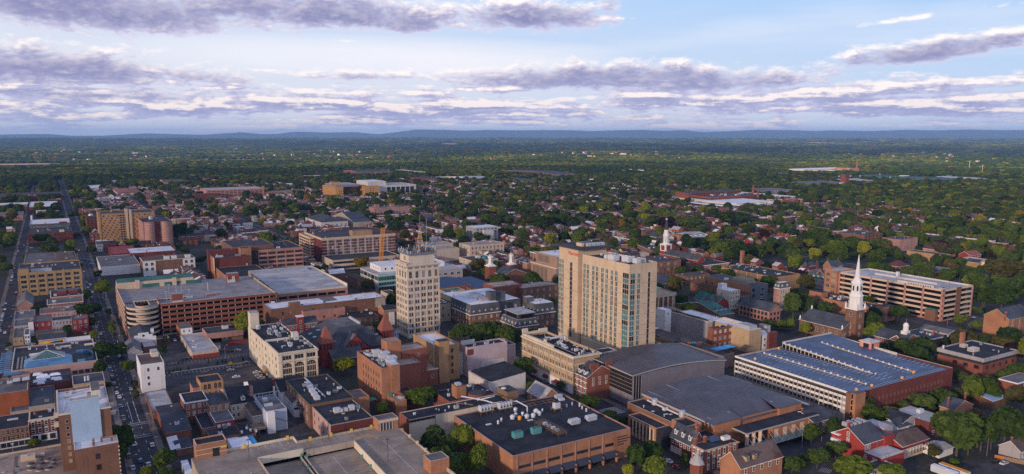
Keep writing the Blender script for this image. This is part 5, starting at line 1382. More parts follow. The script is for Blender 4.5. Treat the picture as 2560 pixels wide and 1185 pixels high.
def market_hall():
 h=8.5
 b=Q('market_hall','low market hall with glass pyramid rooflight on a blue metal roof','market hall','B0',130,1078,1158,h,Yb=800,mark='the market hall with the glass pyramid')
 lx,ly=b.lx,b.ly
 b.block(PINKW,Rd,par=.8,Tm=Cr,tw=.5)
 W(b,'s',12,1,2.2,2.2,4,lx-1,1,4.8,Sy='strip',fr=Tt,gl=GL)
 X,Y=b.X,b.Y
 P=lambda zx,zy,z:tuple(v-o for v,o in zip(unp(*T('B0',zx,zy),z),(X,Y)))
 x0,y0=P(285,1048,h);x1,y1=P(865,985,h)[0],P(370,925,h+1)[1]
 y1=min(y1,ly-4)
 def blue(m):
  m.box(x0,y0,h-.8,x1,y1,h-.1,Tg)
  a,c=(x1-x0),(y1-y0)
  hi=[(x0+a*.12,y0+c*.40,h+2.4),(x0+a*.84,y0+c*.40,h+2.4),(x0+a*.84,y0+c*.8,h+2.4),(x0+a*.12,y0+c*.8,h+2.4)]
  lo=[(x0-.3,y0-.3,h),(x1,y0-.3,h),(x1,y1,h),(x0-.3,y1,h)]
  for i in range(4):m.face([lo[i],lo[(i+1)%4],hi[(i+1)%4],hi[i]],RBLUE)
  m.face(hi,RBLUE)
 b.fit('blue_roof',blue)
 a,c=(x1-x0),(y1-y0)
 def pyr(m):
  m.pyramid(x0+a*.12,y0+c*.36,x0+a*.84,y0+c*.98,h+2.3,h+6.2,GLT)
  lo=[(x0+a*.12,y0+c*.36),(x0+a*.84,y0+c*.36),(x0+a*.84,y0+c*.98),(x0+a*.12,y0+c*.98)];top=(x0+a*.48,y0+c*.67,h+6.25)
  for q_ in lo:m.bar((*q_,h+2.4),top,.16,Mw)
  for i in range(4):
   p,r_=lo[i],lo[(i+1)%4]
   m.bar((*p,h+2.4),(*r_,h+2.4),.16,Mw)
   for k in range(1,8):
    f=k/8;q_=(p[0]+(r_[0]-p[0])*f,p[1]+(r_[1]-p[1])*f)
    s=1-abs(2*f-1);t_=(q_[0]+(top[0]-q_[0])*s,q_[1]+(top[1]-q_[1])*s,h+2.35+3.9*s)
    m.bar((*q_,h+2.4),t_,.05,Ml)
 b.fit('glass_pyramid',pyr)
 cx,cy=P(1000,905,h);rx=P(1112,905,h)[0]-cx;ry=max(4.0,(P(1000,850,h)[1]-cy))
 def oval(m):
  n=20
  for i in range(n):
   t0,t1=-math.pi/2+math.pi*i/n,-math.pi/2+math.pi*(i+1)/n
   p0,p1=(cx+rx*math.cos(t0),cy+ry*math.sin(t0)),(cx+rx*math.cos(t1),cy+ry*math.sin(t1))
   m.face([(*p0,h-.8),(*p1,h-.8),(*p1,h+1.6),(*p0,h+1.6)],RBLUE);m.face([(*p0,h-.8),(*p1,h-.8),(*p1,h+1.6),(*p0,h+1.6)][::-1],RBLUE)
  m.box(cx-rx*.8,cy-ry-.2,h-.8,cx,cy-ry+.2,h+1.6,RBLUE);m.box(cx-rx*.8,cy+ry-.2,h-.8,cx,cy+ry+.2,h+1.6,RBLUE)
 b.fit('oval_parapet',oval)
 x,y=P(205,1050,h);
 for k in(0,1,2):b.fit('skylight_strip',lambda m:m.box(x+k*1.9-.6,6,h-.8,x+.3+k*1.9,ly*.55,h-.3,Tt,top=GLB))
 b.fit('louvre_canopy',lambda m:([m.box(-6.5,3+k*(ly-8)/11,h-1.2,-.1,4.4+k*(ly-8)/11,h-.9,RBLUE)for k in range(11)],m.box(-6.6,2,h-1.6,-6.3,ly-4,h-1.2,RBLUE),m.box(-3.5,-1.5,h-2,x0-1,5,h-.81,RBLUE)))
 for zx,zy,w in((345,880,9),(690,790,7),(1000,760,9)):
  x,y=P(zx,zy,h);b.fit('white_roof_patch',lambda m:m.box(x,y-1,h-.79,x+w,y+2,h-.2,Cr,top=Rw))
 b.units(12,h-.8,4,ly*.7,lx-4,ly-2);b.done()
market_hall()
def small(name,label,cat,t,xc,y,xr,h,wl,rf,Yb=None,xl=None,ly=None,kind='flat',Ri=2.6,ws=None,ww=None,Chm=0,units=0,Tm=None,Sy='sash',fr=Tw,par=.4,dorm=0,we=None,mark=None,gl=(GL,GL,GLM,GLB),yb=None,fm=None,occ=True):
 """an ordinary building: walls, roof, a row or two of windows, perhaps chimneys"""
 b=Q(name,label,cat,t,xc,y,xr,h,yb=yb,xl=xl,Yb=Yb,ly=ly,mark=mark,occ=occ);h=b.h
 if kind=='flat':b.block(wl,rf,par=par,Tm=Tm,corn=.3 if Tm in(Tw,Cr)else 0)
 elif kind=='x':b.gable(wl,rf,ze=h,zr=h+Ri,axis='x',Tm=Tm)
 elif kind=='y':b.gable(wl,rf,ze=h,zr=h+Ri,axis='y',Tm=Tm)
 elif kind=='hip':b.hip(wl,rf,ze=h,zr=h+Ri)
 elif kind=='shed':
  b.block(wl,rf,par=.15,Tm=Tm)
 for f,sp in(('s',ws),('w',ww),('e',we)):
  if sp:b.wins(f,sp[0],sp[1],sp[2]if len(sp)>2 else 1.1,sp[3]if len(sp)>3 else 1.8,z0=sp[4]if len(sp)>4 else.6,z1=h-.4,Sy=Sy,fr=fr,gl=gl)
 for k in range(Chm):
  x=.4 if k==0 else b.lx-1.3
  b.chimney(x,b.ly*.5-.4,h,h+(Ri+1.3 if kind in 'xyhip' else 1.8))
 for k in range(dorm):
  f=(k+.5)/dorm
  if kind in('x','hip'):b.dormer(b.lx*f,b.ly*.12,h+Ri*.18,h=1.6,d=2.5)
  else:b.dormer(b.lx*.12,b.ly*f,h+Ri*.18,h=1.6,d=2.5,face='w')
 if units:b.units(units,h-par if kind=='flat' else h)
 if fm:fm(b)
 return b.done()
# small streets between the two left-hand roads
small('townhouse','long painted red townhouse with a white corner stair turret','townhouse','B0',395,500,612,9.5,BRICKR,Rg,Yb=425,ws=(3,1,1,1.6,5),fm=lambda b:b.fit('stair_turret',lambda m:m.box(-3.2,-1,0,-.02,3,10,WHITE,top=Rg)))
small('townhouse','dark grey townhouse of many white sash windows between two red ones','townhouse','B0',612,483,850,10.0,Gw,Rd,Yb=440,ws=(6,2,1.1,1.7,2.5),Tm=Tg,gl=(GL,GLM))
small('townhouse','dark red corner townhouse with white bay window by the avenue','townhouse','B0',850,470,1045,10.5,BRICKR,Rg,Yb=420,ws=(3,2,1.2,1.9,2.8),units=2)
small('shop_row','long pink painted row with orange roof patch behind the red townhouses','shop row','B0',470,400,905,8.5,PINKW,Rg,Yb=335,ws=(9,1,1,1.3,5),units=5,fm=lambda b:b.fit('roof_patch',lambda m:m.box(b.lx*.15,.4,8.11,b.lx*.72,b.ly*.5,8.3,TERRA)))
small('shop_row','brick row with cream parapets and jumbled rooftop skylights','shop row','B0',560,290,985,8.5,BRICK,Rg,Yb=230,ws=(10,1,1,1.3,4.5),Tm=Cr,units=6)
small('shop_row','brick row with red penthouses and white roof vents','shop row','B0',600,205,985,8.5,Bp,Rd,Yb=120,ws=(9,1,1,1.3,4.5),Tm=Cr,units=7,fm=lambda b:[b.fit('penthouse',lambda m:m.box(b.lx*f,b.ly*.3,8,b.lx*f+7,b.ly*.7,10.8,BRICKR,top=Rg))for f in(.2,.55)])
small('house','pinkish brick gable house with a small attic window on the side street','house','B0',205,300,385,7.0,Bp,Rg,Yb=190,kind='y',Ri=4.0,ws=(2,1,1,1.5,2),Chm=1)
small('house','grey flat-roofed house beside the pink row on the side street','house','B0',165,470,410,6.0,Gw,Rg,Yb=370,ws=(4,1,1,1.4,2),units=2)
small('house','small blue-grey double house next to the side street crossing','house','B0',160,550,350,7.0,Gw,Rg,Yb=470,ws=(3,2,1,1.4,1),units=1)
small('shop','mustard-fronted shop with grey flat roof on the side street','shop','B0',150,690,275,5.5,OCHRE,Rg,Yb=560,ws=(2,1,1.4,1.6,1))
small('shop','white weatherboard back building with small dark windows near the mustard shop','shop','B0',285,650,350,7.0,WHITE,Rg,Yb=575,ws=(2,2,1,1.5,1))
small('garden_pavilion','low pavilion with grey roof and a bright rainbow awning strip','pavilion','B0',455,715,785,4.6,Gw,Rs,Yb=650,kind='x',Ri=1.8,fm=lambda b:[b.fit('awning',lambda m:m.face([(b.lx*k/6,-.36,3.4),(b.lx*(k+1)/6,-.36,3.4),(b.lx*(k+1)/6,-2.2,2.3),(b.lx*k/6,-2.2,2.3)],[ORANGE,YELLOW,ORANGE,BLUEC,YELLOW,ORANGE][k]))for k in range(6)])
small('wall_shop','ochre-walled back building with curved parapet under the red townhouses','shop','B0',420,640,765,4.0,OCHRE,Rg,Yb=600,ws=(5,1,1,1.3,.6),occ=False)
small('shop','low shop with long white roof panels beside the market hall','shop','B0',750,745,1080,5.5,Cr,Rw,Yb=690,ws=(6,1,1.4,1.5,.6))
# loft building and blocks farther up the avenue
b=Q('loft_building','ochre brick loft building with four rows of wide dark windows','loft building','C0',205,870,962,21.0,Yb=755,mark='the ochre loft building')
b.block(OCHRE,Rd,par=1.0,Tm=BRICKT)
W(b,'s',7,4,4.3,2.5,.8,b.lx-.8,2,19.6,Sy='strip',fr=Tt,gl=GL)
for i in range(8):b.fit('pilaster',lambda m:m.box(b.lx*i/7-(.7 if i else 0),-.25,0,b.lx*i/7+(.7 if i<7 else 0),-.004,19.6,OCHRE))
b.fit('penthouse',lambda m:m.box(.5,1,20,8.5,9,24.2,OCHRE,top=Rg));b.fit('penthouse',lambda m:m.box(10,6,20,26,14,22.0,Ml,top=Rp));b.units(14,20,9,4);b.done()
small('warehouse','tan-parapeted warehouse with two brown gables behind the loft building','warehouse','C0',285,745,905,11.0,Bb,Rg,Yb=640,Tm=BEIGE,units=6,fm=lambda b:b.fit('gable_roof',lambda m:(m.pyramid(b.lx*.58,1,b.lx*.98,b.ly-4,10.7,14.2,RBROWN,.8,.0),)))
b=Q('brick_works','dark red brick works with green-trimmed upper storeys beside the avenue','brick works','C0',325,400,862,12.0,Yb=340)
b.block(Bd,Rd,par=.4);W(b,'s',14,2,1.5,2.0,z0=1,z1=11.5,Sy='sash',fr=Bb,gl=(GL,GLM));b.block(RGRN2,Rd,2,b.ly,b.lx-2,b.ly+14,0,15,.3,Tw);W(b,'s',12,1,2.2,1.6,3,b.lx-3,12.2,14.8,Pn=b.ly,Sy='plain',fr=Tw,gl=GL);b.fit('corner_pavilion',lambda m:m.box(b.lx*.70,-.6,12,b.lx*.81,6,15.2,Cr,top=Rg));b.units(8,12);b.done()
b=Q('white_roof_store','long building with jagged bright white flat roof by the avenue','store','C0',352,290,832,12.5,Yb=232)
b.block(Bd,Rw,par=.5,Tm=WHITE);b.fit('white_tower',lambda m:m.box(.2,b.ly-4,12,2.4,b.ly,19,WHITE));b.fit('penthouse',lambda m:m.box(b.lx*.72,1,12,b.lx*.92,7,14.5,Bd,top=Rw));b.units(8,12);b.done()
small('row_building','pale pink brick row with arched ground floor openings','row building','C0',-120,195,270,9.0,Bp,Rg,Yb=150,ws=(12,1,1.8,2.6,.5),Sy='arch',fr=Bp)
small('school_building','long white-roofed building with pale green window bands','school','C0',-160,68,330,10.0,Bd,Rw,Yb=40,ws=(9,1,3.4,2.4,5),Sy='strip',gl=GLT,units=5)
small('school_building','dark brick hall with long bright white roof beyond the green-windowed one','school','C0',340,85,690,10.0,Bd,Rw,Yb=20,ws=(8,1,2,2.2,5),units=6)
small('mill','long dark red brick mill with blank side far up the avenue','mill','C0',-190,-30,745,11.0,Bd,Rd,Yb=-75,ws=(24,2,1.6,1.8,1),gl=GL,fr=None,Sy='plain',units=6)
b=Q('apartment_tower','tan brick apartment slab with scattered small windows and balconies','apartment block','C0',1165,168,1830,40.0,xl=1140,mark='the tan apartment slab')
b.block(BRICKT,Rd,par=.8,Tm=TAN);nr=12
b.wins('s',12,nr,1.7,1.5,1,b.lx*.36,2,38.5,Sy='plain',fr=None,gl=(GL,GLM,GLM),skip=lambda i,j:(i+j*2)%3!=0)
b.wins('s',4,nr,2.4,2.0,b.lx*.36,b.lx*.55,2,38.5,Sy='plain',fr=Tt,gl=GL);b.wins('s',8,nr,1.7,1.5,b.lx*.60,b.lx-1,2,38.5,Sy='plain',fr=None,gl=(GL,GLM),skip=lambda i,j:(i+j)%2==0)
b.fit('lift_tower',lambda m:(m.box(b.lx*.47,-1.2,0,b.lx*.515,8,45.5,TAN,top=Rg),m.box(b.lx*.535,-1.2,0,b.lx*.58,8,44.5,TAN,top=Rg)));b.fit('end_pier',lambda m:m.box(-.5,-.5,0,2,3,43,BRICKT,top=Rg));b.units(9,39);b.done()
b=Q('apartment_tower','pale brick apartment tower with rounded bays in front of the tan slab','apartment block','C0',1690,265,2040,33.0,xl=1610)
b.block(Bp,Rd,par=.8);n=11
for u in(.22,.78):b.fit('rounded_bay',lambda m:m.cyl(b.lx*u,.2,0,33.2,b.lx*.17,Bp,n=18,top=Rd))
b.fit('dark_slot',lambda m:m.box(b.lx*.40,-.4,0,b.lx*.58,-.01,33.6,Bd));b.wins('w',6,n,1.3,1.6,z0=1.5,z1=31.5,Sy='sash',gl=(GL,GLM));b.wins('s',2,n,1.0,1.6,b.lx*.58,b.lx*.68,1.5,31.5,Sy='sash',gl=(GL,GLM))
for k in range(1,n):b.fit('band_course',lambda m:[m.cyl(b.lx*u,.2,k*3,k*3+.18,b.lx*.17+.08,Cr,n=18)for u in(.22,.78)])
b.units(7,32.2);b.fit('roof_drum',lambda m:m.cyl(b.lx*.4,b.ly*.5,32,36,2.5,Ml,n=14));b.done()
small('office_block','dark brown office block with bulging roof vent beside the tan slab','office block','C0',1022,200,1145,26.0,Bd,Rd,Yb=165,ws=(3,7,2.2,1.9,1.5),Sy='plain',fr=Bb,gl=GL,fm=lambda b:b.fit('roof_dome',lambda m:m.dome(b.lx*.5,b.ly*.5,25.5,3.4,3,Ml)))
small('red_block','low dark red brick block with pale cornice on the avenue','block','C0',1068,405,1165,13.0,Bd,Rg,Yb=385,ws=(2,3,1.4,1.8,1),Tm=Tg)
small('red_block','bright red brick block with pale parapet farther up the avenue','block','C0',980,118,1132,14.0,BRICK,Rd,Yb=98,Tm=Cr,ws=(3,2,1.3,1.6,2))
b=Q('shed','wide shed with great grey roof and white side wall','shed','C0',1192,795,1660,9.0,Yb=672)
b.block(WHITE,Rg,par=.2,Tm=CONCW);b.units(2,8.8);b.done()
b=Q('red_canopy_building','dark red terrace with maroon roof strip behind the grey shed','terrace','C0',1328,640,1640,9.5,Yb=555)
b.block(Bd,RREDM,par=.2);W(b,'s',12,1,1,1.4,z0=5,z1=9,Sy='sash');b.done()
b=Q('white_roof_hall','hall with bright white sheet roof and two grey roof boxes','hall','C0',1548,632,2080,11.0,Yb=575)
b.block(Bd,Rw,par=.25,Tm=WHITE)
for x in(.2,.42):b.fit('rooftop_unit',lambda m:m.box(b.lx*x,b.ly*.5,10.7,b.lx*x+2,b.ly*.5+3,12,Tg))
b.chimney(b.lx*.35,2,10.7,13.2);b.done()
b=Q('arcaded_shop','brick shop building with white pilastered ends and arched windows','shop building','C0',1690,725,2308,15.5,xl=1655)
b.block(Bb,RBROWN,par=.5,Tm=Cr,corn=.4)
for u0 in(0,b.lx*.76):
 b.fit('white_front',lambda m:m.box(u0,-.2,0,u0+b.lx*.24,-.004,15.3,WHITE));b.wins('s',2,2,2.6,3.2,u0+.6,u0+b.lx*.24-.6,4.6,14.4,Sy='arch',fr=Tw,gl=GL,Pn=-.2)
b.wins('s',4,3,1.7,1.9,b.lx*.27,b.lx*.73,2,14.6,Sy='twin',fr=Tt,gl=(GL,GLM))
for x in(.42,.56,.83):b.fit('penthouse',lambda m:m.box(b.lx*x,5,15,b.lx*x+5,10,18,WHITE,top=Rp))
b.done()
# ================================================================== CENTRE
def brown_offices():
 h=25.0
 b=Q('office_building','large brown brick office building with five strips of dark windows and stepped tan wing','office building','C1',1160,592,1692,h,Yb=512,mark='the stepped brown brick offices')
 b.block(Bp,Rb,par=.7,Tm=Bb)
 for j in range(6):
  for i in range(5):b.wins('s',1,1,b.lx/5-1.8,2.0,b.lx*i/5+.4,b.lx*(i+1)/5-.2,h-4.0-j*4.5-1.2,h-4.0-j*4.5+1.2,'strip',Bd,GL)
 for j in range(5):b.fit('band_course',lambda m:m.box(0,-.12,h-6.5-j*4.5,b.lx,-.004,h-6.2-j*4.5,BEIGE))
 X,Y=b.X,b.Y
 P=lambda zx,zy,z:tuple(v-o for v,o in zip(unp(*T('C1',zx,zy),z),(X,Y)))
 gx=P(1085,605,h)[0]
 b.fit('glass_slot',lambda m:(m.box(gx,-1,0,-.05,6,h-.6,GL,top=Rd),[m.box(gx,-1.1,k*2.4,-.05,-1.005,k*2.4+.15,Bd)for k in range(1,10)],[m.box(gx*f,-1.09,0,gx*f+.15,-1.006,h-.6,Bd)for f in(.33,.66)]))
 tx=P(905,548,h+3)[0]
 b.block(Bo,Rd,tx,-3,gx-.03,9,0,h+3,.4,BEIGE)
 b.block(Bb,Rd,tx-6,9.05,gx+25,b.ly+6,0,h+3.5,.4,BEIGE)
 wx,wy=P(640,685,h-3)
 b.block(Bd,Rd,wx,wy,tx+5,8,0,h-3.0,.4,Bp)
 b.block(Bd,Rd,wx-2,8.05,tx-.05,18,0,h+1.5,.4,Bp)
 b.fit('tan_end_wall',lambda m:(m.box(wx-.2,wy-2,0,wx-.01,17,h-3.2,Bo),m.box(wx-.3,wy-.4,9,wx+.01,wy+3,h-3.1,Cr)))
 b.fit('rooftop_unit',lambda m:(m.box(wx+3,wy+2,h-3.4,wx+9,wy+5,h-1.6,Ml),m.bar((wx+2,wy+1.5,h-3),(wx+4,wy+6,h-1),.6,Mw,6),m.box(tx-6,wy+3,h-3.4,tx-1,wy+6,h-1.8,STEELG)))
 b.fit('wall_sign',lambda m:m.box(tx+3,wy-.08,12,tx+4.2,wy-.003,14.2,Mw))
 fx0,fy0=P(835,968,12);fx1=P(1395,925,12)[0]
 b.block(Bo,Rb,wx+1,min(fy0,wy-4),fx1,wy-.05,0,12,.3,BEIGE)
 occupy(X+wx-2,Y+fy0,X+fx1,Y+18)
 for x,y in((20,4),(23,4.5),(60,12)):b.fit('roof_vent',lambda m:m.cyl(x,y,h-.7,h+1.6,.35,Mw))
 b.fit('rooftop_unit',lambda m:m.box(gx+14,b.ly-6,h+3,gx+19,b.ly-2,h+4.6,PINKW));b.units(8,h-.7);b.done()
brown_offices()
def banded_hospital():
 h=30.0
 b=Q('hospital_block','long nine-storey red brick block striped with cream bands and topped by tan penthouse','hospital','C2',20,452,893,h,Yb=375,mark='the cream-striped red brick block')
 b.block(Bd,Rd,par=.6,Tm=TAN)
 for k in range(9):b.band('s',1.0+k*3.25,1.35+k*3.25,Cr,.12)
 b.band('s',h-2.4,h-.02,TAN,.2);b.band('w',h-2.4,h-.02,TAN,.2)
 b.wins('s',17,8,1.9,2.2,5,b.lx-2,1.0,h-2.8,'plain',BEIGE,(GL,GLM,GLB,GLM))
 for i in range(9):b.fit('grey_bay',lambda m:m.box(5.4+i*(b.lx-8)/9,-.10,2,7.4+i*(b.lx-8)/9,-.005,h-2.6,Gw))
 b.fit('penthouse',lambda m:m.box(b.lx*.42,3,h-.6,b.lx*.69,14,h+5.2,BRICKT,top=Rg));b.units(7,h-.6,2,2,b.lx*.4)
 X,Y=b.X,b.Y
 P=lambda zx,zy,z:tuple(v-o for v,o in zip(unp(*T('C2',zx,zy),z),(X,Y)))
 px,py=P(150,715,11);qx=P(915,640,11)[0]
 b.block(STONE,Rd,px,py,qx,-.05,0,11,.5,Cr)
 b.fit('podium_windows',lambda m:m.box(px+.8,py-.12,6.8,px+(qx-px)*.36,py-.004,9.0,GL));b.fit('podium_windows',lambda m:m.box(px+.5,py-.12,1.6,px+(qx-px)*.5,py-.004,4.0,GL))
 b.fit('podium_band',lambda m:m.box(px,py-.2,4.6,qx,py-.005,6.2,Cr));occupy(X+px,Y+py,X+qx,Y)
 b.done()
 b=Q('hospital_block','tan and brick striped six-storey block left of the striped red one','hospital','C1',1772,440,1862,28.0,xl=1645)
 b.block(BEIGE,Rg,par=.6)
 for k in range(6):b.fit('window_band',lambda m:(m.box(-.1,1,8+k*3.2,-.004,b.ly-2,9.6+k*3.2,Bb),m.box(1,-.1,8+k*3.2,b.lx,-.004,9.8+k*3.2,Bd)))
 b.wins('w',5,5,2.2,1.5,1,b.ly-2,9.6,26,'plain',None,GL,Pn=-.11);b.fit('entrance',lambda m:(m.box(3,-.2,0,b.lx-2,-.01,7,GL),[m.box(3+k*2.2,-.4,0,3.5+k*2.2,-.21,7,STONE)for k in range(4)]));b.done()
banded_hospital()
b=Q('garage_annex','red brick decks under one huge sloping pale grey roof','parking annex','B1',1390,160,2222,15.0,Yb=-75,mark='the pale-roofed brick annex')
b.block(Bp,Rp,par=.15,Tm=Cr)
b.fit('roof',lambda m:m.face([(.5,.5,15.1),(b.lx-.4,.5,15.1),(b.lx-.4,b.ly-.5,17.5),(.5,b.ly-.5,17.5)],Rp))
b.fit('roof_coping',lambda m:(m.box(b.lx-.4,0,14.8,b.lx,b.ly,17.7,Cr),m.box(0,b.ly-.5,14,b.lx-.41,b.ly,17.7,Cr),m.box(0,-.1,14.2,b.lx,.3,15.4,Cr)))
for k in range(7):b.fit('deck_opening_shade',lambda m:m.box(1+k*(b.lx-2)/7,-.06,9.8,k*(b.lx-2)/7+(b.lx-2)/7-.2,-.004,11.9,SHADEBK));b.fit('deck_opening_shade',lambda m:m.box(1+k*(b.lx-2)/7,-.06,5.6,k*(b.lx-2)/7+(b.lx-2)/7-.2,-.004,7.6,SHADEBK))  # near-black panels paint the shade inside the deck gaps
b.fit('skylight',lambda m:m.box(b.lx*.88,b.ly*.82,17,b.lx*.92,b.ly*.9,17.7,Td));b.done()
def glass_offices():
 h=17.0
 b=Q('glass_office','modern office with teal glass bands and white lettering beside the pale tower','office building','C2',690,895,1690,h,xl=478,mark='the teal glass offices')
 b.block(Gw,Rp,par=.5,Tm=WHITE)
 L=b.lx*.42
 for z0,z1,mt in((h-1.4,h-.1,plain('teal_spandrel',(.22,.52,.50),.3,.1)),(h-4.9,h-1.45,GLG),(h-6.6,h-4.95,MATS['teal_spandrel']),(h-9.2,h-6.65,GL),(h-10.6,h-9.25,MATS['teal_spandrel']),(1,h-10.65,GL)):
  b.fit('facade_band',lambda m:m.box(-.12,-.14,z0,L,-.004,z1,mt))
 b.fit('mullions',lambda m:[m.box(k*L/14,-.22,1,k*L/14+.12,-.145,h-1.5,Ml)for k in range(15)])
 for i in range(5):b.fit('west_window',lambda m:m.box(-.14,b.ly*i/5+.8,h-4.9,-.004,b.ly*(i+1)/5-.6,h-1.6,GLG if i%2==0 else GL))
 b.wins('w',14,2,1.3,2.3,1,b.ly-1,h-14,h-6,'plain',WHITE,GL);b.fit('white_frame',lambda m:[m.box(-.3,0,z,-.145,b.ly,z+.35,WHITE)for z in(h-.5,h-5.5,h-9.8)])
 b.wins('s',5,2,3.2,2.2,L+14,b.lx-1,h-12,h-2,'strip',WHITE,GL)
 b.sign('CANDAS','s',3.2,h-10.4,1.6,Tw,Pn=-.2)
 b.block(WHITE,Rw,b.lx*.10,b.ly*.35,b.lx*.62,b.ly-3,h-.5,h+5.2,.3)
 b.wins('s',5,1,1.3,1.8,b.lx*.12,b.lx*.5,h,h+4.8,'plain',Tg,GL,Pn=b.ly*.35);b.wins('w',3,1,.7,1.9,b.ly*.4,b.ly*.8,h,h+4.4,'plain',Tg,GL,Pn=b.lx*.10)
 b.block(WHITE,Rw,b.lx*.76,b.ly*.4,b.lx*.88,b.ly-2,h-.5,h+4,.3);b.units(9,h-.5);b.done()
glass_offices()
small('brick_block','small dark brick block at the foot of the teal glass offices','block','C2',440,935,530,9.5,Bb,Rd,Yb=880,ws=(2,2,1.5,1.6,2),gl=GL)
small('concrete_block','curved-cornered beige concrete block just left of the pale tower','block','B2',805,165,925,11.5,STONE,Rd,Yb=125,fm=lambda b:b.fit('long_window',lambda m:m.box(1.5,-.1,4,b.lx-1,-.004,6.2,GL)))
def long_brick():
 b=Q('brick_warehouse','very long old brick warehouse with pale patched wall and white flat roof','warehouse','B1',1305,345,2670,17.0,xl=1215,mark='the long white-roofed brick warehouse')
 b.block(Bb,Rw,par=.6,Tm=Bb)
 b.fit('pale_wall_patch',lambda m:m.box(b.lx*.905,-.06,9.5,b.lx-.1,-.004,16.6,CONC));b.wins('w',4,4,1.2,2.0,1,b.ly-1,1.5,16,'sash',Bp,(GL,GLM))
 b.wins('s',13,3,1.2,1.9,6,b.lx*.9,3,15,'plain',Bd,(GL,Bp),skip=lambda i,j:(i*5+j*3)%7<4)
 for f in(.16,.27,.46,.74):b.fit('roof_hatch',lambda m:m.box(b.lx*f,4,16.4,b.lx*f+1.4,5.2,17.2,Td))
 b.fit('penthouse',lambda m:m.box(b.lx*.16,.1,16.9,b.lx*.25,4,19.8,Bb,top=Rg));b.fit('dark_roof',lambda m:m.box(b.lx*.48,b.ly*.35,16.39,b.lx*.60,b.ly-1,16.5,Rg));b.units(10,16.4);b.done()
 b=Q('brick_block','plain brick block with grey roof in front of the long warehouse','block','B1',1700,375,2192,13.5,xl=1645)
 b.block(Bp,Rg,par=.4,Tm=Bo);b.wins('s',3,1,1.2,1.8,3,b.lx-4,5,11,'plain',Bd,Bd);b.done()
long_brick()
b=Q('tower_house','bright red brick house with a square central tower and slate roof','house','B1',1460,545,1868,9.5,xl=1408)
b.gable(BRICKR,Rs,ze=9.5,zr=13,axis='x');b.wins('s',4,2,1.2,2.0,.5,b.lx*.4,2,9.3,'sash',Tw,(GLM,GL));b.wins('s',4,2,1.2,2.0,b.lx*.6,b.lx-.5,2,9.3,'sash',Tw,(GLM,GL))
b.fit('square_tower',lambda m:(m.box(b.lx*.41,-.6,0,b.lx*.59,4.4,14.5,BRICKR,top=Mw),m.box(b.lx*.40,-.9,14.5,b.lx*.60,4.8,14.9,Tw)));b.wins('s',1,3,1.3,2.0,b.lx*.42,b.lx*.58,2,13,'sash',Tw,GLM,Pn=-.6);b.fit('side_gable',lambda m:m.face([(0,-.0,9.5),(-.3,2,9.5),(-.3,4,11)],BRICKR));b.chimney(1,4,11,14.5);b.done()
small('dark_roof_row','dark flat-roofed back buildings behind the long warehouse shadow','row building','B2',300,470,700,8.0,Bb,Rb,Yb=385,units=4,ws=(6,1,1.1,1.6,3))
small('dark_roof_row','low black-roofed row beside the red tower house','row building','B2',60,560,420,7.5,Bp,Rb,Yb=490,units=3,ws=(6,1,1.1,1.6,3))
small('townhouse','orange brick townhouse with dark gable roof and white rear wing','townhouse','B2',760,360,905,11.5,Bo,Rb,xl=688,kind='x',Ri=2.5,ws=(3,2,1.0,1.8,2),Chm=1,fm=lambda b:b.fit('white_wing',lambda m:m.box(b.lx*.38,-.9,0,b.lx*.8,-.02,9.5,WHITE)))
small('townhouse','small yellow-washed house with black roof near the red pointed turret','townhouse','B2',535,570,660,8.0,Cr,Rb,xl=515,ws=(4,1,1.0,2.0,3))
small('townhouse','pale blue house with little gable squeezed beside the pale office tower','townhouse','B2',880,610,930,9.5,PALEB,Rg,ly=12,kind='y',Ri=2,ws=(2,2,.9,1.6,2))
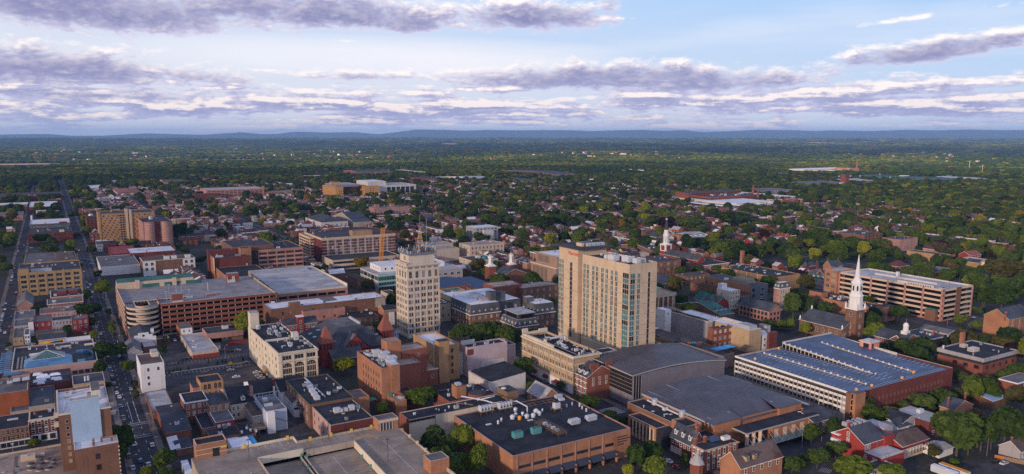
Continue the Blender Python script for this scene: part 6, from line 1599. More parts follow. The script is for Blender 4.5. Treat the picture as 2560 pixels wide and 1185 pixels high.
def cream_store():
 h=hb('B1',1400,865,1300)
 b=Q('cream_store','cream painted store with three giant arched window bays and stepped side wall','shop building','B1',1402,868,1865,h,xl=1040,mark='the cream store with arched bays')
 X,Y=b.X,b.Y
 split_=b.ly*.40
 b.block(Cr,Rb,0,0,b.lx,split_,0,h,.8,Cr,corn=.35)
 b.block(Cr,Rb,.02,split_+.02,b.lx*.92,b.ly,0,h-1.0,.8,Cr)
 n=3
 for i in range(n):
  u0,u1=b.lx*(.055+.31*i),b.lx*(.055+.31*(i+1))
  c=(u0+u1)/2;w=(u1-u0)-2.0
  b.wins('s',1,1,w,2.3,u0,u1,h-4.8,h-1.8,'strip',Cr,GL)
  b.fit('arched_bay',lambda m:(m.face([(c-w/2,-.05,1)]+[(c+w/2,-.05,1)]+[(c+w/2*math.cos(math.pi*k/10),-.05,h-8.4+2.0*math.sin(math.pi*k/10))for k in range(11)],GL),[m.box(c-w/2+w*k/5-.09,-.2,1,c-w/2+w*k/5+.09,-.06,h-7.2,Tt)for k in range(1,5)],[m.box(c-w/2,-.22,z,c+w/2,-.055,z+.5,Cr)for z in(h-9.4,h-13,h-16.4)]))
  b.fit('pilaster',lambda m:m.box(u0-.55,-.35,0,u0+.55,-.004,h-1.4,Cr))
 b.fit('pilaster',lambda m:m.box(b.lx*.985-.55,-.35,0,b.lx*.985+.2,-.004,h-1.4,Cr))
 for z in(h-1.4,h-5.6):b.band('s',z,z+.5,Cr,.5)
 g=random.Random(5)
 for j in range(4):
  for i in range(9):
   u=b.ly*(.08+.104*i);z=h-4.6-j*4.1
   if z<2.5 or(j+i*2)%5==4:continue
   b.wins('w',1 if i%3 else 2,1,.9,1.9,u-1.1,u+1.1,z-1.1,z+1.1,'plain',Tt,GL)
 b.fit('lift_tower',lambda m:(m.box(.3,b.ly-7,h-3,5.6,b.ly-.5,h+8.6,Cr,top=Rg),m.box(.25,b.ly-7.1,h+8.6,5.7,b.ly-.4,h+8.9,Tg)))
 b.fit('roof_house',lambda m:m.box(b.lx-6.5,split_-3,h-.8,b.lx-3,split_+1,h+3.2,Cr,top=Mw));b.fit('parapet',lambda m:m.box(0,split_-.3,h-.8,b.lx,split_+.01,h+.5,Mw))
 b.fit('loading_canopy',lambda m:m.box(-2.2,b.ly*.33,3,-.02,b.ly*.43,5.6,OCHRE,top=Tg))
 b.fit('roof_tank',lambda m:(m.cyl(4,b.ly-11,h-1,h+1.2,1.4,Ml),m.dome(4,b.ly-11,h+1.2,1.4,.8,Ml)))
 b.units(22,h-.8,3,3,b.lx-2,split_-2);b.units(22,h-1.8,6,split_+3,b.lx*.85,b.ly-4,1.2);b.done()
cream_store()
def old_market():
 """red brick market house: broad slate roof, cross gable, two square corner towers with pyramid caps"""
 zE=8.0
 X,Y=unp(*T('B2',60,905),zE);lx=ext(X,Y,zE,T('B2',800,0)[0],0)
 tx2,ty2=unp(*T('B2',800,735),8.0)
 x1,y1=unp(*T('B2',890,690),zE)
 b=Bld('market_house','old red brick market house under a great slate roof with two pointed red towers','market house',at=(X,Y),lx=52,ly=62,h=zE,mark='the red-towered market house')
 P=lambda zx,zy,z:tuple(v-o for v,o in zip(unp(*T('B2',zx,zy),z),(X,Y)))
 ax,ay=P(160,530,19.0)
 b.fit('wall',lambda m:m.prism([(0,8),(46,8),(46,58),(0,58)],0,zE,Bd,cap=False))
 rx,ry=P(285,600,18.5)
 def big(m):
  e=zE
  lo=[(-.8,7.2,e),(46.8,7.2,e),(46.8,58.8,e),(-.8,58.8,e)]
  hi=[(16,22,19.5),(30,22,19.5),(30,46,19.5),(16,46,19.5)]
  for i in range(4):m.face([lo[i],lo[(i+1)%4],hi[(i+1)%4],hi[i]],Rs if i else Rs)
  m.face(hi,Rg)
 b.fit('roof',big)
 b.fit('front_gable',lambda m:(m.face([(13,6.9,zE-.5),(31,6.9,zE-.5),(22,6.9,16.5)],BRICKR),m.face([(12.4,6.6,zE-.4),(22,6.6,17),(22,30,17),(12.4,16,zE-.4)],Rg),m.face([(31.6,6.6,zE-.4),(22,6.6,17),(22,30,17),(31.6,16,zE-.4)],Rs),m.box(21.5,6.5,16,22.5,7.1,18.4,Bd)))
 b.wins('s',3,1,1.3,3.0,17,27,zE,13,'arch',Bo,GL,Pn=6.88)
 for zx,zy,sz in((85,860,7.2),(800,700,7.2)):
  tx,ty=P(zx-60,zy,9.5)
  def tower(m):
   m.box(tx,ty,0,tx+sz,ty+sz,14.0,BRICKR);m.box(tx-.5,ty-.5,14.0,tx+sz+.5,ty+sz+.5,14.9,Bd);m.box(tx-.15,ty-.15,9.8,tx+sz+.15,ty+sz+.15,10.3,Bd)
   m.pyramid(tx-.7,ty-.7,tx+sz+.7,ty+sz+.7,14.9,25.5,TERRA);m.bar((tx+sz/2,ty+sz/2,25),(tx+sz/2,ty+sz/2,27.2),.15,TERRA)
  b.fit('square_tower',tower)
  b.wins('s',3,1,1.0,2.6,tx+.6,tx+sz-.6,10.5,13.8,'arch',Bd,GL,Pn=ty);b.wins('w',3,1,1.0,2.6,ty+.6,ty+sz-.6,10.5,13.8,'arch',Bd,GL,Pn=tx)
 b.gable(Bd,Rs,3,-6,22,6.5,0,7,11.5,'x')
 b.wins('w',4,1,1.2,3,12,54,2,7,'arch',Bo,GL)
 for k in range(9):b.fit('roof_vent',lambda m:m.cyl(30.5,24+k*2.3,18.8,20.6,.9,Ml,n=10))
 for x,y,z in((10,14,12.6),(38,15,12.8),(4,34,11.2),(4,44,11.2),(8,26,14),(8,40,14),(8,50,14)):b.fit('skylight',lambda m:m.box(x-1.2,y-1,z,x+1.2,y+1,z+.9,Ml,top=GLM))
 b.done()
old_market()
# orange brick cluster right of the market house
def orange_cluster():
 h=hb('B2',727,1040,1560)
 b=Q('brick_hall','orange brick building with long window wall and roof full of white coolers','brick building','B2',728,1045,930,h,xl=437,mark='the orange brick cooler-roofed building')
 b.block(Bo,Rd,par=1.0,Tm=Bp);lx,ly=b.lx,b.ly
 b.wins('w',7,4,1.0,2.5,2,ly*.78,3,h-3,'plain',Bp,GL);b.fit('pier',lambda m:m.box(lx*.53,-.8,0,lx+.3,5,h+1.0,Bo,top=Mw))
 b.wins('w',5,1,1.5,3.6,2,ly*.5,.4,4.4,'arch',Bp,GL)
 b.fit('green_dormer_door',lambda m:(m.box(lx*.3,-2,6,lx*.52,-.01,8.8,Bo),m.pyramid(lx*.27,-2.3,lx*.55,-.05,8.8,10.0,GREENC,.3,.1)))
 for k in range(5):b.fit('cooler',lambda m:(m.box(lx*.55+(k%2)*3,4+k*5,h-1,lx*.55+4.2+(k%2)*3,8+k*5,h+2.2,Mw),[m.box(lx*.55+(k%2)*3-.05,4.3+k*5+q_*.9,h-.6,lx*.55+(k%2)*3-.003,4.8+k*5+q_*.9,h+1.8,Tg)for q_ in range(4)]))
 b.units(24,h-1,1.5,3,lx*.6,ly-3)
 b.block(BRICK,RTAN,lx+.3,ly*.30,lx+17,ly*.62,0,h-3.5,.5,Cr)
 b.block(Bo,RTAN,lx+3,ly*.62+.03,lx+11,ly*.62+9,0,h+6.5,.3,Bo)
 b.block(BRICK,RTAN,lx+11.05,ly*.60+.03,lx+26,ly*.95,0,h+.8,.4,Bp)
 b.wins('s',2,1,1.2,1.8,lx+12,lx+24,h-4,h-.5,'plain',Bp,(GLB,Bd),Pn=ly*.60+.03)
 b.block(BRICK,Rd,lx+.4,-2,lx+9,ly*.29,0,7.5,.5,Bp)
 b.done()
 h2=hb('B2',1420,800,1480)
 c=Q('brick_block','tall tan brick block with white roof and blank west wall','brick block','B2',1385,790,1650,21.0,xl=1105,mark='the white-roofed tan brick block')
 c.block(BRICKT,Rw,par=1.1,Tm=BRICKT);c.wins('s',2,4,1.2,2.2,c.lx*.45,c.lx*.75,3,19.5,'sash',Bb,(GL,GLM));c.fit('pier',lambda m:(m.box(-.2,-3.2,0,c.lx*.45,2.5,24.5,BRICKT,top=Rd)))
 c.fit('flue',lambda m:m.bar((-.5,3.0,0),(-.5,3.0,24),.25,Mw,8));c.fit('flue',lambda m:m.bar((c.lx*.42,-3.6,12),(c.lx*.42,-3.6,30),.16,RUST,6));c.fit('fire_escape',lambda m:[m.bar((-.25,9+k,16-k*1.2),(-.25,10+k,14.8-k*1.2),.12,Td)for k in range(6)])
 for k in range(6):c.fit('roof_step',lambda m:m.box(2+.3*k,8+k*3.2,19.9,c.lx-2,8.4+k*3.2,20.3,Mw))
 c.done()
 small('flat_building','lower brick building with tan flat roof between the cooler building and the tan block','brick building','B2',1135,1085,1400,10.0,BRICK,RTAN,xl=1000,Tm=Cr,ws=(2,1,1.1,2.0,2),units=2)
orange_cluster()
b=Q('lavender_block','big windowless lavender and white stuccoed block with stepped dark roofs','stucco block','B3',-150,800,322,18.0,xl=-235,mark='the lavender stuccoed block')
b.block(LAV,Rb,par=.8,Tm=LAV);b.fit('white_wall_patch',lambda m:m.box(b.lx*.35,-.08,0,b.lx*.93,-.004,8.2,CONCW));b.block(LAV,Rb,b.lx+.02,3,b.lx+7.5,17,0,15,.6,Cr);b.block(CONCW,Rb,-9,6,-.03,b.ly,0,13.5,1.2,CONCW);b.fit('notch',lambda m:m.box(-.2,-.1,13.2,4,-.004,16.6,Bd));b.fit('step_wall',lambda m:m.box(0,8,17.2,9,8.5,20.0,CONCW));b.units(5,17.2);b.done()
b=Q('white_gable_wall','whitewashed brick house end with black roof beneath the lavender block','house','A3',105,95,540,10.5,Yb=-40)
b.block(CONCW,Rb,par=.2);b.fit('shed_roof',lambda m:m.face([(-.3,-.3,10.3),(b.lx+.3,-.3,12.6),(b.lx+.3,b.ly,12.6),(-.3,b.ly,10.3)],Rb));b.fit('gable_infill',lambda m:m.face([(0,-.01,10.2),(b.lx,-.01,10.2),(b.lx,-.01,12.5)],CONCW));b.fit('side_wall',lambda m:m.face([(b.lx+.01,0,10),(b.lx+.01,b.ly,10),(b.lx+.01,b.ly,12.5),(b.lx+.01,0,12.5)],CONCW));b.done()
def tan_strip():
 h=11.0
 b=Q('workshop','long cream-walled workshop with black flat roof beside the concrete garage','workshop','A2',1055,545,2280,h,xl=940,mark='the long cream-walled workshop')
 b.block(Cr,Rb,par=.35,Tm=Bp);b.fit('brick_end_wall',lambda m:m.box(-.12,0,0,-.003,b.ly,h-.01,BRICK))
 b.fit('dark_step',lambda m:m.box(.1,-.2,h-1.4,b.lx*.24,-.004,h-.3,Rb));b.fit('drain_pipe',lambda m:m.bar((b.lx*.24,-.15,0),(b.lx*.24,-.15,h),.12,Bb))
 b.fit('white_duct',lambda m:(m.bar((b.lx*.72,b.ly*.7,h),(b.lx*.84,b.ly*.2,h+2.6),.28,Mw,8),m.bar((b.lx*.50,b.ly*.8,h+.5),(b.lx*.62,2,h+.5),.26,RUST,8)))
 for f in(.09,.1,.42,.5,.58):b.fit('roof_vent',lambda m:(m.cyl(b.lx*f,b.ly*.5,h-.3,h+.5,.35,Mw),m.cyl(b.lx*f,b.ly*.5,h+.5,h+.9,.6,Mw,r1=.2)))
 b.fit('raised_box',lambda m:(m.box(b.lx*.955,1,h-.3,b.lx+4,b.ly-1,h+4.0,RUST,top=Rd)));b.fit('satellite_dish',lambda m:(m.dome(b.lx*.97,b.ly*.5,h+4.4,1.4,.7,Mw,14),m.cyl(b.lx*.97,b.ly*.5,h+4,h+4.5,.3,Ml)))
 b.units(5,h-.3,5,1.5,b.lx*.9,b.ly-1.5);b.done()
 c=Q('arcade_building','low dark-roofed brick range with arched windows around the courtyard trees','brick range','A2',1530,330,2080,8.5,xl=1345)
 c.block(BRICK,Rb,par=.4,Tm=Bp);c.wins('w',7,1,1.3,3.4,1,c.ly-1,1.5,7.5,'arch',Bp,GL);c.fit('brick_tower',lambda m:(m.box(c.lx*.22,3,8,c.lx*.42,9,14.5,Bo,top=Rd),m.box(c.lx*.24,4,14.5,c.lx*.34,7,15.6,Ml)))
 c.fit('curved_wall',lambda m:m.cyl(c.lx*.62,1.5,0,10.2,4.6,BRICK,n=18,top=Rd));c.units(9,8.1);c.done()
 d=Q('courtyard_wall_building','low brick building with pale gravel roof and arched lane wall','brick range','A2',905,325,1025,8.5,xl=745)
 d.block(Bo,RTAN,par=.5,Tm=Bp);d.wins('w',5,1,1.7,5.0,1,d.ly-1,.6,6.6,'arch',Bp,GL);d.units(3,8);d.fit('higher_wall',lambda m:m.box(d.lx-.4,2,8,d.lx+.2,d.ly,10,BRICK));d.done()
tan_strip()
def lane_buildings():
 b=Q('office_row','dark-roofed brick office with green-trimmed roof edge and white coolers','office','B2',-125,1480,410,12.0,xl=-410,mark='the green-edged brick office')
 b.h=12.0
 b.block(Bb,Rb,par=.4,Tm=GREENC);b.wins('w',7,2,1.3,2.4,2,b.ly-2,2,11,'sash',Tw,(GL,GLM));b.wins('s',9,1,1.2,1.6,1,b.lx-.5,8,11,'plain',Tw,GL)
 for k in range(5):b.fit('cooler',lambda m:m.box(b.lx*.2+k*.6,6+k*6,11.6,b.lx*.2+k*.6+2.6,9+k*6,13.3,Mw))
 b.fit('roof_kerb',lambda m:m.box(b.lx*.44,8,11.6,b.lx*.46,b.ly,12.2,Mw));b.units(8,11.6);b.block(Bo,Rg,b.lx+.02,1,b.lx+8,14,0,11,.5);b.fit('awning',lambda m:m.pyramid(b.lx+8.1,3,b.lx+13,6.5,7.5,8.6,GREENC,.3,.3));b.done()
 c=Q('pink_store','pale pink brick store with black roof and a row of roof coolers on rails','store','A2',125,605,632,11.0,xl=-100,mark='the pale pink brick store')
 c.block(PINKW,Rb,par=.35,Tm=GREENC);c.wins('s',6,1,1.5,1.0,1,c.lx-1,6.5,9,'plain',Bd,GL);c.fit('brick_front',lambda m:m.box(0,-.1,4,c.lx,-.003,10.6,Bd));c.wins('w',4,2,1.1,1.7,1,c.ly-1,2,10,'plain',Bp,GL)
 c.fit('cooler_rails',lambda m:(m.box(c.lx*.28,c.ly*.42,11.0,c.lx*.78,c.ly*.44,11.3,RUST),m.box(c.lx*.28,c.ly*.58,11.0,c.lx*.78,c.ly*.60,11.3,RUST)))
 for k in range(4):c.fit('cooler',lambda m:m.box(c.lx*(.3+.12*k),c.ly*.44,11.3,c.lx*(.3+.12*k)+(2.6 if k in(0,3)else 1.7),c.ly*.44+2.2,13.4 if k in(0,3)else 12.6,Mw,top=Ml))
 c.units(6,10.7);c.done()
lane_buildings()
# mansard pair behind the tower trees
def mansard(name,label,t,xc,y,xr,xl,h,z_eave,ly=None,mark=None):
 b=Q(name,label,'mansard building',t,xc,y,xr,h,xl=xl,ly=ly,mark=mark)
 lx,ly=b.lx,b.ly;i=1.9
 b.fit('wall',lambda m:m.prism([(0,0),(lx,0),(lx,ly),(0,ly)],0,z_eave,Bb,cap=False))
 def man(m):
  lo=[(-.3,-.3,z_eave+.5),(lx+.3,-.3,z_eave+.5),(lx+.3,ly+.3,z_eave+.5),(-.3,ly+.3,z_eave+.5)];hi=[(i*.4,i*.4,h),(lx-i*.4,i*.4,h),(lx-i*.4,ly-i*.4,h),(i*.4,ly-i*.4,h)]
  for k in range(4):m.face([lo[k],lo[(k+1)%4],hi[(k+1)%4],hi[k]],SLATEM)
 b.fit('mansard',man);b.fit('roof',lambda m:m.face([(i*.4,i*.4,h-.15),(lx-i*.4,i*.4,h-.15),(lx-i*.4,ly-i*.4,h-.15),(i*.4,ly-i*.4,h-.15)],Rw))
 b.fit('cornice',lambda m:(m.box(-.7,-.7,z_eave,lx+.5,-.002,z_eave+.5,Tw),m.box(-.7,-.001,z_eave,-.002,ly,z_eave+.5,Tw)))
 for f,L in(('s',lx),('w',ly)):
  n=max(2,int(L/4.2))
  for k in range(n):
   u=L*(k+.5)/n
   b.dormer(*((u,-.05)if f=='s' else(-.05,u)),z_eave+1.1,1.4,1.7,1.2,f,Tw,Mw)
  b.wins(f,n,max(1,int(z_eave/3.6)),1.25,2.1,0,L,.6,z_eave-.2,'sash',Tw,(GLB,GLM,GL))
 return b
b=mansard('mansard_office','brick office with tall dark mansard, white dormers and white roof','B2',1785,300,2135,1552,17.5,9.8,mark='the white-dormered mansard offices')
b.units(5,17.4);b.fit('penthouse',lambda m:(m.box(b.lx*.55,b.ly*.6,17,b.lx*.8,b.ly*.9,20.5,WHITE,top=Rp),m.box(b.lx*.82,b.ly*.2,17,b.lx,b.ly*.45,23.5,SLATEM,top=Rd)));b.done()
b=mansard('mansard_office','grey mansard wing with flag and white flat roof before the hotel','B3',655,290,885,500,18.0,10.5)
b.units(5,17.9);b.fit('penthouse',lambda m:m.box(-1,b.ly*.55,17,5,b.ly*.85,21.5,SLATEM,top=Rp));b.done()
b=mansard('mansard_office','low projecting mansard wing with a flat glazed rooftop pavilion','B3',440,480,690,245,11.0,5.8)
b.fit('roof_pavilion',lambda m:(m.box(2,2,10.9,b.lx-2,b.ly-3,14.6,Td,top=Rp),m.box(1.9,4,11.4,1.996,b.ly-5,14,SHADEBK),m.box(4,1.9,11.4,b.lx-3,1.996,14,SHADEBK),m.box(1.4,1.4,14.6,b.lx-1.4,b.ly-2.4,15.1,Tg,top=Rp)));b.done()
b=Q('mansard_link','dark slate-clad middle block linking the two mansard wings','mansard building','B3',-120,290,480,16.5,Yb=150)
b.block(SLATEM,Rw,z0=0,par=.3);b.fit('lower_brick',lambda m:m.box(0,-.2,0,b.lx,-.004,9,Bb));b.wins('s',6,2,1.2,1.9,0,b.lx,1,8.6,'sash',Tw,(GLB,GL),Pn=-.2)
for k in range(5):b.dormer(b.lx*(k+.5)/5,-.05,10.2,1.4,1.7,1.0,'s',Tw,Mw)
b.fit('slate_tower',lambda m:m.box(b.lx*.52,2,16,b.lx*.72,8,23.0,SLATEM,top=Rd));b.fit('pink_box',lambda m:m.box(b.lx*.25,3,16,b.lx*.4,9,18.8,PINKW,top=Rp));b.units(6,16.2);b.done()
fp=empty('flagpole',(*G('B3',676,520),0),'white pole flying a striped flag in front of the mansard wing','flagpole')
m=MB();m.bar((0,0,0),(0,0,17.5),.12,Mw,6);m.obj('pole',fp)
m=MB();[m.face([(.15+.6*i,0.15*math.sin(i),15.2+k*.33-.12*i),(.75+.6*i,.15*math.sin(i+1),15.08+k*.33-.12*i),(.75+.6*i,.15*math.sin(i+1),15.4+k*.33-.12*i),(.15+.6*i,.15*math.sin(i),15.53+k*.33-.12*i)],(plain('flag_red',(.5,.03,.05),.8)if k%2==0 else Tw)if not(i<2 and k>2)else plain('flag_blue',(.04,.06,.25),.8))for i in range(5)for k in range(7)];m.obj('flag',fp)
small('courtyard_block','low brick courtyard block with gravel roofs behind the mansard wings','brick block','C3',500,1045,935,14.0,Bb,RTAN,Yb=1005,Tm=Bp,units=4,ws=(6,2,1.2,2,2))
small('courtyard_block','squat brick block with tan roof and a satellite unit by the solar roofs','brick block','C3',175,1030,495,16.0,BRICK,RTAN,Yb=985,Tm=Bp,units=3,occ=False)
# ================================================================== HOUSES AROUND THE NEAR CAR PARK
small('white_house','tall white rendered house with brown roof standing alone by the avenue','house','B0',1662,1008,1943,16.0,WHITE,RBROWN,xl=1612,Tm=WHITE,par=.2,fm=lambda b:(b.wins('s',2,1,.9,1.7,b.lx*.1,b.lx*.95,11,14.5,'plain',Tg,GL),b.wins('s',1,2,.9,1.5,b.lx*.2,b.lx*.4,3,10,'plain',Tg,GL),b.fit('lift_box',lambda m:m.box(b.lx*.6,b.ly*.6,15.8,b.lx*.9,b.ly*.95,18.5,Cr,top=Rp))))
small('flat_roof_shop','low shop with patchy silver-grey roof at the foot of the white house','shop','A0',1800,440,2070,4.5,Bb,Rp,Yb=215,par=.3,we=None)
b=Q('gable_shop','shop with stepped white parapet gable and dark roof by the curved ramp','shop','B0',1555,700,1845,7.0,Yb=585)
b.gable(Bd,Rs,ze=7.0,zr=10.5,axis='y');c=b.lx/2
b.fit('stepped_gable',lambda m:(m.box(-.2,-.5,0,b.lx+.2,-.02,7.4,WHITE),m.box(c-5.5,-.5,7.4,c+5.5,-.02,8.9,WHITE),m.box(c-3.2,-.5,8.9,c+3.2,-.02,10.4,WHITE),m.cyl(c,-.55,8.4,8.5,.01,WHITE)))
b.fit('round_window',lambda m:m.face([(c+.8*math.cos(k*math.pi/6),-.53,8.4+.8*math.sin(k*math.pi/6))for k in range(12)],GL));b.fit('chimney',lambda m:m.box(b.lx-2.4,3,8,b.lx-.6,5,11.5,WHITE));b.done()
small('house','grey clapboard house end with hipped roof near the stepped gable','house','B0',1520,870,1690,5.5,Gw,Rg,Yb=740,kind='y',Ri=2.6)
small('shop','low brick shop with pale blue-grey metal roof by the stepped gable','shop','B0',1700,795,1855,4.5,Bb,Rp,Yb=725,par=.15)
small('shop','long brick parapet shop below the stepped gable','shop','B0',1545,730,2000,4.0,BRICK,Rd,ly=6,Tm=Cr,occ=False)
b=Q('narrow_brick_house','narrow orange brick house with white rear dormer and long patchy roof','house','B1',232,575,385,8.5,xl=190)
b.block(Bo,Rg,par=.2);b.fit('white_dormer',lambda m:m.box(.6,-.35,4,b.lx-.3,-.02,8.2,WHITE));b.wins('s',2,1,.9,1.5,.8,b.lx-.6,5,7.8,'sash',Tw,GL,Pn=-.36)
X,Y=b.X,b.Y;px,py=unp(*T('B1',335,868),4.2);py-=Y;px-=X
b.block(STONE,Rp,0,py,b.lx*1.9,-.4,0,4.2,.5,Cr);occupy(X,Y+py,X+b.lx*2,Y);b.fit('red_hoarding',lambda m:m.box(0,py-.3,0,b.lx*1.95,py-.05,2.4,BRICKR));b.units(4,3.8,1,py+2,b.lx*1.5,-3);b.done()
b=Q('drive_in_bank','flat brown brick building with deep drive-through canopy beside the car park','bank','B1',555,640,985,7.0,xl=497)
b.block(Bp,Rd,par=.3,z0=3.2,Tm=Cr);b.fit('back_wall',lambda m:m.box(b.lx*.55,1,0,b.lx,b.ly,3.19,Bb));b.fit('pier',lambda m:[m.box(x,0,0,x+1.2,1.2,3.19,Bb)for x in(0,b.lx*.4,b.lx*.52)]);b.fit('blue_door',lambda m:m.box(b.lx*.42,.5,.1,b.lx*.51,.6,3,RBLUE));b.fit('rooftop_unit',lambda m:(m.box(b.lx*.5,b.ly*.5,6.7,b.lx*.5+4,b.ly*.5+3,9,Mw,top=Ml),m.cyl(b.lx*.5+2,b.ly*.5+1.5,9,9.3,1,Td)));b.done()
small('kiosk','tiny white booth with brown roof inside the car park','kiosk','B1',622,780,715,2.8,WHITE,RBROWN,ly=4.5,kind='x',Ri=1.0,ws=(2,1,.8,.8,.8))
m=MB();x0,y0=G('B1',790,780);x1,_=G('B1',1050,730)
o=m.box(x0,y0,0,x1,y0+.3,2.4,BRICKR).obj('boundary_wall');tag(o,'dark red wall along the back of the car park','wall')
b=Q('arched_brick_house','tan brick house with twin arched windows facing us beside the car park','house','A1',480,108,748,11.0,xl=428)
b.block(BRICKT,Rb,par=.6,Tm=Bp);b.wins('s',2,1,1.4,2.8,b.lx*.1,b.lx*.46,7.0,10.2,'arch',Bp,GL);b.wins('s',2,1,1.4,2.8,b.lx*.56,b.lx*.92,7.0,10.2,'arch',Bp,GL);b.wins('s',2,1,1.3,2.2,b.lx*.1,b.lx*.46,3,6,'sash',Cr,GL);b.wins('s',2,1,1.3,2.2,b.lx*.56,b.lx*.92,3,6,'sash',Cr,GL);b.fit('side_wing',lambda m:m.box(-3.5,3,0,-.02,b.ly,8,Bp,top=Rd));b.done()
small('brick_townhouse','red brick townhouse with black flat roof edged in white','townhouse','A1',292,343,565,10.5,BRICK,Rb,xl=235,Tm=Tw,ws=(4,2,1.1,2.0,2.6),Chm=0,Sy='sash',gl=(GLB,GLM),par=.3)
b=small('brick_townhouse','orange brick townhouse with low grey roof and white upper windows','townhouse','A1',575,378,832,9.0,Bo,Rs,Yb=240,kind='shed',ws=(3,1,1.4,2.0,6),gl=GLB)
b=Q('shed_house','dark red rear building with three white doors under a grey roof','rear building','A1',655,578,885,6.0,Yb=455)
b.block(BRICKR,Rg,par=.15,Tm=Tw);[b.fit('white_door',lambda m:m.box(.8+k*b.lx*.25,-.1,1.5,.8+k*b.lx*.25+b.lx*.18,-.005,4.8,WHITE))for k in range(3)];b.done()
small('rear_building','black-roofed low rear building with pale edge left of the white doors','rear building','A1',495,650,662,4.5,Bb,Rb,Yb=475,Tm=Tg,par=.2,ws=(2,1,1,1.3,1.5))
b=Q('gambrel_house','old house with steep black roof and two white dormers','house','A1',838,368,1118,8.0,Yb=190)
b.gable(STONE,Rb,ze=8.0,zr=12.6,axis='x',over=.3);b.dormer(b.lx*.55,.6,9.2,1.7,1.9,2.6);b.dormer(b.lx*.85,2.6,10.2,1.5,1.7,2.2,wm=Rs);b.wins('s',2,2,1,1.7,.2,4.5,1,7.6,'sash',Tw,GL);b.chimney(b.lx-1.4,2,10,15.0,1.5,Bp);b.chimney(b.lx-.6,5,11,14.6,.9,STONE);b.done()
b=Q('white_row','low white row under a long black roof with a red chimney','row house','A1',1105,238,1430,6.5,Yb=95)
b.gable(WHITE,Rb,ze=6.5,zr=10,axis='x',over=.3);b.wins('s',5,1,1.3,1.6,1,b.lx-4,3.6,6.2,'sash',Td,GL);b.chimney(b.lx*.78,3,8,12,1.1,BRICKR);b.fit('white_flue',lambda m:m.box(b.lx*.72,-.9,0,b.lx*.78,-.02,9,WHITE));b.fit('green_door',lambda m:m.box(b.lx*.84,-.12,1.5,b.lx*.92,-.005,5.5,RGRN2));b.done()
small('gable_house','white gable-ended house with steep black roof behind the white row','house','A1',1432,215,1610,7.5,WHITE,Rb,Yb=75,kind='x',Ri=3.4,ws=(2,1,1.1,1.6,3.5))
small('gable_house','narrow white back wing with dark lean-to roofs beside the pink store','house','A1',1570,340,1692,6.5,WHITE,RBROWN,Yb=205,kind='y',Ri=1.6,ws=(1,1,1.6,1,3.5),ww=(5,1,1,1.4,2))
small('lean_to','small white outbuilding with dark lean-to roof below the narrow white wing','outbuilding','A1',1590,432,1725,3.8,WHITE,Rb,Yb=370,par=.1)
b=Q('red_roof_house','brick house with bright red metal roof','house','A1',1640,208,1848,8.0,Yb=80)
b.gable(BRICK,RREDM,ze=8.0,zr=10.5,axis='x',over=.3);b.wins('s',4,2,1.1,1.9,.5,b.lx-.3,1.5,7.8,'sash',Tt,(GL,GLM));b.fit('brick_parapet',lambda m:m.box(-.5,b.ly*.4,0,b.lx*.8,b.ly+3,9.8,Bd,top=Rb));b.done()
b=Q('deck_house','grey-walled rear house with open wooden deck and brown shingle roof','house','A1',1100,498,1248,6.5,Yb=360)
b.hip(Gw,RBROWN,ze=6.5,zr=8.2,over=.4,flat=2.2);b.wins('s',1,1,1.2,1.6,1,4,2.5,5.5,'sash',Tw,GLB);b.fit('deck',lambda m:(m.box(-3.5,-9,2.2,b.lx,-.1,2.5,WOOD),[m.bar((-3.5+k*2.2,-9,2.5),(-3.5+k*2.2,-9,3.5),.07,Tw)for k in range(5)],m.bar((-3.5,-9,3.5),(b.lx-1,-9,3.5),.06,Tw),m.bar((-3.5,-9,3.5),(-3.5,-.2,3.5),.06,Tw),[m.box(-3.4+k*4,-8.8,0,-3.1+k*4,-8.5,2.2,WOOD)for k in range(3)]));b.done()
b=Q('pale_blue_house','large pale blue-white rear wall house with grey roof and white flue stack','house','A1',1255,445,1502,10.5,Yb=275)
b.block(plain('pale_blue_render',(0.42,0.47,0.58),.8),Rg,par=.12);b.fit('flue_stack',lambda m:m.box(.1,-2.4,0,3.6,-.02,10.3,Tw));b.fit('rooftop_unit',lambda m:(m.box(b.lx*.1,b.ly*.3,10.4,b.lx*.1+4,b.ly*.3+1.6,11.5,Mw),m.box(b.lx*.2,b.ly*.6,10.4,b.lx*.2+2.5,b.ly*.6+3,11.8,Ml)));b.fit('fire_stair',lambda m:[m.bar((4+k,-.5,7-k*.55),(5+k,-.5,6.45-k*.55),.12,Td)for k in range(8)]);b.done()
small('rear_building','low building with black flat roof and small skylights behind the garage','rear building','A1',600,775,965,4.2,Bb,Rb,Yb=665,par=.2,units=2)
small('rear_building','black flat rear roof with white garden chairs on it','rear building','A1',930,745,1140,3.5,Bb,Rb,Yb=600,par=.2,fm=lambda b:[b.fit('white_chair',lambda m:(m.box(x,y,3.3,x+.9,y+.9,3.8,Tw),m.box(x,y+.8,3.8,x+.9,y+.95,4.5,Tw)))for x,y in((2,4),(6,4.5),(5,8),(8,2))])
small('workshop','long dark roofed brick workshop beside the avenue pavement','workshop','A1',75,705,370,5.0,BRICK,Rs,Yb=385,kind='x',Ri=1.5,units=5,Tm=Bp)
small('workshop','little brick shed with slate roof and white corrugated strip near the corner','workshop','A1',195,890,380,3.5,Bb,Rs,Yb=770,kind='x',Ri=1.4,fm=lambda b:b.fit('white_roof_strip',lambda m:m.face([(-2.5,-.5,3.7),(1.8,-.5,3.9),(1.8,b.ly*.95,5.3),(-2.5,b.ly*.95,5.0)],Rw)))
small('tent','white flat-roofed marquee tucked behind the concrete garage','marquee','A1',860,878,1095,3.2,TARP,TARP,Yb=758,par=.05)
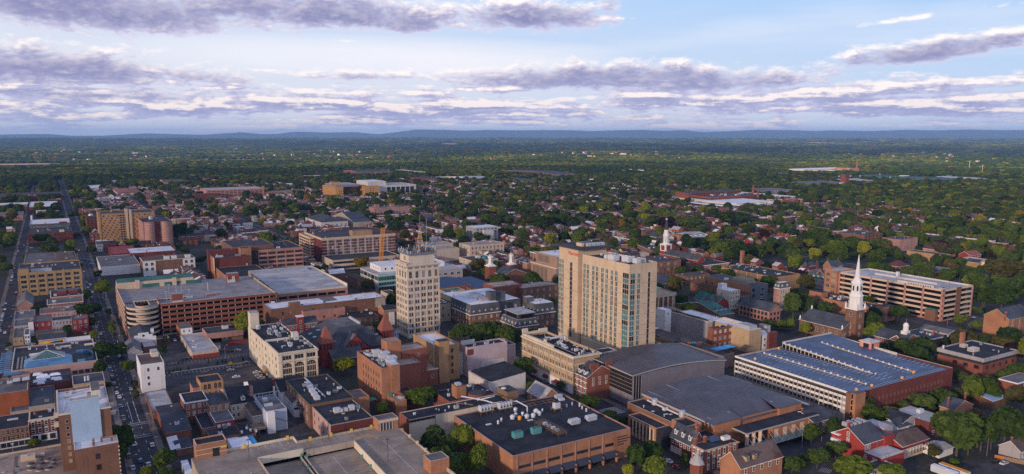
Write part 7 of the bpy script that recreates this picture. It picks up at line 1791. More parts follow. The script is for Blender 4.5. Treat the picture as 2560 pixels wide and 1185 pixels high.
small('tent','bright blue tarpaulin shelter next to the white marquee','marquee','A1',1085,822,1150,3.0,BLUEC,BLUEC,Yb=742,par=.05)
small('porch_shelter','white roofed shelter beside the concrete garage corner','shelter','A1',300,1170,385,3.0,TARP,TARP,Yb=1030,par=.05)
# asphalt: car parks and lots
def inpoly(P,x,y):
 ins=False;j=len(P)-1
 for i in range(len(P)):
  if(P[i][1]>y)!=(P[j][1]>y)and x<(P[j][0]-P[i][0])*(y-P[i][1])/(P[j][1]-P[i][1])+P[i][0]:ins=not ins
  j=i
 return ins
def lot(name,pts,mat=ASPHD,z=0.012):
 m=MB();P=[G(*p)for p in pts];m.face([(x,y,z)for x,y in P],mat);struct(m.obj(name))
 xs,ys=[p[0]for p in P],[p[1]for p in P]
 for i in range(int(min(xs)//4),int(max(xs)//4)+1):
  for j in range(int(min(ys)//4),int(max(ys)//4)+1):
   if inpoly(P,i*4+2,j*4+2):OCC[(i,j)]=1
def bays(name,t,p0,p1,n,d,mat=PAINTY,flip=1):
 """parking bay lines between two ground points"""
 x0,y0=G(t,*p0);x1,y1=G(t,*p1);v=Vector((x1-x0,y1-y0));L=v.length;v.normalize();nn=Vector((-v.y,v.x))*flip;m=MB()
 for k in range(n+1):
  a=Vector((x0,y0))+v*L*k/n;e=a+nn*d
  m.face([(a.x,a.y,.03),(a.x+v.x*.14,a.y+v.y*.14,.03),(e.x+v.x*.14,e.y+v.y*.14,.03),(e.x,e.y,.03)],mat)
 struct(m.obj(name))
lot('car_park',[('B1',-10,1260),('B1',1280,1260),('B1',1060,900),('B1',1060,700),('B1',-40,720)])
bays('bay_marking','B1',(60,1120),(1040,985),22,5,PAINTW,-1);bays('bay_marking','B1',(60,1010),(1030,905),22,5,PAINTY);bays('bay_marking','B1',(380,1270),(770,1090),9,5,PAINTY,-1);bays('bay_marking','B1',(940,1270),(740,1080),8,5,PAINTY);bays('bay_marking','B1',(1260,1230),(1050,1000),12,5,PAINTY);bays('bay_marking','B1',(0,960),(100,760),10,5,PAINTY,-1)
m=MB();x0,y0=G('B1',80,1105);x1,y1=G('B1',1040,975)
struct(strip('planted_kerb',[(x0,y0),(x1,y1)],1.6,CONC,0.0,.25))
for t,x,y in(('B1',530,1085),('B1',160,985),('B1',570,900),('B1',930,1030)):
 X,Y=G(t,x,y);m=MB();[m.face([(X+k*.8-2,Y-1.4+k*.1,.031),(X+k*.8-1.7,Y-1.4+k*.1,.031),(X+k*.8-.9,Y+1.2,.031),(X+k*.8-1.2,Y+1.2,.031)],PAINTY)for k in range(5)];struct(m.obj('hatched_marking'))
lot('car_park',[('C0',345,700),('C0',900,645),('C0',860,535),('C0',335,555)])
lot('alley',[('A1',1420,780),('A1',1830,700),('A1',1780,480),('A1',1480,520)])
lot('car_park',[('A6',400,1250),('A6',1500,1250),('A6',1100,1010),('A6',700,1020)])
lot('car_park',[('B6',-100,470),('B6',1500,900),('B6',1500,600),('B6',900,420),('B6',400,380)])
lot('car_park',[('A4',1950,1260),('A5',420,1260),('A5',330,1060),('A5',150,1090)])
lot('garage_forecourt',[('A5',-300,500),('A5',480,640),('A5',480,560),('A5',-500,260)])
bays('bay_marking','B6',(800,450),(1120,500),9,5,PAINTW,-1);bays('bay_marking','B6',(820,690),(1300,790),10,5,PAINTW);bays('bay_marking','A5',(220,1150),(330,1180),5,5,PAINTW)
# ================================================================== EAST OF THE HOTEL
def east():
 b=Q('white_roof_block','long tan-walled block with one endless bright white roof','block','B4',1298,600,1440,15.0,xl=470,mark='the long white-roofed tan block')
 b.block(TAN2,Rw,par=.35,Tm=WHITE);b.fit('glass_box',lambda m:m.box(2,2,14.6,b.lx-2,12,17.2,Ml,top=Rp));b.fit('parapet_ramp',lambda m:m.box(b.lx*.8,b.ly*.2,14.6,b.lx,b.ly*.5,16,STONE,top=Rw));b.units(6,14.7);b.done()
 c=Q('pink_block','pinkish stucco block with white end and brick tower next to the blue garage','block','B4',1450,655,1600,10.0,xl=1300)
 c.block(LAV,Rw,par=.3,Tm=WHITE);c.fit('white_end',lambda m:m.box(-.05,-.15,0,c.lx*.36,-.004,10,WHITE));c.fit('brick_bay',lambda m:m.box(c.lx*.37,-2,0,c.lx,-.01,11.5,Bd,top=Rg));c.wins('s',1,2,1.6,1.6,.5,c.lx*.33,1,9,'sash',Tw,GL,Pn=-.16);c.fit('rooftop_unit',lambda m:m.cyl(c.lx*.4,c.ly*.4,9.7,11.4,2.2,TARP,n=14));c.fit('grey_penthouse',lambda m:m.box(c.lx*.7,4,9.7,c.lx,c.ly,14.5,Gw,top=Rg));c.done()
 small('brick_block','deep red brick block with paired windows below the white-roofed block','brick block','B4',865,578,1102,15.0,BRICK,Rd,xl=812,Tm=Bd,ws=(4,3,1.7,1.9,1),Sy='twin',units=3,gl=(GLM,GLB))
 small('grey_block','plain grey stucco block with open roof terrace beneath the white-roofed block','grey block','B4',802,492,862,16.0,Gw,Rd,xl=262,par=.6,Tm=Cr,fm=lambda b:(b.fit('pergola',lambda m:(m.box(.5,b.ly*.62,17.5,b.lx-1,b.ly*.95,17.9,WOOD),[m.box(1,b.ly*(.63+.06*k),15.5,1.4,b.ly*(.63+.06*k)+.3,17.49,Td)for k in range(6)])),b.fit('white_canopy',lambda m:m.box(1,b.ly*.25,17.0,6,b.ly*.5,17.4,WHITE))))
 small('white_box','small white rooftop block beside the hotel','white block','B4',300,360,372,19.0,WHITE,Rw,xl=195,par=.2,ws=(1,1,1.2,1.2,14))
 d=Q('terrace_building','low building with rooftop terrace of plants and bright blue canopies','terrace building','B4',1110,860,1140,8.5,xl=190,mark='the terrace with blue canopies')
 d.lx=16;d.block(BROWNS,RBROWN,par=.6,Tm=BROWNS,x0=-16,x1=.5)
 for y,x,w,l,mt in((2,-12,10,6,BLUEC),(2.5,-1.5,6,6,BLUEC),(26,-14,6,12,Rs),(62,-10,5,20,Mw)):
  d.fit('canopy',lambda m:(m.pyramid(x,y,x+w,y+l,11.0,11.8,mt,.2,.2),[m.bar((x+.3+sx*(w-.6),y+.3+sy*(l-.6),7.9),(x+.3+sx*(w-.6),y+.3+sy*(l-.6),11),.1,Td)for sx in(0,1)for sy in(0,1)]))
 d.fit('bar_hut',lambda m:(m.box(-8,24,7.9,-3,32,10.6,WOOD,top=Rd),m.box(-8.05,25,8,-8.005,28,10.2,BLUEC)))
 g=random.Random(2)
 for k in range(60):
  y=g.uniform(3,d.ly-3);x=-15+g.uniform(0,2.6)
  d.fit('planter',lambda m:m.cyl(x,y,7.9,8.7+g.uniform(0,.5),.6,[RUST,RGRN2,WOOD][k%3],r1=.9,n=6))
 d.done()
 e=Q('hip_roof_block','two-storey brown brick block with long slate roof and cream eaves','brick block','B4',1530,368,1665,9.0,xl=1172)
 e.gable(Bp,Rs,ze=9.0,zr=14,axis='y',over=.8,Tm=Cr);e.wins('w',8,2,2.2,2.4,1,e.ly-1,.6,8.2,'plain',Bb,GL);e.wins('s',3,2,1.8,2.2,.5,e.lx-.5,.6,8.2,'plain',Bb,GL);e.done()
 f=Q('gabled_row','crimson gabled row with white fanlight and green slate roof','row building','B4',905,285,1050,8.0,xl=630)
 f.gable(BRICKR,RGRN2,ze=8.0,zr=13.5,axis='y',x1=f.lx);f.wins('w',9,2,1.1,1.8,.5,f.ly-.5,.6,7.8,'sash',Tw,(GLM,GL));f.fit('front_gable',lambda m:(m.face([(-.06,f.ly*.12,8),(-.06,f.ly*.52,8),(-.06,f.ly*.32,12.6)][::-1],BRICKR),m.face([(-.3,f.ly*.1,7.9),(-.3,f.ly*.32,12.9),(f.lx*.4,f.ly*.32,12.9),(f.lx*.2,f.ly*.1,9)][::-1],RGRN2)));f.wins('w',1,1,3.4,1.9,f.ly*.2,f.ly*.44,8.6,11,'arch',Tw,GLM,Pn=-.07);f.chimney(1,1,9,14.6,1.3);f.chimney(f.lx-2,6,9,14.6,1.3,Bp);f.done()
 small('dormered_house','house with green-black slate roof and a cluster of white arched dormers','house','B4',950,415,1112,7.0,Bb,RGRN2,Yb=280,kind='x',Ri=5.5,dorm=3,Chm=2)
 small('narrow_shop','narrow pale stone shop house with cream side wall and blue cornice','shop house','B4',1065,132,1188,15.5,Cr,Rw,xl=910,Tm=RBLUE,ws=(4,4,1.1,1.9,1),fm=lambda b:b.fit('white_box',lambda m:m.box(1,b.ly*.7,15,7,b.ly,19.5,WHITE)))
 small('narrow_shop','narrow dark red brick shop house right of the pale one','shop house','B4',1185,172,1302,11.5,Bd,Rd,ly=14,ws=(4,3,1.1,1.7,1))
 h=Q('glazed_block','modern blue-grey fronted block with long brick flank and slanted rooftop box','block','C4',1312,1018,1515,17.0,xl=762,mark='the blue-grey fronted block')
 h.block(Bo,Rs,par=.4,Tm=Cr);h.fit('grey_front',lambda m:m.box(-.02,-.3,0,h.lx,-.004,17.2,plain('blue_grey_panel',(.13,.15,.19),.7)));h.wins('s',1,3,4.6,3.0,h.lx*.45,h.lx*.9,1,15.6,'strip',Tw,GL,Pn=-.3);h.wins('s',1,3,2.6,2.2,.5,h.lx*.3,1,15.6,'plain',Td,GL,Pn=-.3);h.fit('rooftop_box',lambda m:m.pyramid(3,h.ly*.16,h.lx*.8,h.ly*.48,16.6,20.5,plain('olive_cladding',(.20,.18,.13),.8),.72,.8));h.fit('roof_drum',lambda m:m.cyl(5,h.ly*.6,16.6,18,2.2,Mw,n=14));h.wins('w',4,1,1.4,1.6,h.ly*.5,h.ly,9,15,'plain',Bd,GL);h.done()
 k=Q('long_brick_block','long tan brick block with buttressed flank and crowded machinery roof','brick block','C4',1600,915,1900,13.0,xl=965)
 k.block(BRICKT,Rb,par=.5,Tm=Bp);k.fit('buttress',lambda m:[m.box(-.3,k.ly*q_,0,-.004,k.ly*q_+.7,12.6,Cr)for q_ in(.12,.3,.5,.7)]);k.units(22,12.6);k.done()
 l=mansard('mansard_shop','tall narrow pale shop house with ornate white mansard and dormers','C4',1660,985,1778,1592,23.0,18.0)
 l.h=23;l.wins('s',4,4,1.0,2.0,.3,l.lx-.3,1,17.6,'arch',Cr,GL,Pn=-.12);l.fit('pale_front',lambda m:m.box(-.02,-.1,0,l.lx,-.004,18,STONE));l.fit('pink_side',lambda m:m.box(-.1,0,0,-.004,l.ly,18,Bp));l.done()
 small('lit_wall_block','brick block whose flank carries rows of small wall lamps','brick block','C4',905,1042,960,11.0,Bb,Rb,xl=598,par=.5,Tm=Bo,fm=lambda b:[b.fit('wall_lamp',lambda m:(m.box(-.7,b.ly*(.1+.09*q_),5+3*(q_%2),-.003,b.ly*(.1+.09*q_)+.35,5.5+3*(q_%2),Mw)))for q_ in range(10)])
 small('slate_hall','long hall with dark slate roof beside the green-roofed courthouse','hall','C4',215,1000,512,8.0,Bb,Rs,Yb=915,kind='x',Ri=3,ws=(9,1,1.1,1.8,2.5))
 q=Q('courthouse','stone courthouse with green copper gable roof and columned pediment','courthouse','C4',60,1140,415,15.0,ly=40)
 q.gable(STONE,RGREEN,ze=15,zr=20.5,axis='y',over=.8,Tm=STONE);q.fit('entablature',lambda m:m.box(-.5,-1.2,12.6,q.lx+.5,-.02,15.2,STONE));[q.fit('column',lambda m:m.cyl(q.lx*(.1+.16*i),-.8,3,12.6,.75,BEIGE,n=12))for i in range(6)];q.fit('dark_panel',lambda m:m.box(2,-.15,3,q.lx-1,-.03,12.6,Bb));q.fit('steps',lambda m:[m.box(-.4,-4+i*.5,0,q.lx+.4,-.1,.5+i*.5,STONE)for i in range(5)]);q.done()
 r=Q('factory_loft','brown brick loft with two rows of wide bricked windows','loft','C4',140,742,487,15.0,Yb=690)
 r.block(Bb,Rd,par=.4);r.wins('s',8,2,2.6,3.0,.5,r.lx-.5,4,14.4,'grid',Bp,(Bp,GLM,GLB));r.wins('s',8,1,1.4,1.6,.5,r.lx-.5,1,4,'arch',Bd,GL);r.units(5,14.6);r.done()
 small('row_building','low brick range with dark grey roof below the dark red church','brick range','C4',540,905,830,8.0,Bb,Rs,xl=415,par=.3,ws=(6,1,1.2,1.8,3),units=2)
 small('row_building','light brick row with dark roof and pale windows beside the red church','brick range','C4',760,775,1060,8.0,Bp,Rb,Yb=725,ws=(6,1,1.6,2.4,2.5),gl=(GLB,GLM),Tm=Tw)
 small('brick_range','brick flank building with turquoise roof tanks','brick range','C4',1180,818,1420,9.5,Bo,Rd,xl=968,par=.4,units=6,fm=lambda b:[b.fit('roof_tank',lambda m:m.box(1+b.lx*q_,b.ly*.3,9.1,b.lx*q_+6,b.ly*.6,10.8,TEALM,top=Ml))for q_ in(.05,.5)])
 s_=empty('brick_chimney',(*G('C4',1205,785),0),'lone square brick chimney rising among the green trees','chimney')
 X,Y=G('C4',1205,785);hh=htop(X,Y,T('C4',0,610)[1]);m=MB();m.box(-1.6,-1.6,0,1.6,1.6,hh,Bo);m.box(-1.8,-1.8,hh,1.8,1.8,hh+.6,Bp);m.obj('shaft',s_)
 t=Q('church','dark red church whose white belfry carries a slender slate spire','church','C4',690,715,765,11.0,xl=235,mark='the dark red spired church')
 t.gable(BRICKR,Rs,ze=11,zr=16.5,axis='y',over=.5);t.wins('w',6,1,1.3,5,3,t.ly*.75,2,9,'arch',Tw,GL)
 t.fit('side_hall',lambda m:m.box(t.lx+.02,2,0,t.lx+12,14,8,BRICKR,top=Rb));t.fit('porch',lambda m:m.box(t.lx*.1,-5,0,t.lx*.8,-.02,5,BRICKR,top=RREDM))
 cx=t.lx/2;cy=t.ly-4.5;zz=lambda y:htop(t.X+cx,t.Y+cy,T('C4',0,y)[1])
 z1,z2,z3,z4,z5,z6=zz(600),zz(525),zz(415),zz(352),zz(230),zz(128)
 def tw(m):
  m.box(cx-4.3,cy-4.3,0,cx+4.3,cy+4.3,z1,BRICKR);m.box(cx-4.3,cy-4.3,z1,cx+4.3,cy+4.3,z2,Tw)
  for sx,sy,ax in((0,-1,0),(-1,0,1)):m.box(*((cx-2.8,cy-4.4,z1+.8,cx+2.8,cy-4.31,z2-.8)if ax==0 else(cx-4.4,cy-2.8,z1+.8,cx-4.31,cy+2.8,z2-.8)),BRICKR)
  m.box(cx-4.9,cy-4.9,z2,cx+4.9,cy+4.9,z2+.7,Tw)
 t.fit('tower',tw)
 t.fit('belfry',lambda m:(octa(m,cx,cy,z2+.7,z3,3.6,3.4,WHITE),octa(m,cx,cy,z3,z3+.6,3.9,3.8,Tw),octa(m,cx,cy,z3+.6,z4,2.5,2.4,WHITE),[m.face([(cx+3.42*math.cos(a-.14),cy+3.42*math.sin(a-.14),z2+2),(cx+3.42*math.cos(a+.14),cy+3.42*math.sin(a+.14),z2+2),(cx+3.42*math.cos(a+.14),cy+3.42*math.sin(a+.14),z3-1.2),(cx+3.42*math.cos(a-.14),cy+3.42*math.sin(a-.14),z3-1.2)],Tg)for a in[q_*math.pi/4 for q_ in range(8)]]))
 t.fit('spire',lambda m:(octa(m,cx,cy,z4,z5,2.3,1.0,Rs),octa(m,cx,cy,z5,z5+1,1.1,1.0,Tw),octa(m,cx,cy,z5+1,z6,.9,.15,Rs),m.dome(cx,cy,z6,.6,.6,GOLD),m.bar((cx,cy,z6),(cx,cy,z6+4),.1,GOLD)));t.done()
 u=Q('church','brick church with two small white-topped towers and grey gable roof','church','C3',285,890,550,9.0,xl=150,mark='the twin-towered brick church')
 u.gable(Bb,Rs,ze=9,zr=14,axis='y',over=.5)
 for bx,by,yt,yc in((125,960,782,575),(372,880,762,545)):
  X,Y=G('C3',bx,by);x,y=X-u.X,Y-u.Y;za=htop(X,Y,T('C3',0,yt)[1]);zb=htop(X,Y,T('C3',0,yt-110)[1]);zc=htop(X,Y,T('C3',0,yc)[1])
  u.fit('tower',lambda m:(m.box(x-4,y-4,0,x+4,y+4,za,BRICK),m.box(x-4.4,y-4.4,za,x+4.4,y+4.4,za+.6,Tw),m.box(x-3.2,y-3.2,za+.6,x+3.2,y+3.2,za+1.6,WHITE)))
  u.fit('belfry',lambda m:(octa(m,x,y,za+1.6,zb,2.7,2.5,WHITE),octa(m,x,y,zb,zb+.5,2.9,2.8,Tw),octa(m,x,y,zb+.5,zb+2.4,1.9,1.5,STONE),octa(m,x,y,zb+2.4,zc-2,1.5,.8,Rs),m.bar((x,y,zc-2),(x,y,zc+1.5),.1,GOLD)))
  u.fit('belfry_opening',lambda m:[m.box(*b_,Tg)for b_ in((x-.6,y-2.62,za+3,x+.6,y-2.5,zb-1),(x-2.62,y-.6,za+3,x-2.5,y+.6,zb-1))])
 u.done()
 v=Q('slotted_building','brown stone civic block with tall narrow window slots left of the hotel','civic building','C3',905,805,1120,17.0,xl=605,mark='the slotted brown stone block')
 v.block(BROWNS,Rp,par=.4,Tm=BEIGE);v.fit('cornice',lambda m:(m.box(-.8,-.8,15.8,v.lx,-.002,17.2,BEIGE),m.box(-.8,-.001,15.8,-.002,v.ly,17.2,BEIGE)))
 v.wins('w',11,1,1.1,12.5,v.ly*.34,v.ly*.92,1,15.4,'plain',Tt,GL)
 v.block(BROWNS,Rw,3,3,v.lx+20,v.ly-4,16.6,27,.4,BEIGE);v.wins('w',10,1,1.0,7.0,v.ly*.36,v.ly*.84,18,26,'plain',Tt,GL,Pn=3);v.units(6,26.6,5,5,v.lx,v.ly-8);v.done()
 small('brick_hotel','orange brick block with rounded front corner left of the slotted civic block','brick block','C3',560,745,640,13.0,Bo,Rd,xl=410,ww=(7,3,1.1,1.8,1),Tm=Cr,units=4)
 w=Q('pale_civic_building','long pale stone civic building with stepped upper storeys behind the office tower','civic building','C2',1775,540,2182,16.0,xl=1650)
 w.block(STONE,RTAN,par=.6,Tm=Cr);w.wins('s',9,2,1.3,2.4,1,w.lx-1,5,15,'plain',Tt,GL);w.wins('w',3,2,1.3,2.4,1,w.ly-1,5,15,'plain',Tt,GL);w.units(6,15.4);w.done()
 small('beige_hall','long beige windowless hall behind the office tower','hall','C2',1340,592,1650,14.0,STONE,RTAN,Yb=560,par=.3,Tm=BEIGE,units=5)
 small('beige_hall','low hall with pale tan roof and skylights farther behind the office tower','hall','C2',1260,540,1580,13.0,STONE,RTAN,Yb=500,par=.3,units=8)
 small('limestone_office','cream limestone office with grouped windows and green roof box','office','C2',1808,722,2110,12.0,STONE,Rd,xl=1650,ws=(5,3,1.3,1.8,1),ww=(4,2,1.6,1.6,3),Sy='plain',Tm=Cr,fm=lambda b:(b.fit('rooftop_unit',lambda m:(m.box(b.lx*.3,6,11.6,b.lx*.42,12,15,Mw),)),b.fit('green_unit',lambda m:m.box(b.lx*.5,5,11.6,b.lx*.62,10,14,TEALM))))
 x=Q('grey_flats','modern grey flats with white stair tower and balconies','apartment block','C2',1840,330,2110,20.0,xl=1730)
 x.block(Gw,Rw,par=.4,Tm=WHITE);x.wins('w',5,5,1.6,1.8,1,x.ly-1,2,19,'plain',Tw,GL);x.wins('s',6,5,3,1.9,1,x.lx-1,2,19,'plain',Tw,GL);x.fit('stair_tower',lambda m:m.box(x.lx*.30,-5,0,x.lx*.72,-.02,17,CONCW,top=Rp));x.done()
 y=Q('solar_roof_building','red brick building roofed with rows of blue solar panels','brick building','C2',1420,1040,1795,10.0,Yb=940)
 y.block(BRICK,Rd,par=.4,Tm=Bp)
 for q_ in range(7):y.fit('solar_panel',lambda m:m.face([(2,3+q_*(y.ly-5)/7,9.7),(y.lx*.95,3+q_*(y.ly-5)/7,9.7),(y.lx*.95,4.6+q_*(y.ly-5)/7,10.6),(2,4.6+q_*(y.ly-5)/7,10.6)],PHOTOV))
 y.fit('pale_upper_wall',lambda m:m.box(y.lx*.15,y.ly+.1,0,y.lx*.7,y.ly+6,16,LAV,top=Rw));y.chimney(y.lx*.42,y.ly-.9,9.6,15,1.4,Bd);y.done()
 z=Q('solar_roof_building','long low building almost covered by solar panels near the twin-towered church','low building','C3',-110,1045,205,8.5,Yb=935)
 z.block(Bb,Rd,par=.3)
 for q_ in range(8):z.fit('solar_panel',lambda m:m.face([(1,2+q_*(z.ly-3)/8,8.3),(z.lx-1,2+q_*(z.ly-3)/8,8.3),(z.lx-1,3.8+q_*(z.ly-3)/8,9.3),(1,3.8+q_*(z.ly-3)/8,9.3)],PHOTOV))
 z.done()
 small('stair_top_building','tan building with stubby lift towers and green flat roof behind the mansards','brick building','B2',1620,195,1860,13.0,TAN2,RGRN2,Yb=110,par=.4,fm=lambda b:[b.fit('lift_tower',lambda m:m.box(b.lx*q_,1,12,b.lx*q_+4,6,17,TAN2,top=RTAN))for q_ in(-.12,.22)])
 small('dark_stone_block','dark stone block with narrow arched windows right of the office tower','block','B2',1425,290,1552,13.5,CONC,Rb,Yb=215,ws=(2,2,1,2.4,2),Sy='arch',fr=CONC,units=6)
 X,Y=G('C2',712,850);hh=htop(X,Y,T('C2',0,335)[1]);cr=empty('crane_mast',(X,Y,0),'yellow lattice crane mast standing before the striped red block','crane')
 m=MB();n=18
 for k in range(n):
  z0,z1_=hh*k/n,hh*(k+1)/n;o0,o1=4.5*k/n,4.5*(k+1)/n;r0=1.5
  A=[(sx*r0+o0,sy*r0,z0)for sx,sy in((-1,-1),(1,-1),(1,1),(-1,1))];B_=[(sx*r0+o1,sy*r0,z1_)for sx,sy in((-1,-1),(1,-1),(1,1),(-1,1))]
  for i in range(4):m.bar(A[i],B_[i],.2,ORANGE);m.bar(A[i],B_[(i+1)%4],.13,ORANGE);m.bar(B_[i],B_[(i+1)%4],.13,ORANGE)
 m.obj('lattice',cr)
east()
# ================================================================== FAR RIGHT AND NEAR RIGHT
def right_side():
 b=Q('civic_hall','small red brick civic hall with white pediment and octagonal cupola','hall','B5',1240,740,1420,8.0,xl=885,mark='the cupola-topped brick hall')
 b.gable(BRICK,Rs,ze=8,zr=12.5,axis='y',over=.5);b.wins('w',6,1,1.2,1.8,1,b.ly-1,4.8,7.8,'sash',Tw,GL);b.wins('w',5,1,1.3,2.6,1,b.ly-1,.6,4.2,'arch',Tw,GL);b.fit('pediment',lambda m:(m.box(-1.0,b.ly*.03,0,-.01,b.ly*.46,8,BRICK),m.face([(-1.1,b.ly*.01,8),(-1.1,b.ly*.48,8),(-1.1,b.ly*.245,11.4)][::-1],BRICK),m.bar((-1.2,b.ly*.01,8),(-1.2,b.ly*.245,11.6),.22,Tw),m.bar((-1.2,b.ly*.48,8),(-1.2,b.ly*.245,11.6),.22,Tw),m.bar((-1.2,b.ly*.01,8),(-1.2,b.ly*.48,8),.18,Tw)));b.wins('w',3,1,1.2,1.8,b.ly*.06,b.ly*.43,4.8,7.6,'sash',Tw,GL,Pn=-1);b.fit('door',lambda m:m.box(-1.2,b.ly*.19,0,-1.02,b.ly*.30,3.6,Tw));cx,cy=b.lx/2,b.ly*.24
 b.fit('cupola',lambda m:(m.box(cx-2,cy-2,11,cx+2,cy+2,13.6,WHITE),octa(m,cx,cy,13.6,17,1.7,1.6,WHITE),octa(m,cx,cy,17,17.5,1.9,1.8,Tw),m.dome(cx,cy,17.5,1.6,1.6,WHITE,8),m.bar((cx,cy,19),(cx,cy,21.5),.08,Tg)));b.done()
 small('flat_block','sprawling two-part tan brick block with dark roof behind the church nave','brick block','B5',850,330,1010,10.0,Bo,Rb,xl=85,par=.6,Tm=Bo,units=26,ww=(8,1,1.4,1.6,5),Sy='plain',fr=Bp,fm=lambda b:(b.fit('end_block',lambda m:m.box(b.lx*.3,-8,0,b.lx*1.05,-.03,11.5,Bp,top=Rd)),b.fit('penthouse',lambda m:m.box(1,b.ly*.78,9.4,9,b.ly*.98,13.5,Bo,top=Rb))))
 c=Q('brick_office','orange-red brick office with broad grey cornice band and ribbon of dark glass','office','B6',850,935,1250,11.0,xl=312,mark='the grey-banded brick office')
 c.block(BRICK,Rb,z1=7.2,par=.1);c.fit('ribbon_window',lambda m:m.box(.3,.3,7.2,c.lx-.3,c.ly-.3,9.0,GL));c.fit('ribbon_mullions',lambda m:[m.box(.22,1+k*4.4,7.2,.295,1.3+k*4.4,9,Td)for k in range(int(c.ly/4.5))]+[m.box(1+k*4.4,.22,7.2,1.3+k*4.4,.295,9,Td)for k in range(int(c.lx/4.5))])
 c.fit('cornice',lambda m:(m.box(-.5,-.5,9.0,c.lx+.5,0.2,11.2,Gw),m.box(-.5,.201,9.0,.2,c.ly+.5,11.2,Gw),m.box(c.lx-.2,.201,9,c.lx+.5,c.ly+.5,11.2,Gw),m.box(.201,c.ly-.2,9,c.lx-.201,c.ly+.5,11.2,Gw)));c.fit('roof',lambda m:m.face([(.1,.1,10.6),(c.lx,.1,10.6),(c.lx,c.ly,10.6),(.1,c.ly,10.6)],Rb))
 c.wins('w',3,1,2.6,1.9,.5,c.ly*.72,3.4,7,'plain',Bd,GL);c.wins('s',5,1,2.0,1.9,.8,c.lx-.8,3.4,7,'plain',Bd,GL)
 for x,y,w,l,hh in((c.lx*.28,c.ly*.42,6,4,2.2),(c.lx*.42,c.ly*.74,4,3,1.8)):c.fit('rooftop_unit',lambda m:(m.box(x,y,10.6,x+w,y+l,10.6+hh,BEIGE,top=Mw),m.box(x-.05,y+.4,11,x-.003,y+l-.4,10.3+hh,Tg)))
 c.chimney(c.lx*.63,c.ly-1.5,8,17.5,2.6,Bo);c.fit('roof_vent',lambda m:m.cyl(2,c.ly*.93,10.6,13,.6,Mw));c.units(6,10.6);c.done()
 d=Q('victorian_house','tall orange brick house with steep green slate roof at the right edge','house','B6',1150,465,1420,13.5,ly=17)
 d.gable(Bo,Rs,ze=13.5,zr=19.5,axis='x',over=.5,Tm=RGREEN);d.wins('s',3,2,1.4,3.4,.8,d.lx-.8,4.5,13,'sash',Tw,(GLM,GL));d.wins('s',3,1,1.6,2.8,.8,d.lx-.8,.8,4.2,'arch',Cr,GLB);d.chimney(-.2,2,12,18,1.6,BRICK);d.done()
 small('flat_shop','low blue-black flat roofed shop trimmed in white near the cupola hall','shop','B6',245,700,430,5.0,Bb,Rs,xl=-120,par=.3,Tm=Tw,units=5,fm=lambda b:b.chimney(b.lx*.5,b.ly*.2,5,8,1.2,BRICKR))
 small('flat_shop','long grey hipped-roof market shed by the beige garage','shed','B6',430,640,560,4.5,Gw,Rg,xl=100,kind='y',Ri=2)
 small('corner_house','red brick corner house cut off by the right edge of the picture','house','A6',1255,110,1500,9.0,BRICK,Rg,ly=10,Tm=Tw,ws=(5,2,1.2,1.8,1))
 X,Y=G('A3',1130,262);h=htop(X,Y,T('A3',0,-10)[1])
 e=Q('georgian_house','tall red brick Georgian house with white sills, slate roof and twin chimneys','house','A3',1270,45,1600,h,xl=1128,mark='the Georgian brick house')
 e.gable(BRICK,Rs,0,0,e.lx,e.ly,0,h,h+5.5,'y',.3);e.wins('w',3,4,1.1,1.9,.3,e.ly-.3,.8,h-.2,'lintel',Tw,(GLM,GL));e.wins('s',3,2,1.1,1.8,e.lx*.1,e.lx*.8,h-5.5,h-.2,'sash',Tw,(GLB,GLM));e.wins('s',1,1,1.6,1.6,e.lx*.38,e.lx*.62,h+1,h+3,'arch',Tw,GLB)
 e.fit('stepped_chimney',lambda m:(m.box(e.lx*.18,-.25,h+.5,e.lx*.82,.5,h+4.4,BRICK),m.box(e.lx*.1,-.3,h+4.4,e.lx*.4,.6,h+7,BRICK),m.box(e.lx*.66,-.3,h+4.4,e.lx*.9,.6,h+7,BRICK)));e.dormer(.5,e.ly*.3,h+.8,face='w');e.dormer(.5,e.ly*.72,h+.8,face='w');e.fit('belt',lambda m:[m.box(-.12,0,z,-.004,e.ly,z+.25,Tw)for z in(h*.27,h*.52,h*.77)]);e.fit('side_wing',lambda m:m.box(e.lx+.02,-1.5,0,e.lx+7,4.5,h-4,Bb,top=Rb));e.fit('wing_door',lambda m:(m.box(e.lx+1,-1.6,h-8,e.lx+2.2,-1.51,h-5.4,WHITE),m.box(e.lx+4,-1.6,h-8,e.lx+4.8,-1.51,h-5.2,BEIGE)));e.done()
 small('gable_house','small brick house with pale weathered slate roof behind the press hall','house','A3',745,300,950,5.5,Bo,Rp,xl=560,kind='y',Ri=5,ww=(2,1,1.1,1.8,1))
 small('shop_awning_house','low grey roofed range tucked between the press hall and pale slate house','low building','A3',385,380,600,4.0,Bb,Rd,Yb=290,par=.1)
 X,Y=G('A4',770,1175);h=htop(X,Y,T('A4',0,905)[1])
 f=Q('corner_shop_house','three-storey red brick corner house with white lintels and black flat roof','house','A4',770,908,1165,h,xl=612,mark='the white-linteled corner house')
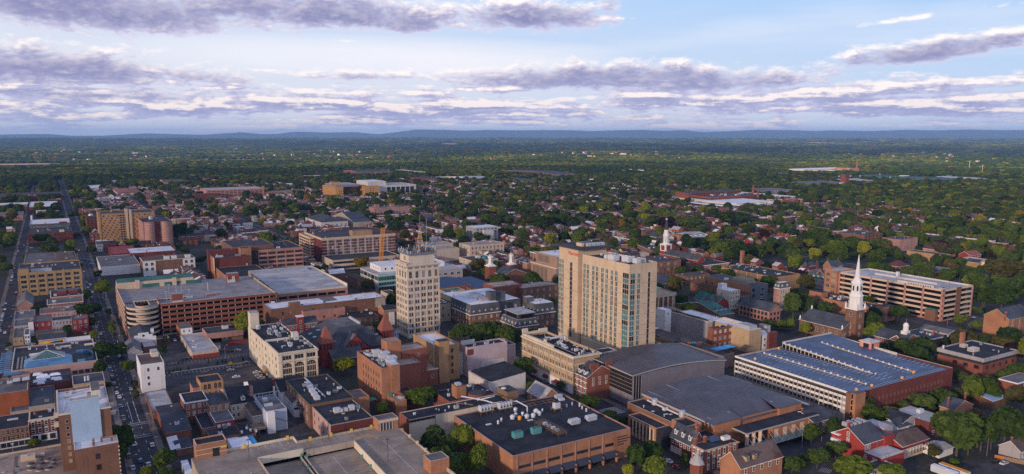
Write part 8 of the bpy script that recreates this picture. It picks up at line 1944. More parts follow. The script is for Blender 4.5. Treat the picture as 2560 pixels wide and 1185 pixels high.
 f.block(BRICK,Rb,par=.2,Tm=Tt,corn=.35);f.wins('w',3,2,1.1,2.0,.5,f.ly-.5,3.9,h-.8,'lintel',Tw,(GLB,GL));f.wins('s',6,3,1.1,2.0,.6,f.lx-.5,.8,h-.8,'lintel',Tw,(GLM,GLB,GL));f.fit('shop_front',lambda m:m.box(-.15,.5,.1,-.004,f.ly-.5,3.4,Td));f.band('w',3.45,3.9,Tw,.3);f.chimney(.6,f.ly-1.5,h-.3,h+2.6,1.2);f.chimney(6,f.ly-1.5,h-.3,h+2.4,1.2);f.fit('solar_panel',lambda m:m.face([(8.5,5,h+.1),(14,5,h+.1),(13.6,7.4,h+1.3),(8.1,7.4,h+1.3)],PHOTOV));f.fit('roof_hatch',lambda m:m.box(f.lx-4.5,f.ly*.5,h-.2,f.lx-.6,f.ly*.5+2,h+1.3,Tw,top=Ml));f.done()
 g=Q('dormer_house','old brick house with steep slate roof and three white dormers beside the corner house','house','A4',612,845,760,8.0,xl=362)
 g.gable(Bd,Rs,ze=8.0,zr=13.5,axis='y',over=.4);[g.dormer(.7,g.ly*(.16+.33*k),9.2,1.5,2.0,2.6,'w')for k in range(3)];g.wins('w',5,1,1.1,1.9,.5,g.ly-.5,4.6,7.6,'lintel',Tw,(GL,GLM));g.wins('w',3,1,2.2,2.4,g.ly*.45,g.ly-.5,.8,3.9,'grid',Tw,GLB);g.chimney(g.lx*.5-.5,g.ly*.03,12,15.2,1.2);g.chimney(g.lx-1,g.ly*.3,9,15,1.2);g.done()
 k=Q('dormer_house','brick house with broad brown slate roof and two tan dormers at the bottom edge','house','A4',1195,1115,1690,9.0,Yb=1000)
 k.gable(Bo,RBROWN,ze=9.0,zr=14,axis='x',over=.4);[k.dormer(k.lx*(.2+.18*q_),.9,10.4,1.7,2.0,2.6,'s',TAN2)for q_ in(0,1)];k.chimney(.3,k.ly*.55,11,15.6,1.3);k.chimney(2.4,k.ly*.75,11,15.6,1.1);k.wins('s',5,1,1.2,1.9,.5,k.lx-.5,5.4,8.6,'lintel',Tw,(GLM,GL));k.fit('brick_dormer',lambda m:m.face([(k.lx*.78,-.42,8.8),(k.lx*.98,-.42,8.8),(k.lx*.88,-.42,12)],Bd));k.done()
 t=empty('corner_turret',(*G('A4',665,1255),0),'pale pointed shingle turret roof with a bright tip at the bottom edge','turret');m=MB();m.cyl(0,0,0,7.5,2.8,BRICK,n=8);m.obj('wall',t);m=MB();m.cyl(0,0,7.5,12.0,3.2,Rp,r1=.1,n=8);m.cyl(0,0,11.4,12.6,.35,Mw,r1=.05);m.obj('roof',t)
 small('garage_side_house','small brick house with slate roof against the blue garage stair tower','house','A5',170,575,410,7.0,BRICK,Rs,Yb=455,kind='x',Ri=3.0,ws=(3,2,1.2,1.7,.6),Chm=1)
 small('loading_block','low brick loading block with shallow black roof beside the trailers','loading block','A5',50,470,235,6.0,Bo,Rd,Yb=385,par=.4)
 p=Q('red_gable_house','bright red gable house with slate roof and white-railed roof terrace','house','A5',760,835,1015,8.5,Yb=690,mark='the bright red gable house')
 RED=wall('bright_red_paint',(0.31,0.05,0.04),.1,.1)
 p.gable(RED,Rs,ze=8.5,zr=13.5,axis='x',over=.25);p.wins('w',1,2,1.2,1.9,p.ly*.35,p.ly*.62,6.5,12,'sash',Tw,GLB);p.fit('terrace_block',lambda m:m.box(-.05,-9,0,p.lx+.5,-.03,5.2,RED,top=Rp));p.wins('s',2,1,1.3,2.2,.5,4.5,5.5,8.2,'plain',Tw,GLB);p.wins('w',2,1,1.0,1.5,-7,1,2,5,'sash',Tw,GLB,Pn=-.06);p.fit('railing',lambda m:(m.bar((0,-8.9,6.2),(p.lx,-8.9,6.2),.05,Tw),[m.bar((k*1.2,-8.9,5.2),(k*1.2,-8.9,6.2),.04,Tw)for k in range(int(p.lx/1.2))]));p.fit('balcony',lambda m:(m.box(-1.6,p.ly*.7,5.5,-.02,p.ly*.95,6.7,Tw),m.box(-1.6,p.ly*.7,8.8,-.02,p.ly*.95,9.2,Tw)));p.fit('stair_dormers',lambda m:[m.box(2+q_*3.2,p.ly*.52,12.5,3.4+q_*3.2,p.ly*.8,14.2,Gw,top=Rp)for q_ in range(4)]);p.chimney(.1,p.ly*.5,12,15.6,1.0,RED);p.done()
 q=Q('red_barn_house','crimson rendered house end with grey dormer and long brown-roofed wing','house','A5',1010,745,1190,9.5,Yb=600)
 q.block(RED,Rs,x1=q.lx*.62,par=.2);q.fit('dormer_box',lambda m:m.box(q.lx*.62,q.ly*.3,5,q.lx*1.2,q.ly*.9,10.4,Gw,top=Rp));q.gable(RED,RBROWN,q.lx*.62+.05,-4,q.lx*2.4,q.ly*.5,0,5.2,8.0,'x',.5);q.fit('porch',lambda m:(m.box(q.lx*.66,-7.4,2.3,q.lx*2.3,-4.1,2.6,WOOD),[m.bar((q.lx*.7+k*2.2,-7.2,2.6),(q.lx*.7+k*2.2,-7.2,5),.08,Tw)for k in range(9)],m.bar((q.lx*.66,-7.2,3.5),(q.lx*2.3,-7.2,3.5),.06,WOOD)));q.chimney(.2,q.ly*.8,9,12);q.done()
 m=MB();o=empty('ruined_yard',(*G('A5',900,1085),0),'roofless brick yard enclosed by cream and brick walls below the red house','walled yard')
 for nm,bx,mt in(('wall',(-2,-2,0,30,-1.6,4.2),Cr),('wall',(-2.4,-2,0,-2.01,12,4.2),Cr),('wall',(-2,12.01,0,19,12.5,7.0),Bo),('wall',(19.01,0,0,19.5,12.6,5.5),Bo),('wall',(29.6,-1.59,0,30,14,3.6),CONC)):MB().box(*bx,mt).obj(nm,o)
 MB().box(-1.9,-1.5,.02,29,12,.1,Rp).obj('floor_slab',o)
 small('terrace_house','dark grey rendered house with black roof behind the crimson house','house','A5',1210,580,1420,7.5,Gw,Rb,Yb=490,kind='y',Ri=2.4,ws=(2,2,1,1.5,1))
 small('terrace_house','white cottage with dark roof squeezed between crimson and grey houses','house','A5',1165,640,1300,6.5,WHITE,Rs,ly=9,kind='x',Ri=2.6,ws=(2,1,1,1.4,2.5))
 small('terrace_house','brick house with pale blue metal roof and white roof unit by the trees','house','A6',205,575,420,8.0,Bd,Rp,Yb=430,kind='shed',ws=(2,2,1.6,1.8,.8),fm=lambda b:b.fit('rooftop_unit',lambda m:m.box(b.lx*.55,b.ly*.5,7.8,b.lx*.55+3,b.ly*.5+2,9.6,Mw)))
 small('terrace_house','slate-roofed house with orange gable end near the blue garage wall','house','A6',500,425,720,7.5,Bo,Rs,xl=330,kind='y',Ri=3.6,Chm=2,Tm=Cr)
 small('tin_roof_shed','shed with pale blue tin roof half hidden in the trees','shed','A6',960,320,1120,4.5,Bb,plain('pale_blue_tin',(.30,.44,.62),.5),Yb=205,kind='x',Ri=1.6)
 small('garden_shed','pale blue-grey sheds behind the big round tree','shed','A6',330,920,490,3.2,WHITE,Rp,Yb=840,kind='x',Ri=1.0)
 small('cottage','grey cottage with brick chimney at the lower right edge','house','A6',1290,920,1500,5.0,Gw,RBROWN,ly=9,kind='x',Ri=3.4,Chm=1,ws=(3,1,1.1,1.6,1))
 small('low_wall_house','cream single-storey building beside the walled yard','low building','A5',860,1140,1100,4.2,Cr,Rd,ly=6,ws=(3,1,1,1.3,1))
 x0,y0=G('A6',980,1005);x1,y1=G('A6',1330,1075);o=empty('timber_fence',(x0,y0,0),'timber board fence, orange in its middle, behind two parked cars','fence');v=Vector((x1-x0,y1-y0));n=16
 for k in range(n):
  a,c_=v*k/n,v*(k+1)/n-v*.004;mm=MB();mm.prism([(a.x,a.y),(c_.x,c_.y),(c_.x,c_.y+.12),(a.x,a.y+.12)],0,1.9,plain('orange_boards',(.45,.17,.04),.9,.2)if k<5 else WOOD);mm.obj('fence_panel',o)
right_side()
# ================================================================== FARTHER LANDMARKS
def far_blocks():
 b=Q('far_garage','wide pinkish-red decked block with dark slots far up the left side','parking garage','R0',2062,622,2640,21.0,xl=2000,mark='the pinkish decked block')
 b.block(Bp,Rp,par=.6)
 for k in range(5):b.fit('dark_slots',lambda m:[m.box(3+i*(b.lx-5)/13,-.1,3+k*3.4,3+i*(b.lx-5)/13+(b.lx-5)/13-2.2,-.005,4.4+k*3.4,SHADEBK)for i in range(13)])
 b.block(Bd,Rd,-30,-30,25,-6,0,15,.5,Bp);b.wins('s',8,3,3,2.4,-29,24,1,14.4,'plain',Bp,GL,Pn=-30);b.block(Bp,Rg,b.lx+.02,2,b.lx+95,40,0,13,.5);b.wins('s',20,3,2.4,1.6,b.lx+2,b.lx+94,1,12.4,'plain',None,GL,Pn=2);b.done()
 small('far_school','cream walled building with red tiled roof beyond the tan slab','building','R0',1182,655,1428,9.0,STONE,TERRA,Yb=612,kind='hip',Ri=4,ws=(9,2,2,2,1))
 small('far_warehouse','pale low warehouse with white roof up the avenue','warehouse','R0',880,600,1058,7.0,CONCW,Rw,Yb=572)
 small('far_warehouse','tan low warehouse by the far railway','warehouse','R0',1108,545,1240,8.0,STONE,Rp,Yb=522)
 small('far_mansion','old brown building with three mansard bays by the far railway','building','R0',1640,545,1860,11.0,Bp,RBROWN,Yb=525,kind='x',Ri=5,ws=(9,2,1.6,2.2,1))
 h=Q('hospital','ochre brick hospital with several wings and a white glass-fronted block','hospital','R1',792,592,872,27.0,xl=664,mark='the ochre hospital')
 OC=wall('brick_ochre',(0.50,0.27,0.10),.08,.06)
 h.block(OC,Rd,par=.5,Tm=Cr);h.wins('w',16,7,2.2,1.7,2,h.ly-1,1,26,'plain',None,GLM);h.wins('s',3,3,2,2,8,20,6,20,'plain',None,GL)
 h.block(OC,Rd,h.lx+.02,h.ly*.5,h.lx+48,h.ly,0,27,.5);h.wins('s',11,7,2.4,1.7,h.lx+1,h.lx+47,1,26,'plain',None,GLM,Pn=h.ly*.5)
 h.block(OC,Rd,h.lx+48.04,-4,h.lx+84,h.ly*.8,0,27,.5);h.wins('w',12,7,2.2,1.7,-2,h.ly*.45,1,26,'plain',None,GLM,Pn=h.lx+48.04);h.wins('s',2,5,2,2,h.lx+58,h.lx+72,2,24,'plain',None,GL,Pn=-4)
 x0=h.lx+84.05
 h.block(CONCW,Rp,x0,4,x0+92,h.ly,0,27,.5,WHITE)
 for k in range(6):h.fit('glass_bay',lambda m:m.box(x0+20+k*11.4,3.8,3,x0+29+k*11.4,3.996,23,GL))
 h.block(CONCW,Rw,h.lx+62,14,x0+22,h.ly-4,26,36,.3);h.fit('penthouse',lambda m:m.box(4,10,26.4,h.lx+40,h.ly-6,31.5,STEELG,top=Rp));h.fit('penthouse',lambda m:m.box(h.lx-20,20,31.5,h.lx+2,34,37,OC,top=Rg));h.units(20,26.4,h.lx,8,x0+80,h.ly,2);h.done()
 small('hospital_wing','long low brick wing with grey roof below the ochre hospital','hospital wing','R1',640,715,1090,10.0,Bp,Rg,xl=580,ws=(20,2,2,1.6,1),units=20)
 small('far_mill','dark red three-part mill with grey gables beyond the ochre hospital','mill','R1',1012,445,1358,16.0,BRICK,Rs,Yb=428,kind='x',Ri=5,ws=(22,3,2,2,1))
 for i,(a,c,y,y2,lab)in enumerate(((1405,1590,440,424,'short white shed with bright roof right of the far mill'),(1600,1790,452,420,'long white shed with grey roof stretching right of the far mill'),(1842,2112,512,490,'low white warehouse with pale roof right of the red far block'))):
  small('far_warehouse',lab,'warehouse','R1',a,y,c,8.0,WHITE,Rp,Yb=y2)
 small('far_block','solid dark red brick block right of the ochre hospital','block','R1',1680,505,1835,15.0,Bd,Rd,Yb=488,ws=(12,3,2,2,1))
 small('glass_school','low school with blue-glass roof lights left of the ochre hospital','school','R1',515,495,820,9.0,Bp,Rp,Yb=475,ws=(14,1,4,3,3),Sy='strip',units=12)
 small('cream_gable_hall','cream gable hall with long pale roof far right of the ochre hospital','hall','R1',2185,515,2420,9.0,Cr,Rp,Yb=485,kind='x',Ri=4)
 small('apartment_block','salmon brick apartment block with stair towers beyond the striped red block','apartment block','C2',640,92,1062,19.0,Bp,Rd,xl=580,ws=(14,5,1.7,1.6,1),units=9,fm=lambda b:[b.fit('stair_tower',lambda m:m.box(b.lx*q,2,18,b.lx*q+7,9,24,Bp,top=Rg))for q in(.05,.48)])
 small('stone_church','white stone church with dark hipped roof and small tower','church','C2',15,265,330,11.0,CONCW,Rs,Yb=205,kind='hip',Ri=7,ws=(6,1,2,4,1),Sy='arch')
 small('slate_church','grey stone church with twin steep slate roofs','church','C2',400,265,610,8.0,CONC,Rs,Yb=190,kind='x',Ri=11)
 c=Q('mill_complex','large red brick mill complex with many windows and tall chimneys','mill','R2',1985,690,2480,16.0,xl=1800,mark='the red brick mill complex')
 c.block(BRICK,Rd,par=.5);c.wins('s',26,2,2.2,2.6,1,c.lx-1,1,15,'plain',Bd,GL);c.wins('w',18,2,2.2,2.6,1,c.ly-1,1,15,'plain',Bd,GL);c.block(BRICK,Rd,-10,c.ly+.02,c.lx,c.ly+40,0,21,.5);c.wins('s',30,1,2.4,2.6,0,c.lx-1,16.5,20.4,'plain',Bd,GL,Pn=c.ly+.02);c.units(30,15.5,big=2);c.done()
 for zx,zt,zb,lab in((2408,570,690,'brick chimney standing on the mill complex, left one of two'),(2457,610,745,'brick chimney beside the white mill shed, right one of two')):
  X,Y=G('R2',zx,zb);hh=htop(X,Y,T('R2',0,zt)[1]);o=empty('mill_chimney',(X,Y,0),lab,'chimney');MB().cyl(0,0,0,hh,3.0,BRICK,r1=2.0,n=10).obj('shaft',o);MB().cyl(0,0,hh,hh+1.2,2.4,Bd,n=10).obj('rim',o)
 d=Q('mill_shed','cream shed with broad white roof beside the mill chimneys','shed','R2',2240,755,2620,10.0,Yb=688);d.block(Cr,Rw,par=.2,Tm=WHITE);d.done()
 d=Q('sawtooth_mill','low mill with alternating dark and white roof strips','mill','C4',1020,90,1760,7.0,Yb=30);d.block(Bd,Rd,par=.3);[d.fit('roof_strip',lambda m:m.box(d.lx*q,1,6.7,d.lx*q+9,d.ly*.9,8.2,WHITE,top=Rw))for q in(.1,.3,.48,.66,.85)];d.done()
 small('brick_school','red brick block with dark flat roof below the sawtooth mill','brick block','C4',862,100,1060,14.0,BRICK,Rd,xl=745,ws=(10,3,1.8,2,1),ww=(8,3,1.8,2,1),units=4)
 small('brick_flats','orange brick flats with flat roof left of the dark red spire','flats','C4',80,195,255,9.0,Bp,Rg,xl=-20,ws=(8,2,1.4,1.7,1),units=6)
 small('brick_flats','orange flat-roofed range with white air units right of the dark red spire','flats','C4',470,412,620,11.0,Bo,Rd,xl=262,ws=(5,3,1.3,1.7,1),units=9)
 small('mansion_block','slate mansard terrace with white dormers amid trees right of the dark spire','terrace','C4',620,445,865,8.5,Bb,Rp,Yb=395,kind='x',Ri=3,dorm=4)
 small('hip_mansion','square red brick mansion with low grey hip roof left of the dark spire','mansion','C4',190,440,268,10.0,Bb,Rs,xl=60,kind='hip',Ri=4,ww=(7,3,1.2,1.8,.5))
 small('dormer_terrace','dark house front with two white dormers beside the dark red church','house','C4',135,600,250,9.0,Bb,Rs,Yb=530,kind='x',Ri=5,dorm=2,ws=(4,2,1.2,1.8,1))
 small('brick_flats','four-storey brown brick flats with dark flat roof amid trees on the right','flats','C5',760,415,980,15.0,Bb,Rd,xl=455,ws=(5,4,3.2,1.9,.5),Sy='plain',fr=Bp,gl=GL,units=5)
 small('brick_flats','old tan-brown brick flats with arched porch left of the maroon roofs','flats','C5',1185,470,1400,15.0,Bp,Rd,xl=975,ws=(6,4,1.2,1.8,.5),ww=(6,4,1.3,1.8,.5),Sy='sash',gl=GL,units=4)
 small('long_tan_store','long tan brick store with white parapet line and pale end on the right','store','C6',375,655,462,9.0,BRICKT,Rd,xl=-60,par=.4,Tm=WHITE,ws=(4,2,1.1,1.6,2))
 small('maroon_roof_row','long terrace with maroon shingle roof on the right','terrace','C6',455,610,522,6.5,Bp,wall('maroon_shingle',(.13,.045,.05)),xl=125,kind='y',Ri=3.5,ww=(16,1,1.2,1.8,2))
 small('shop_terrace','rust-roofed brick house with white dormers on the right','house','C6',690,660,822,8.5,BRICKR,TERRA,ly=13,kind='x',Ri=4,ws=(5,2,1.3,1.8,1),Chm=1)
 small('tan_gable_house','tan gable house with grey roof below the rust-roofed one','house','C6',790,745,860,6.5,BRICKT,Rs,xl=640,kind='y',Ri=3)
 small('red_house','crimson gable house with two chimneys behind the beige garage','house','C6',235,860,330,7.5,BRICKR,Rs,xl=82,kind='x',Ri=4,ww=(2,2,1.2,1.7,.5),Chm=2,Tm=Tw)
 small('red_house','long orange-red house with grey roof right of the crimson one','house','C6',370,850,470,7.0,BRICK,Rg,xl=240,kind='y',Ri=3.5,ws=(2,1,1.2,1.7,3))
 small('corner_store','cream corner store with billboard-like white block near the olive trees','store','C6',870,735,1000,7.5,Cr,Rp,Yb=690,par=.3,ws=(3,1,2,2,1))
 small('red_tower_house','square maroon-roofed brick villa behind the beige garage','villa','C5',1165,790,1290,9.5,BRICK,MATS['maroon_shingle'],xl=1025,kind='hip',Ri=5,ww=(3,3,1.2,1.7,.5),ws=(3,3,1.2,1.7,.5))
 small('gable_villa','orange brick villa with steep gables left of the white steeple','villa','C5',370,790,505,7.5,Bo,Rs,xl=275,kind='x',Ri=5.5,Chm=2)
 small('turret_villa','dark brick villa with round slate turrets left of the orange villa','villa','C5',60,790,200,9.0,Bd,Rs,xl=10,kind='hip',Ri=4,fm=lambda b:[b.fit('turret',lambda m:(m.cyl(x,0,0,10,2.4,Bd),m.cyl(x,0,10,15,2.8,Rs,r1=.1)))for x in(0,b.lx)])
 small('shop_parade','long shop parade with green slate roof and dormers left of the beige garage','parade','C5',345,955,400,9.5,LAV,RGRN2,xl=75,kind='y',Ri=3.5,ww=(12,2,1.3,1.9,.5),dorm=5)
 small('shop_parade','pale pink brick parade end with blue-grey roof next to the beige garage','parade','C5',460,920,470,9.5,Bp,Rs,xl=345,ly=None,kind='y',Ri=2.5)
 small('tan_shop','flat tan shop row with many roof boxes left of the green slate parade','shop row','C4',1890,905,1960,9.0,BRICKT,Rd,xl=1600,units=14,ww=(8,1,1.2,1.7,3))
 e=Q('tower_school','long red brick school with a square clock-like tower far right','school','R3',430,570,910,13.0,Yb=545,mark='the red tower school')
 e.block(BRICK,Rg,par=.4);e.wins('s',24,3,2.2,2.0,1,e.lx-1,1,12.4,'plain',Bp,GL);e.fit('square_tower',lambda m:(m.box(e.lx*.68,-3,0,e.lx*.755,12,36,BRICK,top=Rg),m.box(e.lx*.69,-3.2,30,e.lx*.70,-3.01,35,GL),m.box(e.lx*.725,-3.2,30,e.lx*.735,-3.01,35,GL)));e.fit('white_portal',lambda m:m.box(e.lx*.58,-2,0,e.lx*.66,-.02,16,WHITE,top=Rp));e.done()
 f=Q('arena','brick arena with big green roof and white roof vents far right','arena','R3',1735,530,1945,13.0,Yb=485);f.hip(Bp,RGRN2,ze=13,zr=19,flat=22);[f.fit('roof_vent',lambda m:m.box(f.lx*(.35+.08*k),f.ly*.5,18,f.lx*(.35+.08*k)+6,f.ly*.5+12,21,WHITE))for k in range(4)];f.wins('s',8,2,5,3,3,f.lx-3,1,12,'plain',None,GL);f.done()
 small('grey_dome_hall','low brick hall with pale grey hip roof at far right','hall','R3',2165,530,2305,8.0,Bp,Rp,Yb=500,kind='hip',Ri=7)
 small('sports_hall','sports hall with pale grey gable roof right of the tower school','hall','R3',985,555,1195,8.0,Bp,Rp,Yb=520,kind='x',Ri=7)
 small('white_factory','white factory front beside the grass strip on the right','factory','R3',170,690,290,9.0,Cr,Rw,Yb=640)
 small('grey_factory','grey factory with rows of roof vents behind the white factory front','factory','R3',60,650,440,9.0,CONC,Rg,Yb=615,units=14)
 g=Q('factory_works','sprawling factory with white and grey roofs far right','factory','R3',400,440,1000,9.0,ly=150,mark='the sprawling far factory');g.block(Cr,Rd,par=.3);g.fit('white_roof',lambda m:m.box(g.lx*.2,g.ly*.5,8.7,g.lx*.98,g.ly*.95,14,Cr,top=Rw));g.fit('roof_strips',lambda m:[m.box(g.lx*q,g.ly*.12,8.7,g.lx*q+20,g.ly*.4,10,WHITE,top=Rp)for q in(.05,.3,.5,.8)]);g.fit('red_block',lambda m:m.box(g.lx*.66,-6,0,g.lx*.82,g.ly*.4,18,Bp,top=Rg));g.done()
 small('factory_works','brick-fronted low factory left of the sprawling one','factory','R3',20,470,330,9.0,Bp,Rp,ly=90)
 X,Y=G('R3',885,440);hh=htop(X,Y,T('R3',0,320)[1]);o=empty('factory_chimney',(X,Y,0),'tall brown chimney of the far factory','chimney');MB().cyl(0,0,0,hh,5.0,Bb,r1=3.2,n=12).obj('shaft',o)
 for k,(zx,zt,zb)in enumerate(((705,488,570),(820,484,560),(915,484,560),(1113,465,550),(1215,498,575))):
  X,Y=G('R3',zx,zb);hh=htop(X,Y,T('R3',0,zt)[1]);o=empty('floodlight_mast',(X,Y,0),'slim sports field floodlight mast near the red tower school','floodlight','floodlight masts by the tower school');MB().cyl(0,0,0,hh,.55,STEELG,r1=.3,n=6).obj('pole',o);MB().box(-3,-.5,hh,3,.5,hh+3,Mw).obj('lamp_head',o)
 for zx,zt,zb in((2010,330,425),(2140,365,460)):
  X,Y=G('R3',zx,zb);hh=htop(X,Y,T('R3',0,zt)[1]);o=empty('power_pylon',(X,Y,0),'pale power line pole standing over the wood at far right','pylon','power line poles over the far wood');MB().cyl(0,0,0,hh,1.0,Tt,r1=.7,n=6).obj('pole',o);MB().box(-6,-.4,hh*.9,6,.4,hh*.9+.8,Tt).obj('crossarm',o)
 small('far_flats','long dark red gable block in the woods right of centre','flats','R2',430,465,675,16.0,Bd,Rs,Yb=425,kind='x',Ri=4,ws=(20,4,2,2,1))
 small('far_hip_school','square red brick school with grey hip roof right of centre','school','R2',145,535,290,11.0,BRICK,Rs,Yb=512,kind='hip',Ri=6,ws=(10,2,2,2,1))
 small('far_white_store','white-roofed store in the woods right of centre','store','R2',1045,448,1170,6.0,WHITE,Rw,Yb=436)
 small('far_round_house','white tiered pavilion in the woods right of centre','pavilion','R2',1340,440,1412,6.0,WHITE,Rw,Yb=425,kind='hip',Ri=6)
 small('pale_school','long buff brick school among trees right of centre','school','R2',1060,590,1090,9.0,BRICKT,Rd,xl=920,ww=(14,2,2,2,1))
far_blocks()
# open fields and clearings
FIELDS=[]
def gpt(t,zx,zy):
 """first point of the land seen through a point of the picture"""
 px,py=T(t,zx,zy);d=FW*FPX+RT*(px-CXP)+UP*(CYP-py);d=d/math.hypot(d[0],d[1]);r=1500.0
 while r<14000:
  p=CAMP+d*r
  if p[2]<=float(ground_z(p[0],p[1])):break
  r*=1.006
 return float(p[0]),float(p[1])
def field(name,mat,t,pts):
 P=[gpt(t,*p)for p in pts]
 m=MB();n=16;a,b,c,d=[Vector(p)for p in P]
 for i in range(n):
  for j in range(n):
   q=[]
   for u,v in((i,j),(i+1,j),(i+1,j+1),(i,j+1)):
    p=(a*(1-u/n)+b*(u/n))*(1-v/n)+(d*(1-u/n)+c*(u/n))*(v/n);q.append((p.x,p.y,float(ground_z(p.x,p.y))+1.2))
   m.face(q,mat)
 struct(m.obj(name));FIELDS.append(P)
TANF=roof('tan_field',(.40,.27,.17),.2);BRNF=roof('brown_field',(.26,.14,.09),.2);GRNF=roof('green_field',(.10,.155,.045),.25);GRSS=roof('rough_grass',(.09,.13,.045),.3)
for a in(('tan_field',TANF,'R0',[(-200,398),(900,385),(820,358),(-200,358)]),('tan_field',TANF,'R1',[(-620,342),(290,340),(290,325),(-620,325)]),('brown_field',BRNF,'R2',[(300,130),(1000,122),(960,104),(420,108)]),('brown_field',BRNF,'R2',[(480,284),(860,282),(820,262),(560,264)]),('tan_field',TANF,'R3',[(300,168),(1230,150),(1250,130),(400,134)]),('tan_field',TANF,'R3',[(640,292),(1210,298),(1180,274),(660,276)]),('green_field',GRNF,'R3',[(1360,520),(1690,520),(1680,495),(1380,495)]),('green_field',GRNF,'R3',[(1590,622),(1870,622),(1850,588),(1600,588)]),('green_field',GRNF,'R3',[(1960,512),(2600,500),(2600,480),(1960,488)]),('rough_grass',GRSS,'R3',[(60,800),(640,786),(600,752),(100,755)]),('rough_grass',GRSS,'R1',[(640,460),(900,452),(900,428),(660,430)]),('rough_grass',GRSS,'R0',[(1860,570),(2250,560),(2200,528),(1870,530)]),('brown_field',BRNF,'R1',[(1830,182),(2030,176),(2000,150),(1850,152)]),('green_field',GRNF,'R3',[(920,680),(1070,676),(1060,640),(930,640)])):
 field(*a)
def in_field(x,y):return any(inpoly(P,x,y)for P in FIELDS)
# ================================================================== TREES
def leafmat(name,c,c2):
 def f(q):
  g=q.node('ShaderNodeNewGeometry');isl=S(q.nt,g.outputs['Random Per Island']);r=orand(q)
  n=q.noise(g.outputs['Position'],0.28,2)
  col=q.mix((isl*.55+n*.55).cl(),c,c2)
  t=r*0.5+0.75
  col=q.mix(1.0,col,q.xyz(r*.7+.65,t,t),'MULTIPLY')
  d=q.node('ShaderNodeBsdfDiffuse');q.link(col,d.inputs[0])
  tr=q.node('ShaderNodeBsdfTranslucent');q.link(col,tr.inputs[0])
  mx=q.node('ShaderNodeMixShader');mx.inputs[0].default_value=0.28;q.link(d.outputs[0],mx.inputs[1]);q.link(tr.outputs[0],mx.inputs[2])
  return mx.outputs[0]
 return newmat(name,f)
LEAF={'d':leafmat('leaves_dark',(.024,.050,.016),(.068,.108,.032)),'m':leafmat('leaves_mid',(.040,.072,.018),(.098,.146,.036)),'b':leafmat('leaves_bright',(.075,.120,.016),(.165,.212,.036)),'l':leafmat('leaves_lime',(.140,.175,.014),(.260,.270,.035)),'o':leafmat('leaves_olive',(.065,.065,.020),(.135,.125,.045)),'r':leafmat('leaves_bare_brown',(.090,.070,.045),(.170,.130,.085)),'p':leafmat('leaves_purple',(.022,.014,.020),(.055,.030,.040)),'y':leafmat('leaves_yellow',(.20,.13,.012),(.30,.19,.03)),'c':leafmat('needles_dark',(.020,.034,.016),(.048,.070,.030))}
TONE={'d':'dark green','m':'mid green','b':'bright green','l':'yellow-green','o':'olive green','r':'brownish bare','p':'dark purple','y':'golden','c':'dark evergreen'}
BARK=plain('bark',(0.10,0.075,0.055),.9,.3)
def crown_mesh(seed,n,kind='round',size=.055):
 """unit tree crown (tree height 1): leaf clumps on the shells of several lobes"""
 g=np.random.default_rng(seed);V,F=[],[]
 lobes=[]
 if kind=='cone':
  for i in range(9):
   z=.12+.84*i/9;lobes.append((0,0,z,.25*(1-i/9.5)+.02,.10))
 else:
  lobes.append((0,0,.58,.26,.30))
  for i in range(9):
   a=g.uniform(0,2*math.pi);rr=g.uniform(.10,.25);z=g.uniform(.36,.80);s=g.uniform(.12,.21)
   lobes.append((rr*math.cos(a),rr*math.sin(a),z,s,s*g.uniform(.75,1.0)))
 w=np.array([l[3]**2 for l in lobes]);idx=g.choice(len(lobes),n,p=w/w.sum())
 L=np.array(lobes)[idx]
 d=g.normal(size=(n,3));d/=np.linalg.norm(d,axis=1)[:,None];d[:,2]=np.where(d[:,2]<-.55,-d[:,2],d[:,2])
 rad=g.uniform(.78,1.08,n)[:,None]
 c=L[:,:3]+d*rad*np.stack([L[:,3],L[:,3],L[:,4]],1)
 nrm=d*.9+g.normal(size=(n,3))*.55;nrm/=np.linalg.norm(nrm,axis=1)[:,None]
 t=np.cross(nrm,g.normal(size=(n,3)));t/=np.linalg.norm(t,axis=1)[:,None];b=np.cross(nrm,t)
 s=g.uniform(.6,1.3,n)[:,None]*size
 q=np.stack([c-t*s-b*s*.7,c+t*s-b*s*.8,c+t*s*.8+b*s*.8,c-t*s*.9+b*s*.7],1)
 V=q.reshape(-1,3);F=np.arange(n*4).reshape(-1,4)
 V=V.tolist();F=F.tolist()
 for l in lobes:
  base=len(V);k,m_=7,4
  for j in range(m_+1):
   ph=-math.pi/2+math.pi*j/m_
   for i in range(k):V.append([l[0]+l[3]*.80*math.cos(ph)*math.cos(2*math.pi*i/k),l[1]+l[3]*.80*math.cos(ph)*math.sin(2*math.pi*i/k),l[2]+l[4]*.80*math.sin(ph)])
  for j in range(m_):
   for i in range(k):F.append([base+j*k+i,base+j*k+(i+1)%k,base+(j+1)*k+(i+1)%k,base+(j+1)*k+i])
 me=bpy.data.meshes.new('crown');me.from_pydata(V,[],F);me.materials.append(LEAF['m']);me.update();return me
def trunk_mesh(seed):
 g=random.Random(seed);m=MB();m.cyl(0,0,0,.34,.030,BARK,r1=.020,n=7)
 for i in range(5):
  a=i*1.26+g.random();m.bar((0,0,.28),(.17*math.cos(a),.17*math.sin(a),.58+.1*g.random()),.011,BARK,5)
 return m.mesh('trunk')
CROWNS=[crown_mesh(i,2600)for i in range(5)];CONE=crown_mesh(77,1500,'cone',.035);BAREC=[crown_mesh(50+i,700,size=.035)for i in range(2)]
TRUNKS=[trunk_mesh(i)for i in range(2)]
TREES=[];NTREE=0
def add_tree(x,y,h,w,tone,z=0.0):
 """w: crown width in metres"""
 g=random.Random(int(x*31+y*17));TREES.append(dict(x=x,y=y,h=h,w=w,tone=tone,z=z,rz=g.uniform(0,6.28),k=g.randrange(5)))
